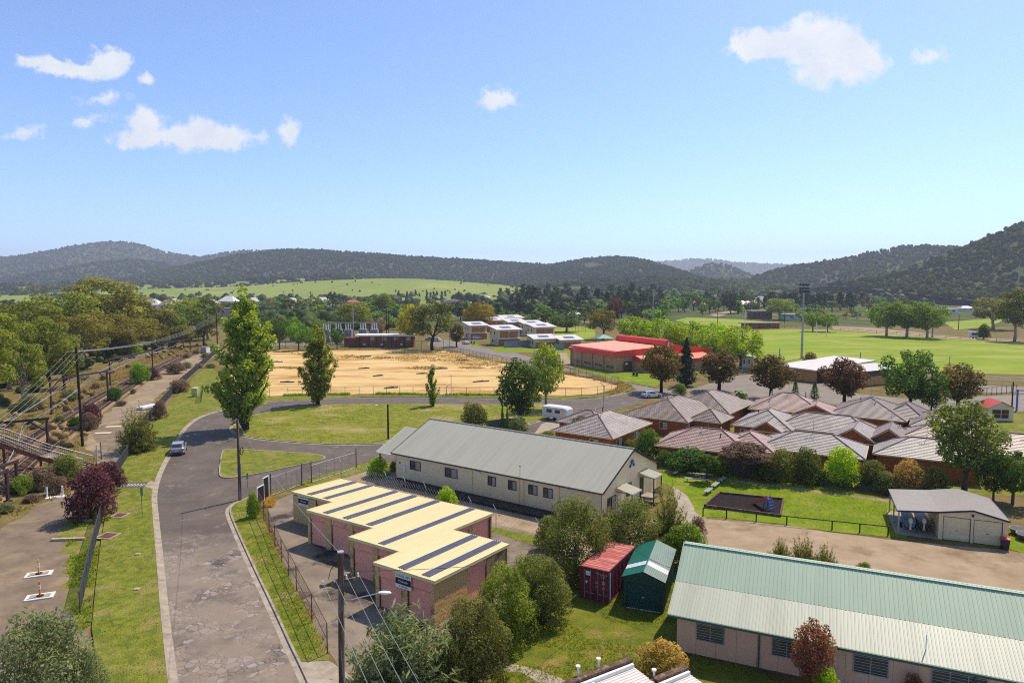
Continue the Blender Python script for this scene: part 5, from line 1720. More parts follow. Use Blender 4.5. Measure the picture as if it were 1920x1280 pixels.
def far_house(label, px, py, wpx, hpx, ang, wi, ri, flat=False, dep=.8):
    p = G(px, py)
    s = p.y / 1280
    w, h = wpx * s, hpx * s * 1.05
    t = thing('house', label, 'house', (p.x, p.y, 0), R(ang), 'houses of the town beyond')
    d = w * dep
    he = h * (.55 if not flat else .86)
    mb = MB(); mb.box(-w / 2, w / 2, 0, d, 0, he); mb.build('wall', M_far[wi] if wi < 4 else M_farr[5], t)
    mb = MB()
    o = .06 * w
    if flat:
        mb.box(-w / 2 - o, w / 2 + o, -o, d + o, he + .01, h)
    else:
        A = [(-w / 2 - o, -o, he), (w / 2 + o, -o, he), (w / 2 + o, d + o, he), (-w / 2 - o, d + o, he)]
        a, b = (-w * .2, d / 2, h), (w * .2, d / 2, h)
        mb.quad(A[0], A[1], b, a); mb.quad(A[2], A[3], a, b); mb.tri(A[1], A[2], b); mb.tri(A[3], A[0], a)
        mb.quad(A[0], A[3], A[2], A[1])
    mb.build('roof', M_farr[ri], t)
    for k in (-.3, .12):
        window(t, (0, 0), (1, 0), k * w, he * .4, w * .16, he * .42, 1, M_white)
    return t


FH = []
for i in range(46):
    px = rnd.uniform(440, 930) if i % 5 < 3 else rnd.uniform(1140, 1440) if i % 5 == 3 else rnd.uniform(240, 430)
    py = rnd.uniform(562, 580)
    wi, ri = rnd.choice([0, 0, 1, 3]), rnd.choice([0, 0, 1, 2, 4])
    FH.append(('%s %s house with %s roof, %s' % (rnd.choice(['small', 'low']) if py > 571 else 'distant', ['white', 'cream', 'brick', 'pink'][wi], ['white', 'tan', 'terracotta', 'teal', 'grey'][ri], 'above the railway gums' if px < 430 else ['just right of the tall poplar', 'behind the middle poplar', 'above the substation yard', 'above the brick substation', 'above the she oak', 'above the orange townhouses'][int((px - 440) / 82)] if px < 931 else ['near the warehouse', 'above the plane trees', 'left of the maroon building'][int((px - 1140) / 101)]), px, py, rnd.uniform(15, 26) * (py - 538) / 38 + 4, rnd.uniform(9, 14) * (py - 538) / 38 + 3, rnd.uniform(-25, 25), wi, ri, rnd.random() < .2))
FH += [('white roofed house among trees left of the tall poplar', 284, 583, 26, 20, 5, 0, 0), ('tan hip roofed house beside the white roofed one, by the railway gums', 309, 583, 24, 20, -8, 1, 1),
      ('low white flat roofed building below the hip roofed houses', 308, 594, 40, 12, 3, 0, 4, True), ('long pink walled shed below the white flat roofed building', 312, 602, 46, 9, 2, 3, 1, True),
      ('house with teal hip roof among the gum trees', 312, 612, 30, 16, -6, 1, 3), ('small house with red roof beside the teal roof', 330, 611, 14, 12, 4, 0, 2), ('house with white roof half behind a gum crown', 336, 580, 24, 16, 6, 0, 0),
      ('white gabled house just left of the tall poplar top', 424, 578, 30, 22, -5, 0, 0), ('house with pink wall under the white gabled house', 426, 592, 34, 14, 4, 3, 4, True),
      ('blue roofed house behind the gums at the far left', 78, 556, 44, 12, 3, 1, 4, True), ('cream house with white hip roof right of the poplar', 544, 577, 26, 18, 6, 1, 0), ('white hip roofed house in the middle of the town', 574, 577, 28, 18, -5, 0, 0),
      ('white gabled house beside the round dark tree', 602, 576, 30, 18, 3, 0, 0), ('long low white roofed house behind the power poles', 555, 588, 40, 12, 2, 0, 0, True), ('white house with grey roof behind the substation yard', 624, 592, 40, 22, -4, 0, 4),
      ('cream house with flat roof behind the substation yard', 625, 606, 36, 16, 2, 1, 0, True), ('house with pink tile roof right of the round dark tree', 660, 577, 30, 14, 4, 2, 2), ('orange roofed house behind the pines, near the light mast', 1180, 566, 26, 18, 8, 0, 2),
      ('house with pale orange roof under the dark pines', 1196, 572, 26, 16, -6, 1, 1), ('low white roofed shed behind the bright green plane trees', 1185, 584, 40, 14, 3, 0, 0, True), ('cream building with white roof beyond the dark pines', 1250, 571, 22, 14, 4, 1, 0),
      ('small house with terracotta roof at the foot of the valley', 1344, 566, 18, 10, 4, 0, 2), ('terracotta roofed house beside the far dirt road', 1422, 569, 18, 10, -4, 1, 2), ('long maroon brick building across the playing field', 1430, 598, 36, 15, 3, 4, 1, True),
      ('pale shed with low roof right of the spreading gum', 1493, 600, 40, 10, 3, 0, 4, True), ('long grey grandstand shed beside the oval', 1428, 616, 68, 11, 2, 2, 1, True, .2), ('white shed near the far bend of the dirt road', 1782, 588, 32, 9, 5, 0, 0, True),
      ('pale house beyond the oval with low roof', 1815, 583, 24, 9, -5, 0, 4), ('pink walled house behind the belt of pines', 885, 578, 26, 12, 3, 3, 1), ('white shed under the tall pines', 978, 580, 30, 10, -4, 0, 0, True), ('white flat roofed building behind the club', 1400, 690, 22, 22, -30, 0, 0, True)]
for f in FH:
    far_house(*f)
for (lbl, px, py, w, h, a) in (('big white warehouse with low curved roof behind the dark pines', 1072, 590, 40, 14, 12), ('second white warehouse roof in front of the curved one', 1066, 596, 44, 10, 6)):
    p = G(px, py); s = p.y / 1280; w *= s; h *= s
    t = thing('warehouse', lbl, 'warehouse', (p.x, p.y, 0), R(a))
    mb = MB(); mb.box(-w / 2, w / 2, 0, w * .7, 0, h * .6); mb.build('wall', M_far[0], t)
    pr = [(w * .7 * k / 8 - .5, h * (.62 + .38 * math.sin(math.pi * k / 8))) for k in range(9)]
    mb = MB(); mb.ext(pr, -w / 2 - 1, w / 2 + 1); mb.build('roof', M_farr[0], t)
    mb = MB()
    for k in range(4):
        mb.box(-w * .4 + k * w * .2, -w * .4 + k * w * .2 + w * .1, -.1, -.01, h * .1, h * .45)
    mb.build('window', M_glass, t)
p = G(1308, 664)
t = thing('green_roof_shelter', 'small shelter with teal pyramid roof behind the sports hall', 'shelter', (*G(1123, 646)[:2], 0), R(10))
mb = MB(); mb.box(-.1, .1, -.1, .1, 0, 2.6); mb.box(5.4, 5.6, -.1, .1, 0, 2.6); mb.box(-.1, .1, 4.9, 5.1, 0, 2.6); mb.box(5.4, 5.6, 4.9, 5.1, 0, 2.6); mb.build('post', M_steel, t)
mb = MB(); A = [(-.8, -.8, 2.6), (6.3, -.8, 2.6), (6.3, 5.8, 2.6), (-.8, 5.8, 2.6)]; ap = (2.75, 2.5, 4.2)
for i in range(4):
    mb.tri(A[i], A[(i + 1) % 4], ap)
mb.build('roof', M_farr[3], t)
# ------------------------------------------------------------------ vegetation
def leaf_quads(pos, nrm, rs, size, aspect=.55, along=None):
    """one four-sided leaf clump per point, roughly facing nrm"""
    n = len(pos)
    nrm = nrm / np.maximum(np.linalg.norm(nrm, axis=1, keepdims=True), 1e-6)
    a = rs.normal(size=(n, 3)) if along is None else along + rs.normal(size=(n, 3)) * .25
    t = a - nrm * (a * nrm).sum(1, keepdims=True)
    t /= np.maximum(np.linalg.norm(t, axis=1, keepdims=True), 1e-6)
    b = np.cross(nrm, t)
    s = (size * rs.uniform(.42, 1.3, n) ** 1.5 * 1.25)[:, None]
    q = rs.uniform(.15, .45, (n, 1))
    V = np.stack([pos - t * s, pos + b * s * aspect - t * s * q, pos + t * s, pos - b * s * aspect + t * s * (q - .3)], 1).reshape(-1, 3)
    return V, np.arange(4 * n).reshape(-1, 4)


def cloud(rs, lobes, n, size, up=.35, inner=.55, jn=.55, aspect=.55):
    lb = np.array(lobes, float)
    w = (lb[:, 3] * lb[:, 4] + lb[:, 4] * lb[:, 5] + lb[:, 3] * lb[:, 5])
    k = rs.choice(len(lb), n, p=w / w.sum())
    d = rs.normal(size=(n, 3)); d /= np.linalg.norm(d, axis=1, keepdims=True)
    r = rs.uniform(inner ** 3, 1.08, n) ** (1 / 3)
    pos = lb[k, :3] + d * r[:, None] * lb[k, 3:6]
    nrm = d * .9 + rs.normal(size=(n, 3)) * jn + np.array([0, 0, up])
    lt = rs.uniform(0, 1, len(lb))
    tone = np.clip(lt[k] * .45 + rs.uniform(0, 1, n) * .55, 0, 1)
    V, F = leaf_quads(pos, nrm, rs, size, aspect)
    return V, F, tone


M_bark = mat('grey_bark', L(120, 104, 88, .6), L(84, 70, 58, .6), scale=2, rough=.95, stretch=(3, 3, .5), spec=.1)
M_barkp = mat('pale_gum_bark', L(196, 176, 152, .62), L(140, 118, 98, .62), scale=1.2, rough=.9, stretch=(3, 3, .5), spec=.1)
M_barkd = mat('dark_bark', L(70, 58, 50, .6), L(50, 42, 38, .6), scale=2, rough=.95, spec=.1)
MB_ = {}


def limbs(mb, base, tips, r, bend=.25, seed=0, n=5):
    rr = random.Random(seed)
    for t in tips:
        b, t = Vector(base), Vector(t)
        m = b.lerp(t, .5) + Vector((rr.uniform(-1, 1), rr.uniform(-1, 1), rr.uniform(0, 1))) * bend
        mb.tube([b, b.lerp(m, .6).lerp(b.lerp(t, .3), .3), m, t], r, n, r * .3, cap=False)


def gen(kind, seed):
    """(trunk MB, crown arrays, nominal width); nominal height 10"""
    rs = np.random.RandomState(seed)
    mb = MB()
    if kind in ('gum', 'gumlow'):
        lobes = []
        nl = 15 if kind == 'gum' else 9
        for i in range(nl):
            a = i * 2.4 + rs.uniform(-.4, .4); t = (i + .5) / nl
            z = 3.6 + 5.4 * t + rs.uniform(-.5, .5)
            rad = 3.3 * math.sqrt(max(.05, 1 - ((z - 5.6) / 4.8) ** 2)) * rs.uniform(.6, 1)
            s = rs.uniform(.95, 1.7)
            lobes.append((math.cos(a) * rad, math.sin(a) * rad, z, s * 1.15, s * 1.15, s * .72))
        lobes.append((rs.uniform(-.5, .5), rs.uniform(-.5, .5), 8.9, 1.3, 1.3, .9))
        fork = (rs.uniform(-.2, .2), rs.uniform(-.2, .2), 2.6)
        mb.tube([(0, 0, 0), (.1, .05, 1.3), fork], .30, 7, .24)
        limbs(mb, fork, [l[:3] for l in lobes[::2]], .13, .5, seed)
        V, F, T = cloud(rs, lobes, 5200 if kind == 'gum' else 420, .17 if kind == 'gum' else .52, .55, .5)
        return mb, (V, F, T), 8.0
    if kind in ('poplar', 'poplar_slim'):
        lobes = []
        wide = 1.0 if kind == 'poplar' else .62
        lead = lambda z: np.array((.12 * math.sin(z * .7), .1 * math.cos(z * .5), z))
        mb.tube([tuple(lead(z)) for z in np.linspace(0, 9, 7)], .24, 7, .03, cap=False)
        for i in range(34 if kind == 'poplar' else 17):
            a = i * 2.4 + rs.uniform(-.4, .4)
            zs = .25 + 7.2 * (i / 33 if kind == 'poplar' else i / 16) ** 1.2
            ze = min(zs + rs.uniform(2.2, 4.2) * (1 - zs / 13), 9.75)
            env = 2.1 * wide * (min(1, ze / 3.4) ** .7) * (1 - max(0, (ze - 3.6) / 6.6) ** 1.5) * rs.uniform(.72, 1.08)
            p0 = lead(zs); p2_ = lead(ze) + np.array((math.cos(a), math.sin(a), 0)) * env
            p1_ = p0 * .5 + p2_ * .5 + np.array((math.cos(a), math.sin(a), 0)) * env * .22
            pts = [p0 * (1 - t) ** 2 + 2 * t * (1 - t) * p1_ + p2_ * t * t for t in np.linspace(0, 1, 5)]
            mb.tube([tuple(q) for q in pts[:5]], .1, 5, .02, cap=False)
            for t in np.linspace(.22, 1.04, 8):
                q = p0 * (1 - t) ** 2 + 2 * t * (1 - t) * p1_ + p2_ * t * t + rs.normal(size=3) * .16 * wide
                s = rs.uniform(.16, .42) * (1.1 - .3 * t)
                lobes.append((q[0], q[1], q[2], s, s, s * 1.25))
        for k in range(16):
            a = k * 2.4; z = rs.uniform(.5, 2.6); q = wide * rs.uniform(.3, .5) * (1 + .45 * z)
            lobes.append((math.cos(a) * q, math.sin(a) * q, z, .34, .34, .5))
        lobes += [(*(lead(z) + rs.normal(size=3) * .1), .3, .3, .5) for z in np.linspace(5, 9.7, 9)]
        V, F, T = cloud(rs, lobes, 19000 if kind == 'poplar' else 7000, .088, .2, .3, .8)
        return mb, (V, F, T), 3.7 * wide + .2
    if kind in ('round', 'roundlow', 'vase'):
        lobes = []
        low = kind == 'roundlow'
        nl = 12 if low else 26
        for i in range(nl):
            y = 1 - 2 * (i + .5) / nl; a = i * 2.4 + rs.uniform(-.3, .3)
            rr = math.sqrt(1 - y * y)
            R0 = (3.0 if kind != 'vase' else 2.3) * rs.uniform(.78, 1.2)
            s = rs.uniform(.55, 1.3)
            z = 5.9 + y * 3.1
            taper = 1 if kind != 'vase' else .62 + .38 * math.sin(min(1, (z - 2.4) / 3.2) * 1.57) - .12 * max(0, (z - 6.5) / 3)
            lobes.append((math.cos(a) * rr * R0 * taper, math.sin(a) * rr * R0 * taper, z, s, s, s * .95))
        lobes.append((0, 0, 5.8, 2, 2, 2.4))
        mb.tube([(0, 0, 0), (.05, 0, 1.6), (0, .05, 3.2)], .26, 7, .2)
        limbs(mb, (0, 0, 2.2), [l[:3] for l in lobes[:-1:2]], .11, .4, seed)
        V, F, T = cloud(rs, lobes, 460 if low else 6200, .5 if low else .155, .35, .5)
        return mb, (V, F, T), 8.0 if kind != 'vase' else 6.0
    if kind in ('conifer', 'cone'):
        n = 4200 if kind == 'conifer' else 1800
        R0 = 2.3 if kind == 'conifer' else 1.9
        t = rs.uniform(0, 1, n) ** 1.3
        a = rs.uniform(0, 6.283, n)
        tier = .78 + .22 * np.cos(t * 60 + np.sin(a * 3) * 1.2) if kind == 'conifer' else 1.0
        prof = np.minimum(1, t * 9 + .35) * (1 - t) ** .75
        r = R0 * prof * tier * rs.uniform(.62, 1.05, n) * (1 + .13 * np.sin(a * 5 + t * 9))
        pos = np.stack([np.cos(a) * r, np.sin(a) * r, .5 + t * 9.5], 1)
        nrm = np.stack([np.cos(a), np.sin(a), np.full(n, .45)], 1) + rs.normal(size=(n, 3)) * .5
        al = np.stack([np.cos(a), np.sin(a), np.full(n, -.55 if kind == 'conifer' else .9)], 1)
        V, F = leaf_quads(pos, nrm, rs, .19 if kind == 'conifer' else .2, .4, al)
        mb.tube([(0, 0, 0), (0, 0, 9)], .18, 6, .03)
        return mb, (V, F, rs.uniform(0, 1, n)), 2 * R0
    if kind == 'pine':
        lobes = []
        for i in range(13):
            z = 2.4 + 7.2 * (i / 12); a = i * 2.4 + rs.uniform(-.6, .6)
            r = 1.5 * (1 - (z - 2.2) / 9.5) * rs.uniform(.6, 1.3)
            s = rs.uniform(.7, 1.2) * (1.15 - i * .035)
            lobes.append((math.cos(a) * r, math.sin(a) * r, z, s * 1.1, s * 1.1, s * .75))
        mb.tube([(0, 0, 0), (.1, 0, 4), (0, 0, 8.5)], .2, 5, .05)
        V, F, T = cloud(rs, lobes, 480, .45, .3, .4)
        return mb, (V, F, T), 4.4
    if kind in ('shrub', 'shrublow', 'dome', 'bigshrub'):
        lobes = []
        low = kind == 'shrublow'
        for i in range(9 if low else 18 if kind != 'bigshrub' else 34):
            y = (i + .5) / (9 if low else 18 if kind != 'bigshrub' else 34); a = i * 2.4 + rs.uniform(-.4, .4)
            z = (1.6 if kind != 'bigshrub' else 1.0) + (6.6 if kind != 'bigshrub' else 7.4) * y
            rr = math.sqrt(max(.05, 1 - y ** 2.4)) * 3.4 * rs.uniform(.75, 1.05)
            if kind == 'dome':
                z = 5.2 + 3.6 * y; rr *= 1.0
            s = rs.uniform(1.3, 2.2) * (.72 if kind == 'bigshrub' else 1)
            lobes.append((math.cos(a) * rr, math.sin(a) * rr, z, s, s, s * .9 if kind != 'dome' else s * .55))
        if kind != 'dome':
            lobes.append((0, 0, 3.5, 3, 3, 3.2))
        mb.tube([(0, 0, 0), (0, 0, 3.5 if kind != 'dome' else 5.5)], .3, 6, .15)
        limbs(mb, (0, 0, .6 if kind != 'dome' else 4.5), [l[:3] for l in lobes[:12:2]], .14, .4, seed)
        V, F, T = cloud(rs, lobes, 380 if low else 7600 if kind != 'bigshrub' else 19000, .62 if low else .19 if kind != 'bigshrub' else .115, .4, .6, aspect=.45 if kind == 'bigshrub' else .55)
        return mb, (V, F, T), 9.5
    if kind == 'spray':
        # upright sprays of narrow leaves
        ns = 330
        th = rs.uniform(0, 6.283, ns); el = np.arccos(rs.uniform(.02, 1, ns))
        d = np.stack([np.sin(el) * np.cos(th), np.sin(el) * np.sin(th), np.cos(el)], 1)
        ln = rs.uniform(.72, 1.12, ns)
        tip = d * np.array([4.6, 4.6, 9.4]) * ln[:, None]
        tip[:, 2] += .6
        root = d * np.array([1.4, 1.4, 2.0]) * rs.uniform(.2, 1, ns)[:, None] + np.array([0, 0, .3])
        per = 34
        f = rs.uniform(.25, 1.03, (ns, per, 1))
        sag = np.zeros((ns, per, 3)); sag[..., 2] = -(f[..., 0] ** 2) * rs.uniform(.1, 1.2, (ns, 1))
        pos = (root[:, None] + (tip - root)[:, None] * f + sag + rs.normal(size=(ns, per, 3)) * .17).reshape(-1, 3)
        dd = (tip - root) / np.linalg.norm(tip - root, axis=1, keepdims=True)
        al = np.repeat(dd, per, 0) + rs.normal(size=(ns * per, 3)) * .55
        nrm = rs.normal(size=(ns * per, 3)) + np.array([0, 0, .8])
        V, F = leaf_quads(pos, nrm, rs, .30, .2, al)
        for i in range(0, ns, 9):
            mb.tube([tuple(root[i] * .3), tuple(root[i]), tuple(root[i] * .35 + tip[i] * .65)], .09, 4, .02, cap=False)
        T = np.clip(np.repeat(rs.uniform(0, 1, ns), per) * .5 + rs.uniform(0, .5, ns * per), 0, 1)
        return mb, (V, F, T), 9.6
    raise ValueError(kind)


GEN = {}
NVAR = {'gum': 4, 'gumlow': 3, 'poplar': 2, 'poplar_slim': 2, 'round': 3, 'roundlow': 4, 'vase': 3, 'conifer': 1, 'cone': 1, 'pine': 4, 'shrub': 4, 'shrublow': 4, 'dome': 1, 'spray': 3, 'bigshrub': 2}
LF = {
    'gum': leafmat('gum_leaf', L(60, 84, 26, .6), L(156, 160, 58, .68)),
    'gumb': leafmat('brown_gum_leaf', L(64, 74, 28, .6), L(156, 142, 56, .66)),
    'gumd': leafmat('dark_gum_leaf', L(52, 66, 30, .66), L(122, 122, 54, .72)),
    'poplar': leafmat('poplar_leaf', L(76, 100, 26, .68), L(178, 184, 76, .8), .45),
    'plane': leafmat('plane_leaf', L(82, 118, 14, .66), L(176, 196, 34, .75), .42),
    'lush': leafmat('lush_leaf', L(62, 98, 24, .66), L(142, 168, 56, .74), .42),
    'dkgreen': leafmat('dark_green_leaf', L(44, 68, 26, .66), L(106, 130, 50, .72), .38),
    'redtip': leafmat('red_brown_leaf', L(66, 68, 28, .62), L(130, 110, 54, .7), .35, (1.2, 1.1, .7), L(136, 80, 54, .7)),
    'purple': leafmat('purple_leaf', L(66, 48, 34, .6), L(122, 84, 58, .7), .3, (1.2, 1, .8), L(96, 96, 46, .7)),
    'plum': leafmat('plum_leaf', L(52, 30, 36, .6), L(120, 72, 78, .7), .3, (1.2, .9, .9)),
    'conif': leafmat('conifer_leaf', L(28, 46, 30, .6), L(62, 86, 46, .7), .2),
    'pine': leafmat('pine_leaf', L(36, 52, 34, .6), L(76, 92, 48, .68), .2),
    'pineb': leafmat('brown_pine_leaf', L(64, 54, 38, .6), L(104, 88, 58, .68), .2),
    'green': leafmat('shrub_leaf', L(64, 92, 26, .62), L(150, 164, 56, .72), .38),
    'olive': leafmat('olive_shrub_leaf', L(66, 76, 34, .62), L(146, 146, 72, .72), .35),
    'greyg': leafmat('grey_green_leaf', L(72, 86, 54, .62), L(156, 160, 108, .74), .3),
    'wattle': leafmat('wattle_leaf', L(80, 88, 24, .62), L(196, 172, 34, .72), .35),
    'brown': leafmat('dry_shrub_leaf', L(92, 76, 56, .62), L(160, 134, 106, .7), .3, (1.1, 1.0, .9)),
    'lime': leafmat('lime_leaf', L(102, 134, 18, .66), L(190, 204, 50, .75), .42),
    'golden': leafmat('golden_tip_leaf', L(84, 108, 34, .66), L(214, 172, 92, .75), .35, (1.2, 1.1, .7)),
    'bronze': leafmat('bronze_leaf', L(92, 72, 40, .64), L(168, 108, 84, .72), .35, (1.2, 1.1, .7), L(150, 160, 60, .7)),
    'cyp': leafmat('cypress_leaf', L(44, 74, 22, .62), L(104, 126, 40, .7), .25),
}
NAME = {'gum': 'gum_tree', 'gumlow': 'gum_tree', 'poplar': 'poplar_tree', 'poplar_slim': 'poplar_tree', 'round': 'broadleaf_tree', 'roundlow': 'broadleaf_tree', 'vase': 'broadleaf_tree',
        'conifer': 'conifer_tree', 'cone': 'conifer_tree', 'pine': 'pine_tree', 'shrub': 'shrub', 'shrublow': 'shrub', 'dome': 'umbrella_tree', 'spray': 'shrub', 'bigshrub': 'shrub'}


def get(kind, var):
    k = (kind, var % NVAR[kind])
    if k not in GEN:
        mb, (V, F, T), w = gen(kind, 100 + 17 * k[1] + sum(map(ord, kind)))
        me = bpy.data.meshes.new('trunk'); me.from_pydata(mb.v, [], mb.f); me.materials.append(M_bark)
        me.polygons.foreach_set('use_smooth', [True] * len(me.polygons))
        GEN[k] = (me, npmesh('crown', V, F, LF['gum'], T), w)
    return GEN[k]


def setmat(o, m):
    s = o.material_slots[0]
    s.link = 'OBJECT'
    s.material = m


def plant_at(kind, label, x, y, h, w, leaf, bark=None, group=None, var=None, z=0.0, cat=None):
    v = rnd.randrange(9) if var is None else var
    tm, cm, wn = get(kind, v)
    sh = NAME[kind] == 'shrub'
    t = thing(NAME[kind], label, cat or ('shrub' if sh else 'tree'), (x, y, z), rnd.uniform(0, 6.28), group)
    t.scale = (w / wn, w / wn, h / 10)
    a = link('stem' if sh else 'trunk', tm, t)
    setmat(a, bark or M_bark)
    c = link('foliage' if sh else 'crown', cm, t)
    setmat(c, LF[leaf])
    return t


def plant(kind, label, px, ytop, ybase, wpx, leaf, bark=None, group=None, var=None):
    p = G(px, ybase)
    h = ztop(p, ytop)
    return plant_at(kind, label, p.x, p.y, h, wpx * p.y / 1280, leaf, bark, group, var)


# -- the trees one sees first
plant('poplar', 'tall many stemmed poplar on the kerb of the oval traffic island', 463, 538, 806, 122, 'poplar', M_barkd, var=0)
plant('poplar', 'middle sized poplar with gaps on the far kerb of the oval island', 597, 604, 758, 66, 'poplar', M_barkd, var=1)
plant('poplar_slim', 'small slim poplar at the far kerb before the sand lot', 811, 682, 762, 27, 'lush', M_barkd, var=0)
plant('vase', 'dark leafy tree on the island end beside the pale poplar like tree', 976, 672, 800, 96, 'dkgreen', var=0)
plant('vase', 'pale light green tree standing before the fence of the sand lot', 1024, 640, 768, 66, 'poplar', M_barkp, var=1)
plant('cone', 'narrow dark cypress behind the hall ridge', 942, 757, 815, 12, 'cyp')
plant('cone', 'second narrow cypress, touching the first, behind the hall ridge', 951, 762, 815, 12, 'cyp')
plant('shrub', 'bushy green shrub on the oval island behind the hall', 890, 748, 815, 56, 'olive')
plant('shrub', 'small silvery shrub beside the two narrow cypresses', 972, 775, 822, 42, 'greyg')
plant('shrub', 'low green shrub at the driveway of the corner house', 1026, 806, 825, 30, 'green')
plant('vase', 'red brown tree hiding the end of the red sports hall', 1240, 643, 735, 76, 'redtip', M_barkd, var=2)
plant('conifer', 'dark blue green conifer between two red brown trees', 1286, 634, 724, 52, 'conif', M_barkd)
plant('vase', 'red brown tree between the conifer and the car park', 1348, 655, 733, 84, 'redtip', M_barkd, var=0)
plant('vase', 'brown green tree before the white roofed clubhouse', 1445, 662, 748, 84, 'redtip', M_barkd, var=1)
plant('vase', 'purple leaved tree in front of the low clubhouse wing', 1583, 668, 762, 82, 'purple', M_barkd, var=2)
plant('round', 'broad dark tree with rusty top at the edge of the oval', 1706, 650, 776, 112, 'dkgreen', M_barkd, var=0)
plant('vase', 'smaller dark tree with pink tips beside the broad rusty topped tree', 1795, 678, 772, 88, 'redtip', M_barkd, var=1)
plant('round', 'dense dark tree low in front of the broad rusty topped tree', 1745, 705, 780, 60, 'dkgreen', M_barkd, var=1)
plant('vase', 'tall feathery light green tree over the back fence near the garage', 1808, 744, 925, 132, 'olive', var=1)
plant('round', 'drooping green tree at the edge behind the garage', 1898, 838, 945, 96, 'dkgreen', var=2)
plant('round', 'dark tree behind the garage ridge', 1862, 858, 940, 70, 'gumd', var=1)
for i, (x, yt, yb, w) in enumerate(((1190, 588, 664, 72), (1238, 592, 668, 78), (1290, 596, 672, 82), (1340, 600, 680, 84), (1388, 606, 692, 92))):
    plant('round', ['bright green plane tree nearest the barrel ridge of the sports hall', 'second plane tree behind the red roof', 'third plane tree of the row, above the emblem end of the hall', 'fourth plane tree, behind the conifer tip', 'last and fullest plane tree of the row, at the car park'][i],
          x, yt, yb, w, 'plane', group='plane trees behind the sports hall')
for i, (x, yt, yb, w) in enumerate(((1662, 561, 630, 76), (1700, 558, 632, 84), (1738, 563, 634, 76))):
    plant('round', ['first of three spreading trees on the far edge of the oval', 'middle of the three spreading trees on the far edge of the oval', 'third spreading tree, beside the slim light mast'][i], x, yt, yb, w, 'lush', M_barkp, 'three spreading trees across the oval')
plant('round', 'small green tree left of the pair near the goal posts', 1524, 581, 621, 40, 'green')
plant('round', 'small green tree right of the pair near the goal posts', 1551, 583, 622, 40, 'green')
plant('gum', 'tall dark gum at the right edge of the oval', 1902, 538, 640, 76, 'gumd', M_barkp, var=0)
plant('gum', 'greyish gum beside the tall dark gum across the oval', 1862, 556, 618, 80, 'olive', M_barkp, var=1)
plant('shrub', 'small dark tree by the white utility box across the oval', 1844, 604, 636, 26, 'dkgreen')
plant('gum', 'large grey green she oak beside the substation building', 810, 562, 656, 92, 'gumd', M_barkd, var=2)
plant('round', 'dark crowned wattle with yellow top, left of the she oak', 768, 566, 650, 56, 'wattle', M_barkd, var=0)
plant('round', 'yellow topped wattle behind the orange townhouses', 898, 563, 622, 60, 'wattle', M_barkd, var=1)
plant('vase', 'dark reddish tree at the end of the townhouse row', 856, 604, 650, 34, 'redtip', M_barkd, var=0)
plant('gum', 'brownish tree beyond the playing field fence', 1131, 580, 636, 56, 'gumb', M_barkd, var=3)
plant('round', 'dark green hedge tree behind the playing field fence', 1062, 586, 622, 72, 'dkgreen', var=2)
plant('round', 'purple brown tree rising behind the plane trees', 1152, 552, 612, 32, 'purple', var=1)
plant('gum', 'olive crowned gum before the maroon brick building', 1462, 558, 600, 56, 'gum', M_barkp, var=1)
plant('round', 'large dark pine like tree left of the dirt road', 1370, 541, 588, 40, 'pine', var=0)
plant('vase', 'bright green willow beside the yellow wattle', 720, 548, 600, 44, 'green', var=1)
plant('round', 'round dark green tree between the white houses', 623, 544, 582, 24, 'pine', var=2)
plant('gum', 'spreading gum behind the substation yard', 660, 566, 628, 78, 'gum', M_barkd, var=3)
plant('round', 'pinkish bush tree right of the substation transformers', 706, 594, 636, 44, 'brown', var=2)
# trees left of the substation
for i, (x, yt, yb, w, lf) in enumerate(((524, 592, 655, 46, 'dkgreen'), (560, 600, 657, 44, 'lush'), (583, 612, 656, 38, 'lush'), (632, 612, 654, 30, 'dkgreen'), (545, 590, 640, 50, 'lush'), (500, 600, 648, 40, 'dkgreen'), (603, 596, 640, 40, 'green'))):
    plant('round', ['dark bushy tree at the far corner of the sand lot', 'bright bushy tree on the far fence of the sand lot', 'leafy tree just left of the middle poplar', 'dark tree between the middle poplar and the substation', 'broad leafy tree behind the far fence', 'dark tree seen through the tall poplar', 'light green tree behind the middle poplar'][i], x, yt, yb, w, lf)

# -- gum trees along the railway
GUMS = [(195, 519, 655, 150, 'gumb'), (128, 545, 668, 120, 'gum'), (62, 560, 690, 118, 'gum'), (18, 584, 730, 110, 'gum'), (92, 592, 712, 104, 'gum'), (243, 548, 648, 96, 'gumb'), (286, 572, 648, 84, 'gumb'),
        (158, 590, 690, 104, 'gumb'), (212, 585, 672, 92, 'gumb'), (258, 594, 662, 78, 'gumb'), (-30, 606, 790, 130, 'gum'), (42, 640, 758, 84, 'gum'), (120, 636, 728, 70, 'gum'), (352, 556, 640, 82, 'gum'), (322, 588, 646, 52, 'lush'),
        (390, 556, 636, 66, 'gumd'), (382, 590, 648, 52, 'gumd'), (345, 608, 652, 40, 'gumb'), (0, 570, 670, 90, 'gum'), (-60, 580, 700, 120, 'gum'), (300, 606, 655, 44, 'gumb'), (232, 612, 668, 60, 'gumb')]
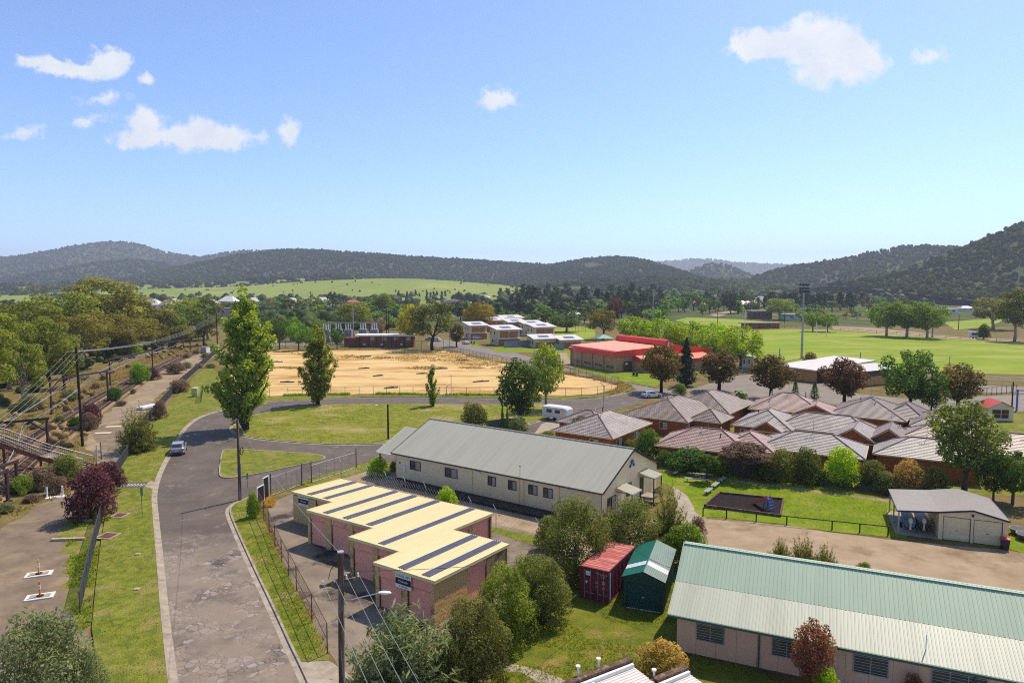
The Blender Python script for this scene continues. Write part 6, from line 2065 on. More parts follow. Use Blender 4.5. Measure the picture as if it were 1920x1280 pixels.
GL_ = ['tallest brown gum with bare limbs showing in the railway bush', 'broad olive gum left of the tallest brown gum', 'olive gum low on the left, in front of the taller ones', 'gum at the picture edge over the railway cutting', 'bushy gum near the wire poles, left of the cutting', 'brown gum right of the tallest one',
       'brown gum over the shacks by the railway', 'dense gum in front of the tallest brown gum', 'brownish gum under the crown of the tallest one', 'small brown gum above the far rail gantry', 'gum half outside the picture by the footbridge', 'low gum in front, with dark trunk on the cutting edge', 'low spreading gum above the near rail gantry',
       'olive gum left of the tall poplar', 'bright green tree by the railway before the teal roof', 'dark gum just left of the tall poplar', 'dark low gum behind the relay boxes', 'small brown gum above the railway curve', 'olive gum at the left edge behind others', 'olive gum outside the left edge', 'rusty small gum beside the bright green tree', 'brown gum above the far end of the cutting']
for i, (x, yt, yb, w, lf) in enumerate(GUMS):
    plant('gum', GL_[i], x, yt, yb, w, lf, M_barkp if i % 2 else M_barkd, 'gum trees along the railway', i)

# -- shrubs of the cutting and the left side
plant('spray', 'spiky green bottlebrush bush beside the dirt track', 258, 762, 846, 78, 'olive', var=0)
plant('shrub', 'plum coloured bush behind the wire fence', 172, 866, 972, 96, 'plum', var=0)
plant('shrub', 'second plum bush, reaching over the wire fence', 203, 858, 925, 70, 'plum', var=1)
plant('shrub', 'yellow green bush at the foot of the footbridge stairs', 126, 846, 905, 62, 'olive', var=2)
plant('shrub', 'dry brown bush under the footbridge', 84, 870, 915, 66, 'brown', var=1)
plant('shrub', 'small green bush between the rail gantries and the brown bush', 42, 886, 925, 44, 'green', var=3)
plant('bigshrub', 'grey green acacia at the bottom corner beside the gravel path', 82, 1126, 1390, 240, 'greyg', var=0)
plant('bigshrub', 'lower arm of grey green acacia over the verge', 168, 1198, 1380, 96, 'greyg', var=2)
plant('shrub', 'dark plum bush beside the tall wire pole', 172, 750, 802, 40, 'plum', var=2)
plant('shrub', 'brown dry bush right of the tall wire pole', 168, 768, 806, 30, 'brown', var=3)
plant('shrub', 'dark green bush on the rail side of the dirt track', 216, 722, 752, 30, 'dkgreen', var=1)
plant('shrub', 'green bush inside the railway curve', 262, 676, 720, 40, 'lush', var=2)
plant('shrub', 'pale green bush above the near gantry', 240, 634, 668, 60, 'lush', var=0)
plant('shrub', 'brown bush at the end of the wire fence by the track', 300, 748, 785, 30, 'brown', var=0)
plant('shrub', 'low brown bush against the fence of the dirt track', 338, 708, 735, 40, 'brown', var=2)
plant('shrub', 'mauve brown bush in the railway curve', 284, 686, 712, 34, 'plum', var=3)
plant('shrub', 'reddish dry bush right of the far gantry', 330, 676, 700, 40, 'brown', var=1)
plant('shrub', 'silver grey bush on the cutting bank', 58, 735, 770, 44, 'greyg', var=3)
plant('shrub', 'second silver bush lower on the cutting bank', 130, 726, 752, 34, 'greyg', var=1)
plant('shrub', 'dark green bush between the rails and the tall pole', 140, 778, 800, 26, 'dkgreen', var=2)
SCR = [(20, 800), (30, 770), (100, 760), (160, 712), (180, 728), (112, 792), (205, 700), (240, 690), (310, 690), (350, 672), (368, 664), (395, 690), (410, 672), (250, 738), (228, 760), (350, 690), (150, 748), (70, 800), (20, 925), (12, 960), (60, 940), (322, 664), (302, 668), (276, 700), (194, 712), (8, 760), (372, 690), (5, 838), (110, 925), (385, 672)]
for i, (x, y) in enumerate(SCR):
    p = G(x, y)
    s = rnd.uniform(.9, 2.0)
    plant_at('shrub', '%s %s scrub bush %s' % (['dry brown', 'olive', 'tawny', 'silvery'][i % 4], 'small' if s < 1.4 else 'large', 'at the near end of the railway cutting' if y > 850 else 'on the slope above the rails' if x < 170 else 'beside the far railway curve' if y < 710 else 'between the rails and dirt track'), p.x, p.y, s * rnd.uniform(.8, 1.3), s * rnd.uniform(1.2, 1.9), ['brown', 'olive', 'brown', 'greyg'][i % 4], group='dry scrub bushes of the railway cutting')

# -- shrubs near the storage units, hall and sheds
plant('spray', 'large grey green spiky shrub in front of the storage units', 752, 1132, 1322, 250, 'greyg', var=1)
plant('bigshrub', 'dense olive shrub at the corner of the storage units', 886, 1108, 1272, 172, 'olive', var=1)
plant('bigshrub', 'glossy green shrub with yellow tips beside the storage end wall', 946, 1046, 1206, 140, 'gum', var=1)
plant('bigshrub', 'dark leafy shrub left of the maroon container', 1020, 1034, 1166, 120, 'olive', var=1)
plant('bigshrub', 'spreading olive tree overhanging the maroon container', 1078, 918, 1082, 166, 'olive', var=0)
plant('bigshrub', 'leafy shrub between the storage end wall and the olive tree', 988, 1030, 1150, 100, 'gum', var=0)
plant('bigshrub', 'low green shrub against the side of the big spiky shrub', 842, 1180, 1300, 90, 'olive', var=1)
plant('shrub', 'low green shrub beneath the spreading olive tree', 1030, 960, 1030, 60, 'olive', var=0)
plant('bigshrub', 'brown green shrub behind the container and the shed', 1180, 925, 1050, 150, 'olive', var=1)
plant('spray', 'brownish twiggy shrub at the near canopy of the hall', 1145, 948, 1010, 80, 'brown', var=2)
plant('spray', 'pointed shrub with upright tips at the gable end of the hall', 1252, 908, 1030, 78, 'olive', var=0)
plant('shrub', 'fern green shrub behind the dark green shed', 1285, 972, 1062, 92, 'lush', var=2)
plant('shrub', 'small dry tipped shrub on the edge of the gravel', 1308, 965, 1005, 36, 'brown', var=0)
plant('shrub', 'light green sapling in the gravel between storage roof and hall', 838, 908, 968, 52, 'lime', var=1)
plant('shrub', 'small upright green tree inside the verge fence', 475, 915, 972, 27, 'green', var=3)
plant('shrub', 'clipped round yellow green bush at the hall porch', 708, 853, 892, 44, 'lime', var=0)
plant('shrub', 'small bush tucked beside the porch post', 738, 862, 886, 18, 'green', var=2)
plant('shrub', 'golden tipped shrub behind the low parapet', 1240, 1192, 1300, 116, 'golden', var=2)
plant('vase', 'small bronze leaved tree against the pink clad wall', 1521, 1158, 1310, 78, 'bronze', var=1)
plant('shrub', 'yellow green bush below the bronze tree', 1545, 1240, 1320, 62, 'lime', var=1)
plant('shrub', 'tips of a bronze shrub at the foot of the pink clad wall', 1712, 1258, 1330, 46, 'bronze', var=0)
plant('spray', 'feathery green shrub behind the green roof', 1462, 1008, 1075, 54, 'olive', var=1)
plant('spray', 'taller feathery shrub behind the green roof', 1505, 1005, 1080, 64, 'olive', var=0)
plant('spray', 'drooping feathery shrub behind the green roof', 1545, 1020, 1085, 56, 'olive', var=2)
plant('shrub', 'little green tuft behind the green roof ridge', 1620, 1050, 1085, 34, 'green', var=2)
plant('dome', 'small umbrella shaped tree between the park benches', 1325, 848, 903, 48, 'dkgreen', M_barkd)
# -- hedge along the back fence of the houses
HED = [('shrub', 1292, 836, 882, 92, 'dkgreen', 'dark wide bush on the fence by the hall corner'), ('shrub', 1215, 796, 862, 54, 'dkgreen', 'round dark green bush behind the hall gable'), ('shrub', 1090, 774, 828, 56, 'gumd', 'grey green bush in front of the caravan house'),
       ('shrub', 1140, 810, 838, 46, 'green', 'yellow green bush under the caravan house gutter'), ('shrub', 1182, 822, 845, 40, 'olive', 'low bush right of the caravan house'), ('dome', 1394, 824, 896, 104, 'brown', 'brown spreading bush tree leaning over the back fence'),
       ('shrub', 1345, 850, 892, 50, 'lush', 'green bush under the brown spreading tree'), ('shrub', 1462, 834, 905, 58, 'olive', 'tall dull green shrub behind the lawn'), ('shrub', 1512, 832, 908, 62, 'gumd', 'dark shrub left of the lime green bush'),
       ('shrub', 1578, 830, 912, 76, 'lime', 'lime green bush on the back fence'), ('shrub', 1632, 856, 916, 60, 'gumd', 'dark shrub between the lime bush and the golden shrub'), ('shrub', 1702, 858, 926, 72, 'golden', 'golden olive shrub on the back fence'),
       ('shrub', 1752, 868, 932, 60, 'olive', 'olive shrub left of the feathery tree'), ('shrub', 1430, 862, 900, 50, 'dkgreen', 'dark bush right of the brown spreading tree'), ('shrub', 1660, 880, 924, 48, 'olive', 'small olive shrub on the fence line'),
       ('shrub', 1250, 842, 874, 40, 'dkgreen', 'dark bush at the back corner of the hall'), ('cone', 1250, 782, 812, 16, 'cyp', 'small clipped conifer at the driveway of the corner house'), ('cone', 1290, 772, 800, 16, 'cyp', 'second small conifer at the driveway of the corner house'),
       ('cone', 1491, 710, 742, 16, 'cyp', 'small clipped conifer left on the street before the clubhouse'), ('cone', 1527, 714, 748, 20, 'cyp', 'larger clipped conifer right on the street before the clubhouse'), ('shrub', 1236, 792, 808, 36, 'lime', 'bright low hedge between two brick houses'),
       ('shrub', 1518, 655, 700, 34, 'redtip', 'brown bush behind the white club roof'), ('shrub', 1408, 846, 870, 24, 'purple', 'purple bush by the orange gable wall'), ('shrub', 1275, 716, 740, 30, 'green', 'bush beneath the conifer at the roadside'),
       ('shrub', 1408, 828, 850, 18, 'green', 'small bush between the rose tiled and grey tiled houses'), ('shrub', 1480, 800, 818, 24, 'lime', 'bright bush at the cream rendered wall')]
for (k, x, yt, yb, w, lf, lb) in HED:
    plant(k, lb, x, yt, yb, w, lf)

# -- palm by the roadside house
p = G(1388, 778)
ph = ztop(p, 738)
pt = thing('palm_tree', 'single palm with shaggy dead fronds between the tiled houses', 'tree', (p.x, p.y, 0))
mb = MB(); mb.tube([(0, 0, 0), (.05, 0, ph * .5), (0, 0, ph)], .24, 8, .2); mb.build('trunk', M_barkd, pt)
for dead in (0, 1):
    mb = MB()
    for k in range(26 if not dead else 22):
        a = k * 2.4; l = rnd.uniform(1.1, 1.7)
        el = rnd.uniform(-.1, 1.2) if not dead else rnd.uniform(-1.5, -1.0)
        pts = []
        for t in np.linspace(0, 1, 5):
            e = el - 1.1 * t * t * (0 if dead else 1)
            pts.append(Vector((math.cos(a) * l * t * math.cos(e), math.sin(a) * l * t * math.cos(e), ph + l * t * math.sin(e) - (dead * .1))))
        sd = Vector((-math.sin(a), math.cos(a), 0))
        for i in range(4):
            w0, w1 = (.1 + .28 * math.sin(math.pi * i / 4)), (.1 + .28 * math.sin(math.pi * (i + 1) / 4))
            mb.quad(pts[i] - sd * w0, pts[i] + sd * w0 + Vector((0, 0, .06)), pts[i + 1] + sd * w1 + Vector((0, 0, .06)), pts[i + 1] - sd * w1)
    mb.build('frond', M_brownfrond if False else (mat('palm_frond', L(86, 120, 34, .66), L(126, 150, 50, .7), scale=2, rough=.6) if not dead else mat('dead_frond', L(122, 98, 66, .66), L(92, 74, 54, .66), scale=2, rough=.9)), pt)

# -- trees of the town and the valley
BANDS = [
    # label, group, x range, base rows, height px range, kinds, leaves, count, width factor
    ('dark pine in the belt behind the orange townhouses', 'pines behind the townhouses', (935, 1240), (570, 590), (30, 50), ('pine',), ('pine', 'pine', 'conif'), 34, .62),
    ('dark pine in the stand beyond the playing fields', 'pines beyond the playing fields', (1432, 1600), (576, 583), (26, 38), ('pine',), ('pine', 'conif'), 20, .6),
    ('dark round pine at the end of the stand beyond the oval', 'last pines of the far stand', (1575, 1632), (574, 581), (24, 30), ('roundlow', 'pine'), ('pine',), 4, .8),
    ('garden tree among the white houses of the town', 'garden trees of the town', (440, 760), (565, 588), (12, 22), ('roundlow', 'gumlow', 'roundlow'), ('dkgreen', 'gumd', 'lush', 'gumb', 'green', 'redtip'), 66, 1.1),
    ('tree in the lower streets of the town behind the substation', 'trees of the lower streets', (440, 780), (590, 622), (20, 40), ('roundlow', 'gumlow'), ('dkgreen', 'gumd', 'gum', 'lush', 'green'), 50, 1.1),
    ('tree between the townhouse roofs and the dark pines', 'trees between townhouses and pines', (850, 1250), (588, 612), (18, 34), ('roundlow', 'roundlow', 'pine'), ('dkgreen', 'lush', 'pine', 'gumd'), 56, 1.1),
    ('tree in the parkland beyond the plane trees', 'parkland trees beyond the plane trees', (1240, 1425), (568, 592), (18, 34), ('roundlow', 'pine', 'gumlow'), ('dkgreen', 'pine', 'gumd', 'lush'), 36, 1.0),
    ('town tree at the far left behind the railway gums', 'trees behind the railway gums', (-40, 260), (556, 600), (16, 34), ('roundlow', 'gumlow'), ('dkgreen', 'gumd', 'gumb', 'olive'), 30, 1.1),
    ('slim dark poplar at the foot of the green hill', 'slim poplars below the green hill', (738, 845), (566, 572), (20, 28), ('pine',), ('conif', 'pine'), 16, .3),
    ('woodland tree at the foot of the wooded slope beyond the oval', 'woodland trees beyond the oval', (1600, 1960), (552, 572), (12, 26), ('gumlow', 'roundlow'), ('olive', 'gumd', 'greyg', 'gum'), 44, 1.2),
    ('roadside tree in the fields between the oval and the hills', 'roadside trees beyond the oval', (1480, 1780), (572, 606), (14, 26), ('roundlow', 'gumlow'), ('dkgreen', 'gumd', 'lush', 'wattle'), 22, 1.2),
    ('valley tree in the open land below the knolls', 'valley trees below the knolls', (980, 1440), (546, 560), (8, 18), ('gumlow', 'roundlow', 'pine'), ('gumd', 'pine', 'olive', 'dkgreen'), 70, 1.3),
    ('scattered tree at the near foot of the green hill', 'trees below the green hill', (230, 960), (558, 568), (10, 20), ('gumlow', 'roundlow'), ('gumd', 'dkgreen', 'gumb', 'pine'), 50, 1.3)]
COLW = {'dkgreen': 'dark green', 'gumd': 'dull dark', 'gum': 'olive', 'gumb': 'brownish', 'lush': 'leafy green', 'green': 'light green', 'redtip': 'red brown', 'pine': 'blackish', 'conif': 'blue green', 'olive': 'olive', 'greyg': 'grey green', 'wattle': 'yellowish'}
FORM = {'pine': 'pointed', 'roundlow': 'rounded', 'gumlow': 'spreading', 'shrub': 'low'}
PLACE = ['far left of', 'left part of', 'left centre of', 'centre of', 'right centre of', 'right part of', 'far right of']
for (lb, gr, xr, yr, hr, ks, lfs, cnt, wf) in BANDS:
    for i in range(cnt):
        x = xr[0] + (xr[1] - xr[0]) * (i + rnd.uniform(.1, .9)) / cnt
        yb = rnd.uniform(*yr); hpx = rnd.uniform(*hr)
        p = G(x, yb)
        h = hpx * p.y / 1280
        kd, lf = rnd.choice(ks), rnd.choice(lfs)
        f = (hpx - hr[0]) / (hr[1] - hr[0])
        full = '%s %s %s tree, %s %s' % ('short' if f < .33 else 'tall' if f > .67 else 'mid sized', COLW[lf], FORM[kd], PLACE[min(6, int((x - xr[0]) / (xr[1] - xr[0]) * 7))], gr)
        plant_at(kd, full, p.x, p.y, h, h * wf * rnd.uniform(.8, 1.15), lf, M_barkd, gr)


# -- grass too fine to count, as tufts
def inpoly(px, py, poly):
    r = np.zeros(len(px), bool)
    n = len(poly)
    for i in range(n):
        x0, y0 = poly[i]; x1, y1 = poly[(i + 1) % n]
        c = ((y0 > py) != (y1 > py)) & (px < (x1 - x0) * (py - y0) / (y1 - y0 + 1e-12) + x0)
        r ^= c
    return r


M_tuft = leafmat('grass_blade', L(104, 132, 26, .66), L(164, 172, 60, .7), .3, (1.1, 1.1, .6))
M_tuftd = leafmat('dry_grass_blade', L(128, 112, 54, .66), L(200, 170, 104, .7), .3, (1.1, 1.05, .8))
M_tufto = leafmat('straw_blade', L(150, 126, 58, .66), L(208, 172, 96, .7), .3, (1.1, 1.0, .8))


def tufts(name, poly, n, h, m, seed, z=0.0, blades=4, spread=.5):
    rs = np.random.RandomState(seed)
    poly = list(poly)
    a = np.array(poly); lo, hi = a.min(0), a.max(0)
    x, y = rs.uniform(lo[0], hi[0], n * 4), rs.uniform(lo[1], hi[1], n * 4)
    k = inpoly(x, y, poly) & (vnoise(x * .35, y * .35, seed) > .38)
    x, y = x[k][:n], y[k][:n]
    n = len(x)
    X, Y = np.repeat(x, blades) + rs.normal(size=n * blades) * .06, np.repeat(y, blades) + rs.normal(size=n * blades) * .06
    N = len(X)
    H = h * rs.uniform(.5, 1.4, N); th = rs.uniform(0, 6.283, N); w = H * rs.uniform(.12, .3, N)
    dx, dy = np.cos(th), np.sin(th)
    l1, l2 = rs.normal(size=N) * H * spread, rs.normal(size=N) * H * spread
    V = np.stack([np.stack([X - dx * w, Y - dy * w, np.full(N, z)], 1), np.stack([X + dx * w, Y + dy * w, np.full(N, z)], 1), np.stack([X + l1, Y + l2, z + H], 1)], 1).reshape(-1, 3)
    o = link(name, npmesh(name, V, np.arange(3 * N).reshape(-1, 3), m, rs.uniform(0, 1, N)))
    o['kind'] = 'stuff'


vl = [q for q in offs(kls, .3)[:-26]] + P([(470, 748), (425, 735)]) + wv_[::-1]
tufts('grass', [q for q in vl], 15000, .10, M_tuft, 1, .13)
tufts('grass', offs(krs, .3)[6:-6] + rv[::-1], 5000, .10, M_tuft, 2, .13)
tufts('grass', isl, 6000, .13, M_tuft, 3, .13)
tufts('grass', P([(960, 1190), (1000, 1150), (1080, 1100), (1160, 1080), (1290, 1090), (1290, 1210), (1500, 1290), (1500, 1330), (860, 1330), (940, 1260)]), 7000, .10, M_tuft, 4, .015)
tufts('grass', P([(1240, 872), (1640, 930), (1695, 955), (1695, 1005), (1470, 980), (1320, 968), (1280, 920)]), 7000, .07, M_tuft, 5, .017)
fl_ = P([(486, 960), (505, 1000), (528, 1055), (556, 1110), (585, 1168), (614, 1228)])
tufts('straw_grass', offs(fl_, .35) + offs(fl_, -.45)[::-1], 1500, .22, M_tufto, 6, .02)
tufts('straw_grass', P([(486, 930), (505, 925), (515, 940), (512, 965), (492, 968)]), 420, .34, M_tufto, 7, .02)
tufts('dry_grass', P([(-150, 985), (0, 790), (80, 735), (180, 695), (330, 655), (395, 645), (400, 655), (300, 690), (180, 780), (150, 840), (130, 925), (40, 960), (-60, 1060)]), 14000, .35, M_tuftd, 8, 0, 3)
tufts('dry_grass', P([(210, 925), (192, 1000), (176, 1100), (168, 1180), (140, 1180), (128, 1120), (128, 1040), (120, 1000), (150, 950)]), 3000, .2, M_tuft, 9, .01)
tufts('weeds', P([(1000, 688), (1100, 704), (1165, 716), (1190, 726), (1150, 740), (1120, 744), (1163, 724), (1100, 709), (1000, 693)]), 2500, .45, M_tuftd, 10, .03)
tufts('weeds', P([(510, 742), (700, 738.5), (900, 740.5), (1060, 742.5), (1110, 741), (1110, 743), (1060, 744.5), (900, 742.5), (700, 740.5), (510, 744)]), 2200, .4, M_tuft, 11, .1)
for k, (x, y, w, h) in enumerate(WEEDS):
    tufts('weeds', P([(x + w * math.cos(t), y + h * math.sin(t)) for t in np.linspace(0, 2 * math.pi, 16)[:-1]]), 260, .3, M_tuftd, 20 + k, .03)
M_palewood = mat('bleached_timber', L(206, 184, 154, .66), L(168, 146, 120, .66), scale=3, rough=.9, spec=.1)
# ------------------------------------------------------------------ railway
def line3(pts, step=2.0):
    return resample(smoothpoly(pts, False, 2), step, False)


T1 = line3(P([(-110, 945), (-60, 910), (12, 858), (61, 822), (110, 791), (157, 761), (193, 740), (250, 711), (300, 686), (340, 668), (380, 655), (400, 649)]), 1.5)
T2 = line3(P([(-130, 1040), (-90, 1000), (0, 919), (27, 894), (54, 869), (100, 832), (145, 795), (196, 757), (253, 719), (304, 691), (345, 671), (385, 657), (405, 650)]), 1.5)
for i, (tp, lb) in enumerate(((T1, 'railway track farther from the road, running under the gantries'), (T2, 'railway track nearer the road, passing under the footbridge'))):
    mb = MB()
    l_, r_ = offs(tp, 1.9), offs(tp, -1.9)
    l2, r2 = offs(tp, 1.4), offs(tp, -1.4)
    for a in range(len(tp) - 1):
        for (pa, za), (pb, zb) in (((l_, .02), (l2, .16)), ((l2, .16), (r2, .161)), ((r2, .16), (r_, .02))):
            mb.quad((*pb[a], zb + i * .004), (*pb[a + 1], zb + i * .004), (*pa[a + 1], za + i * .004), (*pa[a], za + i * .004))
    struct(mb.build('ballast', M_ballast))
    t = thing('railway_track', lb, 'railway track', (*tp[len(tp) // 2], 0))
    o = Vector((*tp[len(tp) // 2], 0))
    for d in (.72, -.72):
        mb = MB(); mb.tube([Vector((x, y, .36)) - o for x, y in offs(tp, d)], .055, 4)
        mb.build('rail', paint('worn_rail', (150, 128, 112), .7, .45, .3, .5), t)
    mb = MB()
    sp = resample(tp, .65, False)
    for a in range(len(sp) - 1):
        d = (Vector(sp[a + 1]) - Vector(sp[a])).normalized(); nn = Vector((-d.y, d.x)); c = Vector(sp[a])
        mb.beam(Vector((*(c + nn * 1.25), .22)) - o, Vector((*(c - nn * 1.25), .22)) - o, .24, .14)
    s = mb.build('sleeper', M_wood, t); s['kind'] = 'stuff'

M_gantry = paint('rust_brown_steel', (74, 52, 48), .75, .7, .3)


def gantry(label, pl, pr, ytl, ytr, over=0.0):
    """portal over the tracks: post bases at photo pixels pl and pr, tops at rows ytl and ytr"""
    a, b = G(*pl), G(*pr)
    h = (ztop(a, ytl) + ztop(b, ytr)) / 2
    o = (a + b) / 2
    t = thing('rail_gantry', label, 'gantry', (o.x, o.y, 0), 0, 'overhead wire gantries of the railway')
    a, b = a - o, b - o
    for p in (a, b):
        mb = MB(); mb.beam(p, p + Vector((0, 0, h)), .26, .26); mb.beam(p, p + Vector((0, 0, .3)), .6, .6); mb.build('post', M_gantry, t)
    up = Vector((0, 0, 1))
    d = (b - a).normalized()
    mb = MB(); mb.beam(a + up * h - d * (.3 + over), b + up * h + d * .3, .22, .34); mb.build('beam', M_gantry, t)
    for p, q in ((a, d), (b, -d)):
        mb = MB(); mb.beam(p + up * (h - 1.9), p + q * 2.2 + up * (h - .1), .16, .16); mb.build('brace', M_gantry, t)
    for f in (.3, .7):
        c = a.lerp(b, f)
        mb = MB(); mb.beam(c + up * (h - .1), c + up * (h - 1.0), .08, .08); mb.beam(c + up * (h - .8), c + up * (h - .8) + d * .9, .05, .05); mb.build('wire_dropper', M_steel, t)
    return o, a + o, b + o, h


ga1 = gantry('dark gantry crossing the tracks beside the tall wire pole', (97, 776), (203, 752), 706, 702)
ga2 = gantry('gantry at the footbridge, its far post outside the picture', (-60, 870), (91, 852), 794, 789)
ga3 = gantry('rusty gantry nearest the bottom left corner', (-70, 960), (33, 920), 884, 879)
gantry('short rusty frame at the picture edge below the footbridge', (-70, 985), (15, 942), 902, 898)
ga4 = gantry('gantry behind the tall wire pole', (207, 722), (287, 700), 666, 664)
ga5 = gantry('farthest gantry, near the relay boxes', (296, 664), (357, 655), 640, 640)


def wire(label, pts, sag, group, r=.02, m=None, n=12):
    out = []
    for a, b in zip(pts, pts[1:]):
        a, b = Vector(a), Vector(b)
        for i in range(n + 1):
            t = i / n
            p = a.lerp(b, t); p.z -= sag * 4 * t * (1 - t)
            if not out or (p - out[-1]).length > 1e-4:
                out.append(p)
    o = out[0].copy()
    mb = MB(); mb.tube([p - o for p in out], r, 4)
    w = mb.build('overhead_wire', m or M_steel)
    w.location = o
    return tag(w, label, 'wire', group)


for k, f in enumerate((.3, .7)):
    pts = []
    for (o, a, b, h) in (ga3, ga2, ga1, ga4, ga5):
        c = a.lerp(b, f); pts.append((c.x, c.y, h - .4))
    wire('upper catenary wire over the ' + ('farther' if k == 0 else 'nearer') + ' railway track', pts, .8, 'railway catenary wires', .03)
    wire('lower contact wire over the ' + ('farther' if k == 0 else 'nearer') + ' railway track', [(x, y, z - .75) for x, y, z in pts], .15, 'railway catenary wires', .025)


# ------------------------------------------------------------------ poles, lamps and wires
def pole(label, x, y, h, r, m, name='power_pole', lean=(0, 0), cat='pole', group=None):
    t = thing(name, label, cat, (x, y, 0), 0, group)
    mb = MB(); mb.tube([(0, 0, 0), (lean[0] * .5, lean[1] * .5, h * .5), (lean[0], lean[1], h)], r, 10, r * .78); mb.build('pole', m, t)
    return t


def crossarm(t, h, ln, ang, m, lean=(0, 0), n=4):
    d = Vector((math.cos(ang), math.sin(ang), 0))
    c = Vector((lean[0], lean[1], h))
    mb = MB(); mb.beam(c - d * ln / 2, c + d * ln / 2, .1, .12); ca = mb.build('crossarm', m, t)
    pts = []
    for i in range(n):
        p = c + d * (ln * ((i + .25) / (n - .5) - .5))
        mb = MB(); mb.cyl(p.x, p.y, p.z + .06, p.z + .22, .05, .035, 6); mb.build('insulator', M_white, ca)
        pts.append(p + Vector((*t.location[:2], .2)))
    return pts


M_polew = mat('old_pole_timber', L(120, 90, 70, .62), L(88, 66, 54, .62), scale=2.5, rough=.95, bump=.6, bscale=6, stretch=(5, 5, .35), c3=L(168, 154, 140, .62), s3=.9, t3=(.5, .6), spec=.1)
np_ = Vector((-7.25, 27.6))
nh = 13.0
npole = pole('weathered timber power pole before the storage units', np_.x, np_.y, nh, .16, M_polew, lean=(.12, 0))
mb = MB(); mb.cyl(.12, 0, nh, nh + .06, .14, n=10); mb.build('pole_cap', M_steel, npole)
arm = crossarm(npole, 11.75, 1.75, R(32), M_wood, (.1, 0))
for i, p in enumerate(arm):
    wire(['outer', 'second', 'third', 'last'][i] + ' conductor running from the near pole crossarm towards the viewer', [p, p + Vector((16.5, -33, -.6))], .7, 'conductors of the near pole', .011)
la = thing('street_light', 'street light on a thin arm reaching from the near timber pole', 'street light', (np_.x + .1, np_.y, 10.9))
mb = MB(); mb.tube([(.14, 0, 0), (.9, .2, .12), (1.55, .35, .2)], .025, 6); mb.build('arm', M_steel, la)
mb = MB(); mb.ball((1.75, .4, .2), .3, .12, .07, nu=10, nv=6); mb.build('lamp_head', M_white, la)
mb = MB()
for s in (-1, 1):
    mb.tube([(.12 + .1 * s, 0, nh - .3), (.12 + s * .4, .1 * s, nh - .7), (.1 + s * .45, .2 * s, 11.95)], .014, 5)
mb.build('jumper_cable', M_black, npole)
p2 = G(450, 937)
h2 = ztop(p2, 786)
pl2 = pole('grey power pole with cable coil and stay wire at the road corner', p2.x, p2.y, h2, .17, M_steel if False else M_polew)
mb = MB()
ring = [(.32 + .0 * t, .42 * math.cos(t) + .1, 5.6 + .42 * math.sin(t)) for t in np.linspace(0, 6.283, 17)]
mb.tube(ring, .05, 5); mb.build('cable_coil', M_black, pl2)
mb = MB(); mb.box(-.28, -.12, -.3, -.12, 3.2, 3.7); mb.build('meter_box', M_white, pl2)
mb = MB(); mb.cyl(.2, -.02, 0, 4.2, .05, n=6); mb.build('conduit', M_steel, pl2)
wire('stay wire slanting down from the grey pole', [(p2.x, p2.y, h2 - .3), tuple(G(500, 918))], 0, 'wires of the road corner pole', .012)
wire('single wire from the near timber pole to the grey pole at the corner', [(np_.x + .12, np_.y, nh - .05), (p2.x, p2.y, h2 - .2)], .7, 'wires of the road corner pole', .013)
p3 = G(728, 824)
h3 = ztop(p3, 758)
pl3 = pole('dark timber pole with street light beside the hall', p3.x, p3.y, h3, .16, M_barkd)
mb = MB(); mb.tube([(0, 0, h3 - .6), (-1.0, 0, h3 - .15), (-1.5, 0, h3 - .1)], .03, 5); ar = mb.build('lamp_arm', M_steel, pl3)
mb = MB(); mb.ball((-1.75, 0, h3 - .12), .3, .12, .07, nu=8, nv=5); mb.build('lamp_head', M_white, ar)
wire('slack wire from the grey corner pole to the dark pole beside the hall', [(p2.x, p2.y, h2 - .4), (p3.x, p3.y, h3 - .5)], 1.2, 'wires of the road corner pole', .014, M_black)
wire('service wire from the near timber pole over the container to the green roof', [(np_.x + .12, np_.y, 12.2), (8.6, 50.6, 4.6), (13.2, 45.8, 4.2)], .5, 'wires of the road corner pole', .012, M_black)
q1 = G(155, 836)
hq = ztop(q1, 651)
pq1 = pole('tall dark timber pole carrying wires beside the dirt track', q1.x, q1.y, hq, .2, M_barkd, lean=(-.25, 0))
a1 = crossarm(pq1, hq - .8, 2.6, R(20), M_barkd, (-.24, 0))
q2 = G(408, 657)
hq2 = ztop(q2, 588)
pq2 = pole('distant timber pole at the end of the dirt track', q2.x, q2.y, hq2, .22, M_barkd)
a2 = crossarm(pq2, hq2 - .8, 3.4, R(20), M_barkd)
nxt = Vector((-37, 32, 0))
for i in range(4):
    wire(['first', 'second', 'third', 'fourth'][i] + ' wire of the tall pole line, on the far side span', [a1[i], a2[i]], 2.6, 'wires of the tall pole line', .018)
    wire(['first', 'second', 'third', 'fourth'][i] + ' wire of the tall pole line, on the near span over the footbridge', [a1[i], nxt + Vector((i * .6 - 1, 0, 9.5))], 1.6, 'wires of the tall pole line', .013)
for i, (x, yb, yt) in enumerate(((584, 616, 546), (624, 612, 556), (518, 606, 568), (725, 640, 574), (729, 634, 583), (1433, 596, 565), (568, 606, 575), (780, 602, 570), (1471, 606, 575), (1345, 612, 578), (1396, 628, 582), (1797, 618, 590))):
    p = G(x, yb)
    tp = pole(['tallest dark pole above the white houses', 'dark pole left of the substation yard', 'short pole behind the tall poplar', 'pole right of the substation mast', 'thinner pole beside the one right of the substation', 'pole by the maroon brick building', 'pole between the two dark poles', 'pole near the she oak', 'pole beside the olive gum', 'pole in the plane trees', 'white pole at the near end of the far field', 'pole on the bank across the oval'][i],
              p.x, p.y, ztop(p, yt), .2, M_barkd if i not in (10,) else M_white, group='poles of the town')
    crossarm(tp, ztop(p, yt) - .8, 3, R(30), M_barkd, n=3)


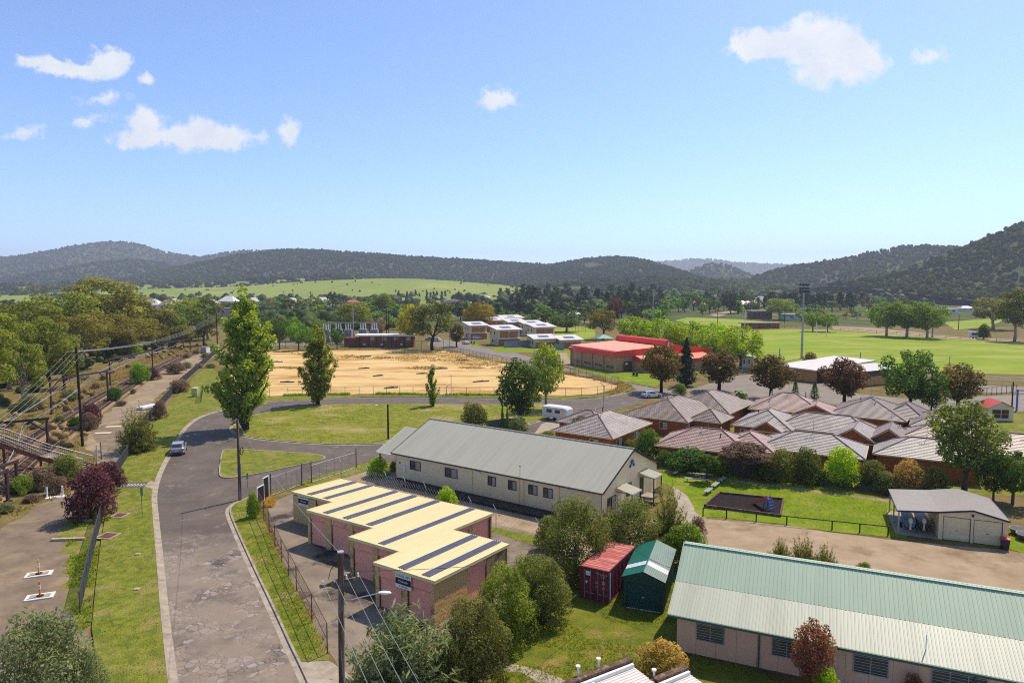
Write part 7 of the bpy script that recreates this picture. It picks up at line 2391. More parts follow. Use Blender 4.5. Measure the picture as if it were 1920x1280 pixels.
def lamp(label, x, yb, yt, side, reach=1.4):
    p = G(x, yb); h = ztop(p, yt)
    t = thing('street_lamp', label, 'street lamp', (p.x, p.y, 0), 0, 'curved street lamps')
    pts = [(0, 0, 0), (0, 0, h * .75)] + [(side * reach * (1 - math.cos(a)), 0, h * .75 + h * .25 * math.sin(a)) for a in np.linspace(.3, 1.57, 5)]
    mb = MB(); mb.tube(pts, .09, 6, .05); mb.build('pole', M_steel, t)
    mb = MB(); mb.ball((side * (reach + .3), 0, h - .03), .42, .16, .09, nu=8, nv=5); mb.build('lamp_head', M_white, t)


lamp('curved street lamp at the far corner of the sand lot', 843, 652, 624, 1, 1.8)
lamp('curved street lamp over the road behind the hall', 1132, 764, 714, -1, 2.2)
lamp('curved street lamp against the wall of the sports hall', 1078, 694, 650, -1, 1.2)
lamp('street lamp in front of the grey garden fence', 1014, 658, 634, -1, .8)
lamp('short lamp at the near fence of the sand lot', 837, 743, 722, 1, .9)
p = G(846, 744); t = pole('slim steel pole at the near fence of the sand lot', p.x, p.y, ztop(p, 704), .07, M_steel, 'light_pole'); mb = MB(); mb.ball((0, 0, ztop(p, 704)), .18, .18, .12, nu=6, nv=4); mb.build('lamp_head', M_steel, t)


def mast(label, x, yb, yt, heads):
    p = G(x, yb); h = ztop(p, yt)
    t = thing('floodlight_mast', label, 'floodlight', (p.x, p.y, 0), 0, 'floodlight masts of the sports fields')
    mb = MB(); mb.tube([(0, 0, 0), (0, 0, h)], .42, 8, .24); mb.build('mast', M_steel, t)
    for k in range(heads):
        z = h - .3 - k * 1.1
        mb = MB(); mb.box(-1.6, 1.6, -.08, .08, z - .08, z + .02); ca = mb.build('crossarm', M_dark, t)
        for x0 in (-1.35, -.45, .45, 1.35):
            mb = MB(); mb.box(x0 - .34, x0 + .34, -.42, -.1, z + .05, z + .62); mb.build('floodlight', M_dark, ca)


mast('tall floodlight mast beside the white roofed clubhouse', 1503, 672, 534, 3)
mast('floodlight mast rising over the plane trees', 1224, 612, 534, 3)
mast('slim floodlight mast beside the three spreading trees', 1748, 632, 562, 0)


# ------------------------------------------------------------------ fences
def fence(label, pts, h, gap, m, mesh=.4, rails=(1.0,), r=.04, crank=0.0, z=0.0, name='wire_fence', wr=.006, group=None):
    o = Vector((*pts[0], z))
    t = thing(name, label, 'fence', o, 0, group)
    pts = [Vector((*p, z)) - o for p in pts]
    base = resample([p[:2] for p in pts], gap, False)
    pme = None
    for x, y in base:
        if pme is None:
            mb = MB(); q = [(0, 0, 0), (0, 0, h)]
            if crank:
                q += [(-crank * .7, crank * .7, h + crank)]
            mb.tube(q, r, 5); ob = mb.build('post', m, t); pme = ob.data
        else:
            ob = link('post', pme, t)
        ob.location = (x, y, 0)
    for k in rails:
        mb = MB(); mb.tube([(x, y, h * k) for x, y in base], r * .7 if len(rails) < 4 else r * .35, 4); mb.build('rail', m, t)
    if mesh:
        mb = MB()
        for a, b in zip(base, base[1:]):
            a, b = Vector((*a, 0)), Vector((*b, 0))
            ln = (b - a).length
            d = (b - a) / max(ln, 1e-6)
            s = -h
            while s < ln:
                for sg in (0, 1):
                    s0, s1 = max(s, 0), min(s + h, ln)
                    z0, z1 = s0 - s, s1 - s
                    if s1 - s0 > .03:
                        if sg:
                            z0, z1 = h - z0, h - z1
                        mb.beam(a + d * s0 + Vector((0, 0, z0)), a + d * s1 + Vector((0, 0, z1)), wr * 2, wr * 2)
                s += mesh
        mb.build('wire_mesh', m, t)['kind'] = 'stuff'
    return t


M_fdark = paint('dark_wire', (74, 76, 78), .75, .6, .2)
M_frust = paint('rusty_post', (116, 82, 66), .7, .8, .3)
fence('rusty post fence between the road verge and the storage yard', fl_, 2.2, 2.9, M_frust, .45, (1.0, .5), .04, wr=.005)
fence('dark mesh fence along the left verge', P([(150, 1150), (163, 1090), (174, 1040), (188, 985), (203, 940), (222, 885)]), 1.7, 2.6, M_fdark, .19, (1.0,), .035, wr=.009)
fence('mesh fence continuing up the verge beside the dirt track', P([(222, 885), (238, 860), (251, 838), (268, 803), (300, 765), (338, 722), (372, 692), (405, 662)]), 1.7, 3.0, M_fdark, .2, (1.0,), .035, wr=.012)
fence('steel post fence along the near edge of the sand lot', P([(470, 745), (540, 742.5), (700, 740.5), (900, 742.5), (1060, 744.5), (1120, 742), (1158, 733)]), 2.0, 2.7, M_frust, .6, (1.0,), .045, wr=.006)
fence('mesh fence between the sand lot and the road to the sports hall', P([(1160, 722), (1100, 707), (1000, 691), (940, 679.5), (880, 667), (838, 656)]), 2.0, 3.0, M_fdark, .5, (1.0,), .045, wr=.008)
fence('tall dark post fence in front of the substation', P([(512, 652), (560, 654), (620, 657), (700, 657), (790, 656.5), (832, 656)]), 3.6, 5.0, M_black, .9, (1.0,), .07, wr=.012)
fence('cranked post fence behind the storage units', P([(640, 897), (690, 912), (760, 935), (840, 962), (930, 994), (1010, 1022)]), 2.1, 3.4, M_steel, .5, (), .035, .45, wr=.004)
fence('log rail fence along the gravel, below the playground', P([(1318, 968), (1362, 972), (1475, 984), (1560, 993), (1665, 1004)]), .95, 2.3, M_black, 0, (.96,), .07, name='rail_fence')
fence('white rail fence on the near side of the oval', P([(1600, 700), (1700, 704), (1830, 713), (1980, 719)]), 1.1, 4.5, M_white, 0, (1.0, .5), .07, name='rail_fence')
fence('dark fence around the far edge of the oval', P([(1400, 618), (1450, 614.5), (1560, 617), (1700, 628), (1800, 636), (1980, 645)]), 1.2, 6.0, M_dark, 0, (1.0, .55), .08, name='rail_fence')
fence('black pool style fence by the small red roofed pavilion', P([(1800, 741), (1850, 741), (1905, 735)]), 1.7, 1.6, M_black, 0, (1.0, .1), .06, name='rail_fence')
fence('mesh fence at the car park end of the plane trees', P([(1375, 700), (1400, 697), (1430, 694)]), 1.6, 3, M_steel, .6, (1.0,), .05, wr=.008)


def panel_fence(label, pts, h, w, m, name='panel_fence'):
    o = Vector((*pts[0], 0))
    t = thing(name, label, 'fence', o)
    base = resample(pts, w, False)
    for a, b in zip(base, base[1:]):
        a, b = Vector((*a, 0)) - o, Vector((*b, 0)) - o
        d = (b - a).normalized()
        mb = MB(); mb.beam(a + d * .03 + Vector((0, 0, h / 2)), b - d * .03 + Vector((0, 0, h / 2)), .05, h - .05); mb.build('fence_panel', m, t)
        mb = MB(); mb.beam(a, a + Vector((0, 0, h + .03)), .07, .07); mb.build('post', m, t)


M_fgrey = paint('grey_green_fence', (112, 124, 108), .7, .6, .12)
panel_fence('grey green panel fence behind the shrubs of the park lawn', P([(1262, 872), (1345, 886), (1450, 898), (1560, 910), (1660, 924), (1740, 934)]), 1.7, 2.4, paint('brown_fence', (92, 84, 74), .7, .7, .2))
panel_fence('green panel fence between the two road side houses', P([(1338, 772), (1362, 775), (1384, 781)]), 1.7, 2.3, M_fgrey)
panel_fence('low grey fence at the driveway behind the hall', P([(912, 805), (945, 800), (985, 800)]), 1.5, 2.4, M_fgrey)
panel_fence('grey slat garden fence of the bend townhouse', [tuple(G(*q)[:2]) for q in ((945, 652), (1000, 649), (1003, 644))], 2.6, 3.0, paint('blue_grey_slat', (140, 150, 152), .7, .6, .12))
panel_fence('short grey garden fence by the single storey unit', [tuple(G(*q)[:2]) for q in ((1040, 656), (1058, 656))], 2.4, 2.6, paint('blue_grey_slat', (140, 150, 152), .7, .6, .12))


def gate(label, a, b, h, leaves):
    a, b = Vector((*a[:2], 0)), Vector((*b[:2], 0))
    t = thing('yard_gate', label, 'gate', a)
    d = b - a; ln = d.length; d.normalize()
    up = Vector((0, 0, 1))
    for s in (0, ln):
        mb = MB(); mb.tube([d * s, d * s + up * (h + .5)], .06, 6); mb.build('gate_post', M_fdark, t)
    w = ln / leaves
    for k in range(leaves):
        s0, s1 = k * w + .08, (k + 1) * w - .08
        c = [d * s0 + up * .12, d * s1 + up * .12, d * s1 + up * h, d * s0 + up * h]
        mb = MB(); mb.tube(c + [c[0]], .03, 5)
        mb.tube([c[0], (c[2] + c[3]) / 2], .022, 4); mb.tube([c[1], (c[2] + c[3]) / 2], .022, 4)
        for q in (.33, .66):
            mb.tube([c[0].lerp(c[1], q), c[3].lerp(c[2], q)], .018, 4)
        lf = mb.build('gate_leaf', M_steel, t)
        mb = MB()
        q = 0
        while q < (s1 - s0) + h:
            for sg in (0, 1):
                x0, x1 = max(0, q - h), min(q, s1 - s0)
                if x1 - x0 > .05:
                    z0, z1 = .12 + (q - x0) * (h - .12) / h, .12 + (q - x1) * (h - .12) / h
                    if sg:
                        z0, z1 = h + .12 - z0, h + .12 - z1
                    mb.beam(d * (s0 + x0) + up * z0, d * (s0 + x1) + up * z1, .008, .008)
            q += .4
        mb.build('wire_mesh', M_steel, lf)['kind'] = 'stuff'


gate('wide mesh gate of the storage yard at the road', G(508, 930), G(566, 909), 2.2, 2)
gate('mesh gate of the gravel drive beside the hall', G(584, 905), G(668, 878), 2.2, 2)
fence('short barbed fence between the two yard gates', P([(566, 909), (584, 905)]), 2.4, 2.0, M_fdark, .5, (1.0,), .05, wr=.005)
gate('steel track gate at the end of the dirt track', G(190, 861), G(232, 862), 1.9, 1)
mb = MB(); mb.box(-.5, .5, -.03, 0, .6, 1.15); p = G(184, 858); o = mb.build('notice_sign', M_signw); o.location = p; tag(o, 'small white notice wired to the track fence', 'sign')

# ------------------------------------------------------------------ footbridge stairs
E0 = G(166, 873)
L0 = G(100, 856, 1.75); L1 = G(84, 852, 1.8)
T0 = G(-4, 822, 4.9); T1_ = G(-170, 800, 5.0)
fb_ = thing('footbridge', 'rust red steel footbridge stairs with white handrails over the railway', 'footbridge', (E0.x, E0.y, 0))
o = Vector((E0.x, E0.y, 0))
path = [E0, L0, L1, T0, T1_]
M_rail = paint('white_handrail', (214, 210, 206), .75, .45, .1)
wd = Vector((.18, 1.0, 0)).normalized() * .85
for sg in (-1, 1):
    mb = MB()
    for a, b in zip(path, path[1:]):
        mb.beam(a - o + wd * sg - Vector((0, 0, .25)), b - o + wd * sg - Vector((0, 0, .25)), .14, .55)
    mb.build('stringer', M_rust, fb_)
    mb = MB()
    mb.tube([p - o + wd * sg + Vector((0, 0, 1.15)) for p in path], .05, 6)
    mb.tube([p - o + wd * sg + Vector((0, 0, .75)) for p in path], .03, 5)
    mb.build('handrail', M_rail, fb_)
    mb = MB()
    for a, b in zip(path, path[1:]):
        n = int((b - a).length / .24)
        for i in range(n):
            p = a.lerp(b, i / n) - o + wd * sg
            mb.beam(p, p + Vector((0, 0, 1.12)), .025, .025)
    mb.build('balustrade', M_rust, fb_)
tread = None
for a, b in zip(path, path[1:]):
    n = max(2, int(abs(b.z - a.z) / .17)) if abs(b.z - a.z) > .3 else 0
    if not n:
        mb = MB(); d = (b - a).normalized()
        mb.beam(a - o - d * .1, b - o + d * .1, 1.6, .08); mb.build('landing', M_conc, fb_)
    for i in range(n):
        p = a.lerp(b, (i + .5) / n) - o
        if tread is None:
            mb = MB(); mb.beam(-wd * .93, wd * .93, .3, .06); ob = mb.build('tread', M_conc, fb_); tread = ob.data
        else:
            ob = link('tread', tread, fb_)
        ob.location = p
mb = MB()
for p in (L1, T0):
    for sg in (-1, 1):
        q = p - o + wd * sg * .8
        mb = MB(); mb.beam(Vector((q.x, q.y, 0)), Vector((q.x, q.y, p.z - .3)), .2, .2); mb.build('pier', M_rust, fb_)
mb = MB(); mb.beam(E0 - o + wd * .5 + Vector((.4, .6, 0)), E0 - o + wd * .5 + Vector((.5, .6, 2.6)), .2, .05); so_ = mb.build('warning_board', paint('cream_board', (236, 220, 176), .8), fb_)


# ------------------------------------------------------------------ vehicles
M_tyre = paint('tyre_rubber', (34, 33, 33), .9, .85, .1, .1)
M_rim = paint('wheel_rim', (170, 172, 174), .7, .3, .1, .6)
M_tail = paint('tail_lamp', (150, 24, 26), .8, .25, .05, .6)
M_head = paint('head_lamp', (224, 226, 230), .8, .2, .05, .6)


def car(label, x, y, rz, rgb, L_=4.7, H_=1.7, boxy=False, group=None):
    t = thing('parked_car', label, 'car', (x, y, .02), rz, group)
    k, hz = L_ / 4.7, H_ / 1.7
    body = paint('car_paint_%d_%d' % (rgb[0], rgb[2]), rgb, .8, .22, .03, .7)
    S_ = [(2.36, .70, .36, .55, .70, .55, .72), (2.2, .86, .24, .6, .86, .7, .90), (1.75, .92, .22, .62, .98, .76, 1.02), (1.05, .94, .22, .62, 1.03, .80, 1.08), (.3, .95, .22, .62, 1.05, .67, 1.60),
          (-.7, .95, .22, .62, 1.05, .69, 1.70), (-1.8, .94, .22, .62, 1.06, .66, 1.64), (-2.2, .92, .24, .62, 1.06, .70, 1.16), (-2.37, .82, .36, .6, .98, .68, 1.0)]
    if boxy:
        S_[6] = (-2.05, .94, .22, .62, 1.06, .7, 1.66)
    mb = MB()
    rings = []
    for (a, w, zb, zm, zt, wr, tp) in S_:
        h = [(w * .84, zb), (w, zb + .16), (w, zm), (w * .965, zt), (wr, tp)]
        rings.append([(a * k, yy, zz * hz) for yy, zz in h] + [(a * k, -yy, zz * hz) for yy, zz in reversed(h)])
    n = 10
    for r in rings:
        mb.v += r
    for i in range(len(rings) - 1):
        for j in range(n):
            j2 = (j + 1) % n
            mb.f.append((i * n + j, (i + 1) * n + j, (i + 1) * n + j2, i * n + j2)); mb.m.append(0)
    mb.f.append(tuple(range(n))); mb.m.append(0)
    mb.f.append(tuple(reversed(range((len(rings) - 1) * n, len(rings) * n)))); mb.m.append(0)
    b = mb.build('body', body, t)

    def pt(i, f, sd, q, out=.012):
        """point on the side glass line: between sections i, i+1 at f, height q from belt to roof"""
        a, c = S_[i], S_[i + 1]
        xx = a[0] + (c[0] - a[0]) * f
        w0 = a[1] * .965 + (c[1] * .965 - a[1] * .965) * f; w1 = a[5] + (c[5] - a[5]) * f
        z0 = a[4] + (c[4] - a[4]) * f; z1 = a[6] + (c[6] - a[6]) * f
        return (xx * k, sd * (w0 + (w1 - w0) * q + out), (z0 + (z1 - z0) * q) * hz)
    for sd in (1, -1):
        for (i0, f0, i1, f1) in ((3, .55, 4, .42), (4, .48, 5, .1), (5, .16, 5, .88)):
            q = [pt(i0, f0, sd, .1), pt(i1, f1, sd, .1), pt(i1, f1, sd, .84), pt(i0, f0 if i0 != 3 else .95, sd, .84)]
            mb = MB(); mb.quad(*(q if sd < 0 else q[::-1])); mb.build('side_window', M_glass, t)
    for (i, f0, f1, nm, o_) in ((3, .08, .94, 'windscreen', 1), (6, .1, .92, 'rear_window', -1)):
        a, c = S_[i], S_[i + 1]
        q = []
        for f, m_ in ((f0, .92), (f1, .9)):
            xx = a[0] + (c[0] - a[0]) * f; wr = (a[5] + (c[5] - a[5]) * f) * m_; zz = a[6] + (c[6] - a[6]) * f
            q += [(xx * k + o_ * .02, -wr, zz * hz + .015), (xx * k + o_ * .02, wr, zz * hz + .015)]
        mb = MB(); mb.quad(q[0], q[1], q[3], q[2]) if o_ > 0 else mb.quad(q[0], q[1], q[3], q[2]); mb.build(nm, M_glass, t)
    for xx in (1.45, -1.42):
        for sd in (1, -1):
            mb = MB(); mb.tube([(xx * k, sd * .74, .36), (xx * k, sd * .965, .36)], .36, 16); w = mb.build('wheel', M_tyre, t)
            mb = MB(); mb.tube([(xx * k, sd * .96, .36), (xx * k, sd * .975, .36)], .23, 12); mb.build('rim', M_rim, w)
    for sd in (1, -1):
        mb = MB(); mb.box(-2.36 * k, -2.16 * k, sd * .9 - .2 * (sd > 0), sd * .9 + .2 * (sd < 0), .82 * hz, 1.02 * hz); mb.build('tail_light', M_tail, t)
        mb = MB(); mb.box(2.12 * k, 2.3 * k, sd * .84 - .2 * (sd > 0), sd * .84 + .2 * (sd < 0), .68 * hz, .8 * hz); mb.build('headlight', M_head, t)
        mb = MB(); mb.box(.72 * k, .9 * k, sd * 1.0 - .08, sd * 1.0 + .08, 1.06 * hz, 1.2 * hz); mb.build('mirror', body, t)
        mb = MB(); mb.tube([(.1 * k, sd * .62, 1.68 * hz), (-1.6 * k, sd * .62, 1.70 * hz)], .022, 5); mb.build('roof_rail', M_steel, t)
    mb = MB(); mb.box(-2.42 * k, -2.3 * k, -.72, .72, .36, .55 * hz); mb.build('bumper', M_dark, t)
    mb = MB(); mb.box(-2.405 * k, -2.36 * k, -.26, .26, .72 * hz, .84 * hz); mb.build('number_plate', M_signw, t)
    return t


car('silver suv parked with its rear to the viewer on the left kerb', -48.55, 97.85, R(110.5), (150, 153, 156))
p = G(873, 645); car('white hatchback on the road before the orange townhouses', p.x, p.y, R(112), (236, 236, 234), 4.2, 1.5, group='small white cars by the townhouses')
p = G(868, 637); car('white estate car in the driveway behind the hatchback', p.x + 6, p.y + 4, R(28), (230, 230, 228), 4.6, 1.6, group='small white cars by the townhouses')
p = G(818, 640); car('white car under the she oak by the substation', p.x, p.y, R(150), (226, 226, 224), 4.4, 1.55, group='small white cars by the townhouses')
p = G(806, 638); car('grey car half hidden by the she oak trunk', p.x, p.y, R(150), (150, 152, 156), 4.4, 1.55, group='small white cars by the townhouses')
p = G(1222, 745); car('white car nosing out behind the grey tile roof', p.x, p.y, R(20), (236, 236, 234), 4.3, 1.5)
for i, (x, yb, a) in enumerate(((640, 604, 5), (662, 606, 10), (1150, 588, 8), (1166, 590, 3), (1180, 589, 12))):
    p = G(x, yb); car(['white car in the street behind the substation yard', 'silver car in the street behind the substation yard', 'white car in the lot beside the warehouse', 'grey car in the lot beside the warehouse', 'dark car in the lot beside the warehouse'][i], p.x, p.y, R(a), [(232, 232, 230), (176, 178, 180), (230, 230, 228), (140, 142, 146), (60, 62, 70)][i], group='far parked cars')
# white caravan beside the corner house
p = G(1046, 792)
cv = thing('caravan', 'white caravan parked in the driveway of the corner house', 'caravan', (p.x - .6, p.y + 1.5, 0), R(-38))
prof = [(0, .55), (2.1, .55), (2.15, 1.6), (2.05, 2.45), (1.7, 2.65), (.4, 2.65), (.05, 2.45), (-.05, 1.6)]
mb = MB()
k0 = len(mb.v)
for xx, sc in ((-2.6, .86), (-2.45, .97), (-1.5, 1), (2.0, 1), (2.5, .95), (2.7, .8)):
    for (yy, zz) in prof:
        mb.v.append((xx, 1.05 + (yy - 1.05) * (.9 + .1 * sc), .55 + (zz - .55) * sc))
for i in range(5):
    for j in range(8):
        j2 = (j + 1) % 8
        mb.f.append((i * 8 + j, i * 8 + j2, (i + 1) * 8 + j2, (i + 1) * 8 + j)); mb.m.append(0)
mb.f.append(tuple(reversed(range(8)))); mb.m.append(0); mb.f.append(tuple(range(40, 48))); mb.m.append(0)
mb.build('body', M_signw, cv)
for xx in (-1.6, .2):
    mb = MB(); mb.box(xx, xx + 1.1, -.075, -.055, 1.45, 2.05); mb.build('window', M_glass, cv)
mb = MB(); mb.box(1.55, 2.1, -.075, -.055, .7, 2.2); mb.build('door', M_hallw, cv)
mb = MB(); mb.tube([(.1, -.02, .34), (.1, .2, .34)], .34, 12); mb.build('wheel', M_tyre, cv)
mb = MB(); mb.tube([(.1, 1.9, .34), (.1, 2.1, .34)], .34, 12); mb.build('wheel', M_tyre, cv)
mb = MB(); mb.beam((-2.5, .6, .5), (-3.7, 1.05, .5), .08, .1); mb.beam((-2.5, 1.5, .5), (-3.7, 1.05, .5), .08, .1); mb.build('drawbar', M_dark, cv)

# boats under the carport
M_hullb = paint('blue_hull', (54, 130, 168), .75, .3, .08, .5)
M_hulld = paint('navy_hull', (40, 66, 92), .75, .3, .08, .5)
for i, (lx, ly, m, lb) in enumerate(((1.15, 3.0, M_hullb, 'blue boat on a trailer under the carport edge'), (2.35, 3.4, M_hulld, 'dark blue boat on a trailer beside the garage wall'))):
    c = frame_pt(A_O, AA, lx, ly)
    t = thing('boat', lb, 'boat', (*c, 0), AA + R(90), 'boats under the carport')
    mb = MB()
    st_ = [(-2.2, .46, .5), (-1, .52, .5), (.6, .5, .52), (1.7, .3, .62), (2.3, .03, .85)]
    for (xx, w, zb) in st_:
        mb.v += [(xx, -w, 1.15), (xx, -w * .8, zb + .1), (xx, 0, zb), (xx, w * .8, zb + .1), (xx, w, 1.15)]
    for a in range(4):
        for j in range(4):
            mb.f.append((a * 5 + j, (a + 1) * 5 + j, (a + 1) * 5 + j + 1, a * 5 + j + 1)); mb.m.append(0)
        mb.f.append((a * 5 + 4, (a + 1) * 5 + 4, (a + 1) * 5, a * 5)); mb.m.append(0)
    mb.f.append((0, 1, 2, 3, 4)); mb.m.append(0)
    mb.build('hull', m, t)
    mb = MB(); mb.ball((-2.45, 0, 1.3), .26, .2, .3, nu=10, nv=7); mb.box(-2.5, -2.36, -.07, .07, .5, 1.1); mb.box(-2.6, -2.3, -.12, .12, .45, .5); mb.build('outboard_motor', M_thw, t)
    mb = MB(); mb.box(-2.1, 1.6, -.5, -.44, .35, .42); mb.box(-2.1, 1.6, .44, .5, .35, .42); mb.beam((1.5, 0, .38), (3.0, 0, .42), .08, .08); mb.build('trailer_frame', M_steel, t)
    for sd in (-1, 1):
        mb = MB(); mb.tube([(-.7, sd * .52, .28), (-.7, sd * .66, .28)], .28, 10); mb.build('wheel', M_tyre, t)

# ------------------------------------------------------------------ park and playground
spit = [tuple(G(*q)[:2]) for q in ((1321, 950), (1349, 926), (1469, 938), (1463, 969))]
sc_ = G(1398, 948)
pg = thing('sandpit', 'dark bark softfall bed with low timber edging on the lawn', 'play area', (sc_.x, sc_.y, 0))
o = Vector((sc_.x, sc_.y, 0))
for a, b in zip(spit, spit[1:] + spit[:1]):
    a, b = Vector((*a, .15)) - o, Vector((*b, .15)) - o
    mb = MB(); mb.beam(a, b, .16, .3); mb.build('edging_board', M_wood, pg)
mb = MB(); mb.add([(x - o.x, y - o.y, .1) for x, y in spit], [(0, 3, 2, 1)]); mb.build('softfall', M_soft, pg)
M_slider = paint('red_plastic', (232, 92, 76), .8, .35, .06, .5)
M_slideb = paint('blue_plastic', (38, 104, 190), .8, .35, .06, .5)
p = G(1432, 953)
sld = thing('playground_slide', 'small red slide with blue ladder on the dark softfall', 'slide', (p.x, p.y, .1), R(-62))
mb = MB()
pts = [(-1.5, .12), (-1.2, .2), (0.35, 1.15), (.6, 1.2)]
for (xa, za), (xb, zb) in zip(pts, pts[1:]):
    mb.beam((xa, 0, za), (xb, 0, zb), .5, .05)
    for sd in (-.26, .26):
        mb.beam((xa, sd, za + .08), (xb, sd, zb + .08), .05, .2)
mb.build('chute', M_slider, sld)
mb = MB()
for sd in (-.26, .26):
    mb.beam((.55, sd, 1.55), (1.25, sd * 1.25, 0), .07, .07); mb.beam((.35, sd, 1.15), (.2, sd * 1.2, 0), .07, .07)
mb.build('ladder_frame', M_slideb, sld)
for k in range(4):
    mb = MB(); f = (k + 1) / 5; mb.box(1.25 - .6 * f - .06, 1.25 - .6 * f + .06, -.3, .3, 1.45 * f - .02, 1.45 * f + .03); mb.build('step', M_slideb, sld)


def bench(label, px, py, ang, ln):
    p = G(px, py)
    t = thing('bench', label, 'bench', (p.x, p.y, 0), R(ang), 'park benches on the lawn')
    for k in (-.19, 0, .19):
        mb = MB(); mb.box(-ln / 2, ln / 2, k - .085, k + .085, .43, .475); mb.build('seat_plank', M_steel, t)
    for x in (-ln / 2 + .25, ln / 2 - .25):
        mb = MB(); mb.box(x - .05, x + .05, -.2, .2, .36, .425); mb.box(x - .05, x + .05, -.05, .05, 0, .36); mb.build('leg', M_dark, t)


bench('single bench nearest the hall on the lawn', 1268, 890, 62, 1.8)
bench('bench behind the umbrella shaped tree', 1311, 894, -18, 2.9)
bench('long bench in front of the umbrella shaped tree', 1307, 904, -20, 2.9)
bench('farthest bench of the slanting row of three', 1354, 904, 55, 1.9)
bench('middle bench of the slanting row of three', 1341, 914, 55, 1.9)
bench('bench of the slanting row nearest the softfall bed', 1328, 925, 55, 1.9)


def bin_(label, px, py, lid, rz=0):
    p = G(px, py)
    t = thing('wheelie_bin', label, 'bin', (p.x, p.y, 0), R(rz), 'wheelie bins')
    mb = MB(); mb.add([(-.25, -.28, .06), (.25, -.28, .06), (.25, .28, .06), (-.25, .28, .06), (-.3, -.36, .98), (.3, -.36, .98), (.3, .36, .98), (-.3, .36, .98)], [(0, 3, 2, 1), (4, 5, 6, 7), (0, 1, 5, 4), (1, 2, 6, 5), (2, 3, 7, 6), (3, 0, 4, 7)])
    mb.build('body', M_dark, t)
    mb = MB(); mb.ext([(-.4, 1.0), (.42, .99), (.42, 1.05), (.0, 1.1), (-.4, 1.04)], -.33, .33); mb.build('lid', lid, t)
    for sd in (-.26, .26):
        mb = MB(); mb.tube([(sd - .03, .28, .1), (sd + .03, .28, .1)], .1, 8); mb.build('wheel', M_tyre, t)


bin_('dark bin with red lid at the garage corner', 1884, 1029, paint('red_lid', (214, 44, 48), .8, .4), -23)
bin_('dark bin on the grass by the sports hall annexe', 1188, 704, M_dark)
bin_('green lidded bin by the sports hall annexe', 1194, 705, paint('green_lid', (40, 100, 60), .8, .4))
bin_('dark bin at the townhouse driveway', 884, 644, M_dark)
bin_('second dark bin at the townhouse driveway', 889, 645, M_dark)
mb = MB()
for i, (x, y) in enumerate(((1912, 1002), (1925, 1012))):
    p = G(x, y); t = thing('planter_tub', ['round dark planter at the garage side', 'pale rimmed planter before the round dark one'][i], 'planter', p)
    mb = MB(); mb.cyl(0, 0, 0, .6, .7, .85, 12); mb.build('tub', M_dark, t); mb = MB(); mb.tube([(.85 * math.cos(a), .85 * math.sin(a), .6) for a in np.linspace(0, 6.283, 15)], .05, 5); mb.build('rim', M_steel, t)

# ------------------------------------------------------------------ small things of the left side
M_or = paint('orange_plastic', (244, 122, 44), .85, .5, .06)
M_yl = paint('amber_plastic', (246, 176, 60), .85, .5, .06)
for i, (px, py, yt, m, lb) in enumerate(((73, 1077, 1049, M_yl, 'amber marker post standing on the farther white slab'), (75, 1119, 1089, M_or, 'orange marker post standing on the nearer white slab'))):
    p = G(px, py)
    t = thing('pit_slab', ['farther white concrete slab on the gravel path', 'nearer white concrete slab on the gravel path'][i], 'slab', (p.x, p.y, .012), R(22), 'white slabs on the gravel path')
    mb = MB(); mb.box(-.95, .95, -.55, .55, 0, .09); mb.build('slab', paint('pale_concrete', (226, 220, 210), .75, .8, .1), t)
    mb = MB(); mb.box(-.7, .7, -.35, .35, .092, .1); mb.build('cover_plate', M_conc, t)
    h = ztop(p, yt)
    t = thing('marker_post', lb, 'marker post', (p.x, p.y, .112))
    mb = MB(); mb.cyl(0, 0, 0, .05, .28, .24, 12); mb.build('base', M_black, t)
    mb = MB(); mb.cyl(0, 0, .05, h - .1, .07, n=10); mb.build('post', m, t)
    for z in (.55, .75):
        mb = MB(); mb.cyl(0, 0, z, z + .14, .075, n=10); mb.build('reflective_band', M_signw, t)
for i, (px, py, s) in enumerate(((225, 968, .75), (202, 1007, .85))):
    p = G(px, py)
    t = thing('pit_cover', ['brown pit cover in the verge grass by the bollard', 'larger brown pit cover lower on the verge'][i], 'pit cover', (p.x, p.y, .13), R(-8), 'pit covers in the verge')
    mb = MB()
    for a in ((-s, s, -s, -s + .2), (-s, s, s - .2, s), (-s, -s + .2, -s + .2, s - .2), (s - .2, s, -s + .2, s - .2)):
        mb.box(*a, 0, .06)
    mb.build('frame', M_conc, t)
    mb = MB(); mb.box(-s + .21, s - .21, -s + .21, s - .21, 0, .04); mb.build('lid', M_rust, t)
for i, (px, py) in enumerate(((259, 1041), (257, 1107))):
    p = G(px, py); mb = MB(); mb.box(-.22, .22, -.2, .2, 0, .07); o = mb.build('valve_cover', M_conc); o.location = (p.x, p.y, .13)
    tag(o, ['small pale valve cover in the verge grass', 'pale flat stone cover lower in the verge grass'][i], 'valve cover')
p = G(214, 955); t = thing('bollard', 'short grey bollard on the verge beside the mesh fence', 'bollard', (p.x, p.y, .12)); mb = MB(); mb.cyl(0, 0, 0, 1.1, .2, n=12); mb.build('post', M_steel, t); mb = MB(); mb.cyl(0, 0, 1.1, 1.16, .22, n=12); mb.build('cap', M_conc, t)
for i, (px, yb, yt, w, h_, lb) in enumerate(((267, 971, 915, .3, .9, 'thin green sign pole on the left verge, seen edge on'), (464, 916, 888, .28, .7, 'thin sign pole behind the grey corner pole'))):
    p = G(px, yb); h = ztop(p, yt)
    t = thing('sign_pole', lb, 'sign', (p.x, p.y, .1), R(70)); mb = MB(); mb.cyl(0, 0, 0, h, .03, n=6); mb.build('pole', M_gtrim, t); mb = MB(); mb.box(-w / 2, w / 2, -.05, -.03, h - h_, h); mb.build('sign_plate', M_gtrim, t)
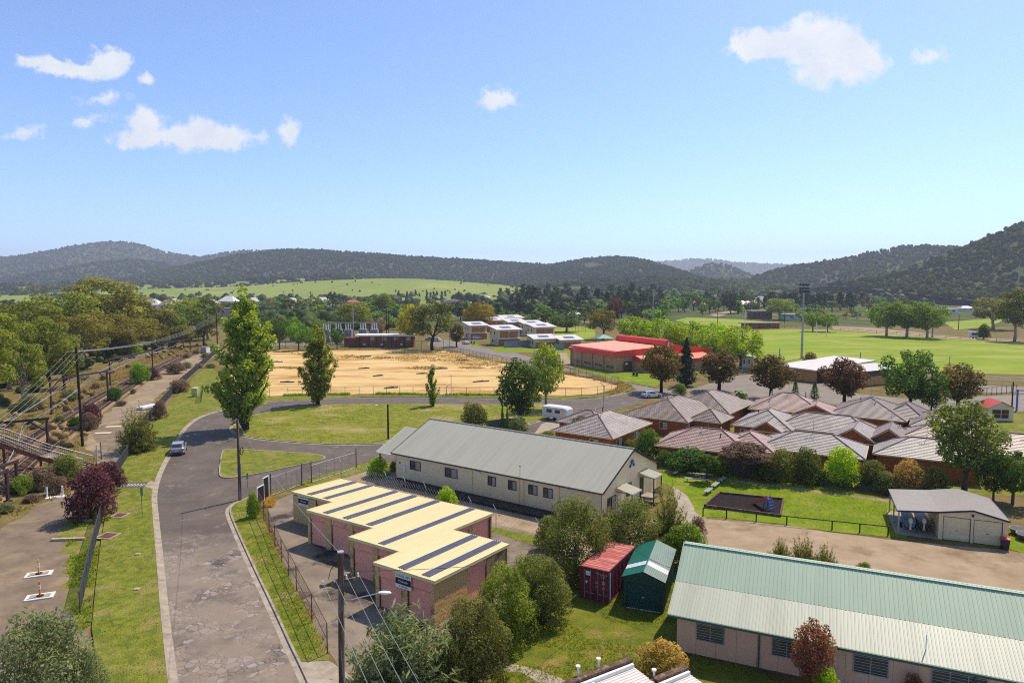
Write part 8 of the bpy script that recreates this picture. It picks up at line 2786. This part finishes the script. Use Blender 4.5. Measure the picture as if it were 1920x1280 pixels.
for i, (px, yb, w, h, lb) in enumerate(((489, 946, 1.3, 2.0, 'black framed sign board by the yard fence, lower one'), (499, 938, 1.1, 2.6, 'taller black sign board by the yard gate'))):
    p = G(px, yb)
    t = thing('sign_board', lb, 'sign', (p.x, p.y, .05), R(-100))
    mb = MB(); mb.box(-w / 2, w / 2, -.03, .03, .35, h); mb.build('board', M_black, t)
    mb = MB(); mb.box(-w / 2 - .07, -w / 2, -.05, .05, 0, h); mb.box(w / 2, w / 2 + .07, -.05, .05, 0, h); mb.box(-w / 2 - .07, w / 2 + .07, -.05, .05, h, h + .08); mb.build('frame', M_signw, t)
p = G(103, 932)
t = thing('railway_marker', 'pair of white posts on a white slab at the path edge', 'marker', (p.x, p.y, 0), R(25))
mb = MB(); mb.box(-.9, .9, -.45, .45, 0, .08); mb.build('slab', M_signw, t)
for s in (-.75, .75):
    mb = MB(); mb.cyl(s, 0, .08, 1.25, .1, n=8); mb.build('post', M_signw, t)
for i, (px, py, lb) in enumerate(((385, 662, 'first white relay box at the end of the dirt track'), (403, 657, 'second white relay box, beside the distant pole'))):
    p = G(px, py); t = thing('relay_box', lb, 'cabinet', (p.x, p.y, 0), R(-15), 'railway relay boxes')
    mb = MB(); mb.box(-1.3, 1.3, -1, 1, .25, 2.3); mb.build('cabinet', M_white, t); mb = MB(); mb.box(-1.4, 1.4, -1.1, 1.1, 2.3, 2.42); mb.build('lid', M_steel, t); mb = MB(); mb.box(-1.2, 1.2, -.9, .9, 0, .25); mb.build('plinth', M_conc, t)
    mb = MB(); mb.box(-1.0, 1.0, -1.03, -1.0, .4, 2.1); mb.build('door', M_steel, t)
p = G(367, 744); t = thing('utility_cabinet', 'pale yellow green cabinet on the grass by the track fence', 'cabinet', (p.x, p.y, .1), R(-10))
mb = MB(); mb.box(-.65, .65, -.5, .5, .1, 1.9); mb.build('cabinet', paint('pale_yellow_green', (196, 200, 120), .7), t); mb = MB(); mb.box(-.7, .7, -.55, .55, 1.9, 1.97); mb.build('lid', M_thw, t); mb = MB(); mb.box(-.6, .6, -.45, .45, 0, .1); mb.build('plinth', M_conc, t)
fence('short mesh return fence by the yellow green cabinet', P([(377, 757), (380, 735)]), 1.9, 2.5, M_fdark, .3, (1.0,), .04, wr=.01)
p = G(278, 765); t = thing('steel_stack', 'bundle of silver steel sections lying on the dirt track', 'steel stack', (p.x, p.y, .02), R(75))
for k in range(4):
    mb = MB(); mb.box(-2.2, 2.2, -.8 + k * .42, -.42 + k * .42, .15, .5 + .05 * (k % 2)); mb.build('steel_section', M_signw, t)
mb = MB(); mb.box(-2, -1.8, -.85, .85, 0, .15); mb.build('bearer', M_rust, t)
mb = MB(); mb.box(1.6, 1.8, -.85, .85, 0, .15); mb.build('bearer', M_rust, t)
for i, (px, py) in enumerate(((193, 812), (213, 800))):
    p = G(px, py); mb = MB(); mb.box(-1.2, 1.2, -.5, .5, 0, .06); o = mb.build('track_slab', paint('cream_slab', (226, 208, 168), .7, .8)); o.location = (p.x, p.y, .022); o.rotation_euler = (0, 0, R(8))
    tag(o, ['cream slab on the dark pad of the dirt track', 'second cream slab, where the pad meets the dirt'][i], 'slab')
p = G(130, 1013); mb = MB(); mb.beam((-1.6, -.1, .12), (1.4, .2, .12), .35, .24); o = mb.build('log', M_palewood); o.location = (p.x, p.y, 0); tag(o, 'pale timber log lying beside the gravel path', 'log')
p = G(155, 977); mb = MB(); mb.beam((-1.0, -.1, .1), (.9, .1, .1), .25, .18); o = mb.build('log', M_palewood); o.location = (p.x, p.y, 0); tag(o, 'thin timber sleeper under the plum bush', 'log')
# crossing slab of the path over the verge, with worn white marks
zone('path', P([(216, 916), (222, 906), (286, 905), (281, 916)]), .137, M_road, .02, 1, .03)
zone('kerb_ramp', P([(270, 914), (283, 902), (290, 906), (287, 918)]), .141, M_conc, .02, 1, .03)
mb = MB()
for k in range(8):
    p = G(224 + k * 6, 911); mb.beam((p.x, p.y - .4, .1395), (p.x + .15, p.y + .5, .1395), .1, .002)
struct(mb.build('path_marking', M_signw), 'stuff')
# debris on the sand
M_deb = paint('grey_timber', (96, 94, 92), .7, .8, .2)
for i, (px, py, a) in enumerate(((688, 668, 4), (683, 691, 18), (790, 701, 8), (575, 703, 3), (710, 705, 30), (535, 717, -6), (732, 728, 25), (516, 679, 4), (625, 677, 10), (824, 692, 14), (900, 716, 20), (868, 676, -10), (1000, 715, 30), (940, 708, 8))):
    p = G(px, py); mb = MB(); mb.beam((-rnd.uniform(1.2, 2.6), 0, .12), (rnd.uniform(1.2, 2.6), .2, .14), .45, .25); mb.beam((-.8, .35, .2), (.9, .1, .35), .3, .12)
    o = mb.build('timber_debris', M_deb); o.location = (p.x, p.y, .02); o.rotation_euler = (0, 0, R(a)); tag(o, 'grey timber offcut lying on the graded sand', 'debris', 'timber offcuts on the sand lot')

# ------------------------------------------------------------------ substation yard
ys = thing('substation', 'switch yard with grey transformers and steel portal behind the brick building', 'substation', (-80, 292, 0))
mb = MB()
for x in (2, 12, 22):
    mb.box(x - .2, x + .2, -.2, .2, 0, 9)
mb.box(1, 23, -.15, .15, 8.6, 9.0)
mb.build('portal_frame', M_steel, ys)
for k, (x, y) in enumerate(((0, -6), (5, -5), (9.5, -6.5), (15, -3), (20, -4))):
    mb = MB(); mb.box(x, x + 3.2, y, y + 2.4, .4, 6.2); tr_ = mb.build('transformer', M_steel, ys)
    mb = MB()
    for j in range(5):
        mb.box(x + .2 + j * .6, x + .45 + j * .6, y - .35, y - .005, .9, 5.6)
    mb.build('cooling_fins', M_steel, tr_)
    for j in range(3):
        mb = MB(); mb.cyl(x + .6 + j, y + 1.2, 6.2, 8.6, .26, .16, 8); mb.build('insulator', M_white, tr_)
p = G(663, 646); pole('tall pale steel mast of the substation', p.x, p.y, ztop(p, 574), .28, M_steel, 'steel_mast', cat='mast')

# ------------------------------------------------------------------ goal posts and other field things


def goal(label, px, yb, yt, w, m):
    p = G(px, yb); h = ztop(p, yt)
    t = thing('goal_posts', label, 'goal posts', (p.x, p.y, 0), R(-30), 'goal posts of the oval')
    for s in (-w / 2, w / 2):
        mb = MB(); mb.cyl(s, 0, 0, h, .1, n=8); mb.build('post', m, t)
        mb = MB(); mb.cyl(s, 0, 0, 2.0, .22, n=8); mb.build('post_pad', M_signw, t)
    mb = MB(); mb.tube([(-w / 2, 0, 3), (w / 2, 0, 3)], .08, 6); mb.build('crossbar', m, t)


goal('white goal posts at the far end of the oval', 1540, 630, 604, 4.6, M_signw)
goal('green padded goal posts at the near end of the oval', 1763, 698, 667, 4.2, paint('pale_green_post', (150, 176, 140), .7))
p = G(1612, 697); pole('greenish pole at the corner of the white club roof', p.x, p.y, ztop(p, 660), .16, paint('pale_green_post', (150, 176, 140), .7), 'light_pole')
p = G(1461, 694); pole('grey pole left of the tall floodlight mast', p.x, p.y, ztop(p, 653), .2, M_steel, 'light_pole')
p = G(1897, 768); pole('dark timber pole behind the small red roofed pavilion', p.x, p.y, ztop(p, 716), .14, M_barkd)
p = G(1906, 770); t = thing('shade_structure', 'blue steel frame at the picture edge by the pavilion', 'shade structure', (p.x, p.y, 0))
mb = MB(); mb.box(-.12, .12, -.12, .12, 0, 4.2); mb.box(.12, 5, -.1, .1, 3.9, 4.1); mb.build('frame', M_slideb, t); mb = MB(); mb.box(4.8, 5.0, -.12, .12, 0, 3.9); mb.build('post', M_slideb, t)
p = G(1826, 634); t = thing('utility_box', 'white boxy trailer across the oval', 'trailer', (p.x, p.y, 0), R(-20)); mb = MB(); mb.box(-2.2, 2.2, -1.2, 1.2, .5, 3.2); mb.build('body', M_signw, t); mb = MB(); mb.box(-1.2, 1.0, -1.23, -1.2, 1.6, 2.5); mb.build('window', M_glass, t)
for s in (-1, 1):
    mb = MB(); mb.tube([(s * .6, -1.25, .35), (s * .6, -1.0, .35)], .35, 10); mb.build('wheel', M_tyre, t)
p = G(1082, 622); t = thing('batting_cage', 'dark framed batting cage on the small playing field', 'sports cage', (p.x, p.y, 0), R(5))
w = 9
for x in np.linspace(-w / 2, w / 2, 6):
    mb = MB(); mb.cyl(x, 0, 0, 4.2, .08, n=6); mb.build('post', M_dark, t)
mb = MB(); mb.tube([(-w / 2, 0, 4.2), (w / 2, 0, 4.2)], .06, 5); mb.tube([(-w / 2, 0, 2.1), (w / 2, 0, 2.1)], .04, 5); mb.tube([(w / 2, 0, 4.2), (w / 2, 6, 4.2), (w / 2, 6, 0)], .06, 5); mb.build('rail', M_dark, t)
# transmission towers on the wooded slope
for i, (px, py, D, h) in enumerate(((498, 532, 2150, 42), (606, 524, 2300, 46), (733, 512, 2350, 40))):
    a, b = tang(px, py)
    X, Y, Z = a * D, D, max(0, CH + b * D)
    t = thing('transmission_tower', ['pale lattice tower left on the wooded slope', 'middle lattice tower on the wooded slope', 'farthest lattice tower high on the wooded slope'][i], 'pylon', (X, Y, Z - 6), R(20), 'lattice towers on the wooded slope')
    mb = MB()
    for sx_ in (-1, 1):
        for sy in (-1, 1):
            mb.beam((sx_ * 4, sy * 4, 0), (sx_ * .7, sy * .7, h), .5, .5)
    for k in range(6):
        z0, z1 = h * k / 6, h * (k + 1) / 6
        r0, r1 = 4 - 3.3 * k / 6, 4 - 3.3 * (k + 1) / 6
        for sy in (-1, 1):
            mb.beam((-r0, sy * r0, z0), (r1, sy * r1, z1), .3, .3); mb.beam((r0, sy * r0, z0), (-r1, sy * r1, z1), .3, .3)
    mb.build('lattice', M_signw, t)
    for z in (h * .72, h * .84, h * .96):
        mb = MB(); mb.beam((-6, 0, z), (6, 0, z), .5, .5); mb.build('tower_arm', M_signw, t)
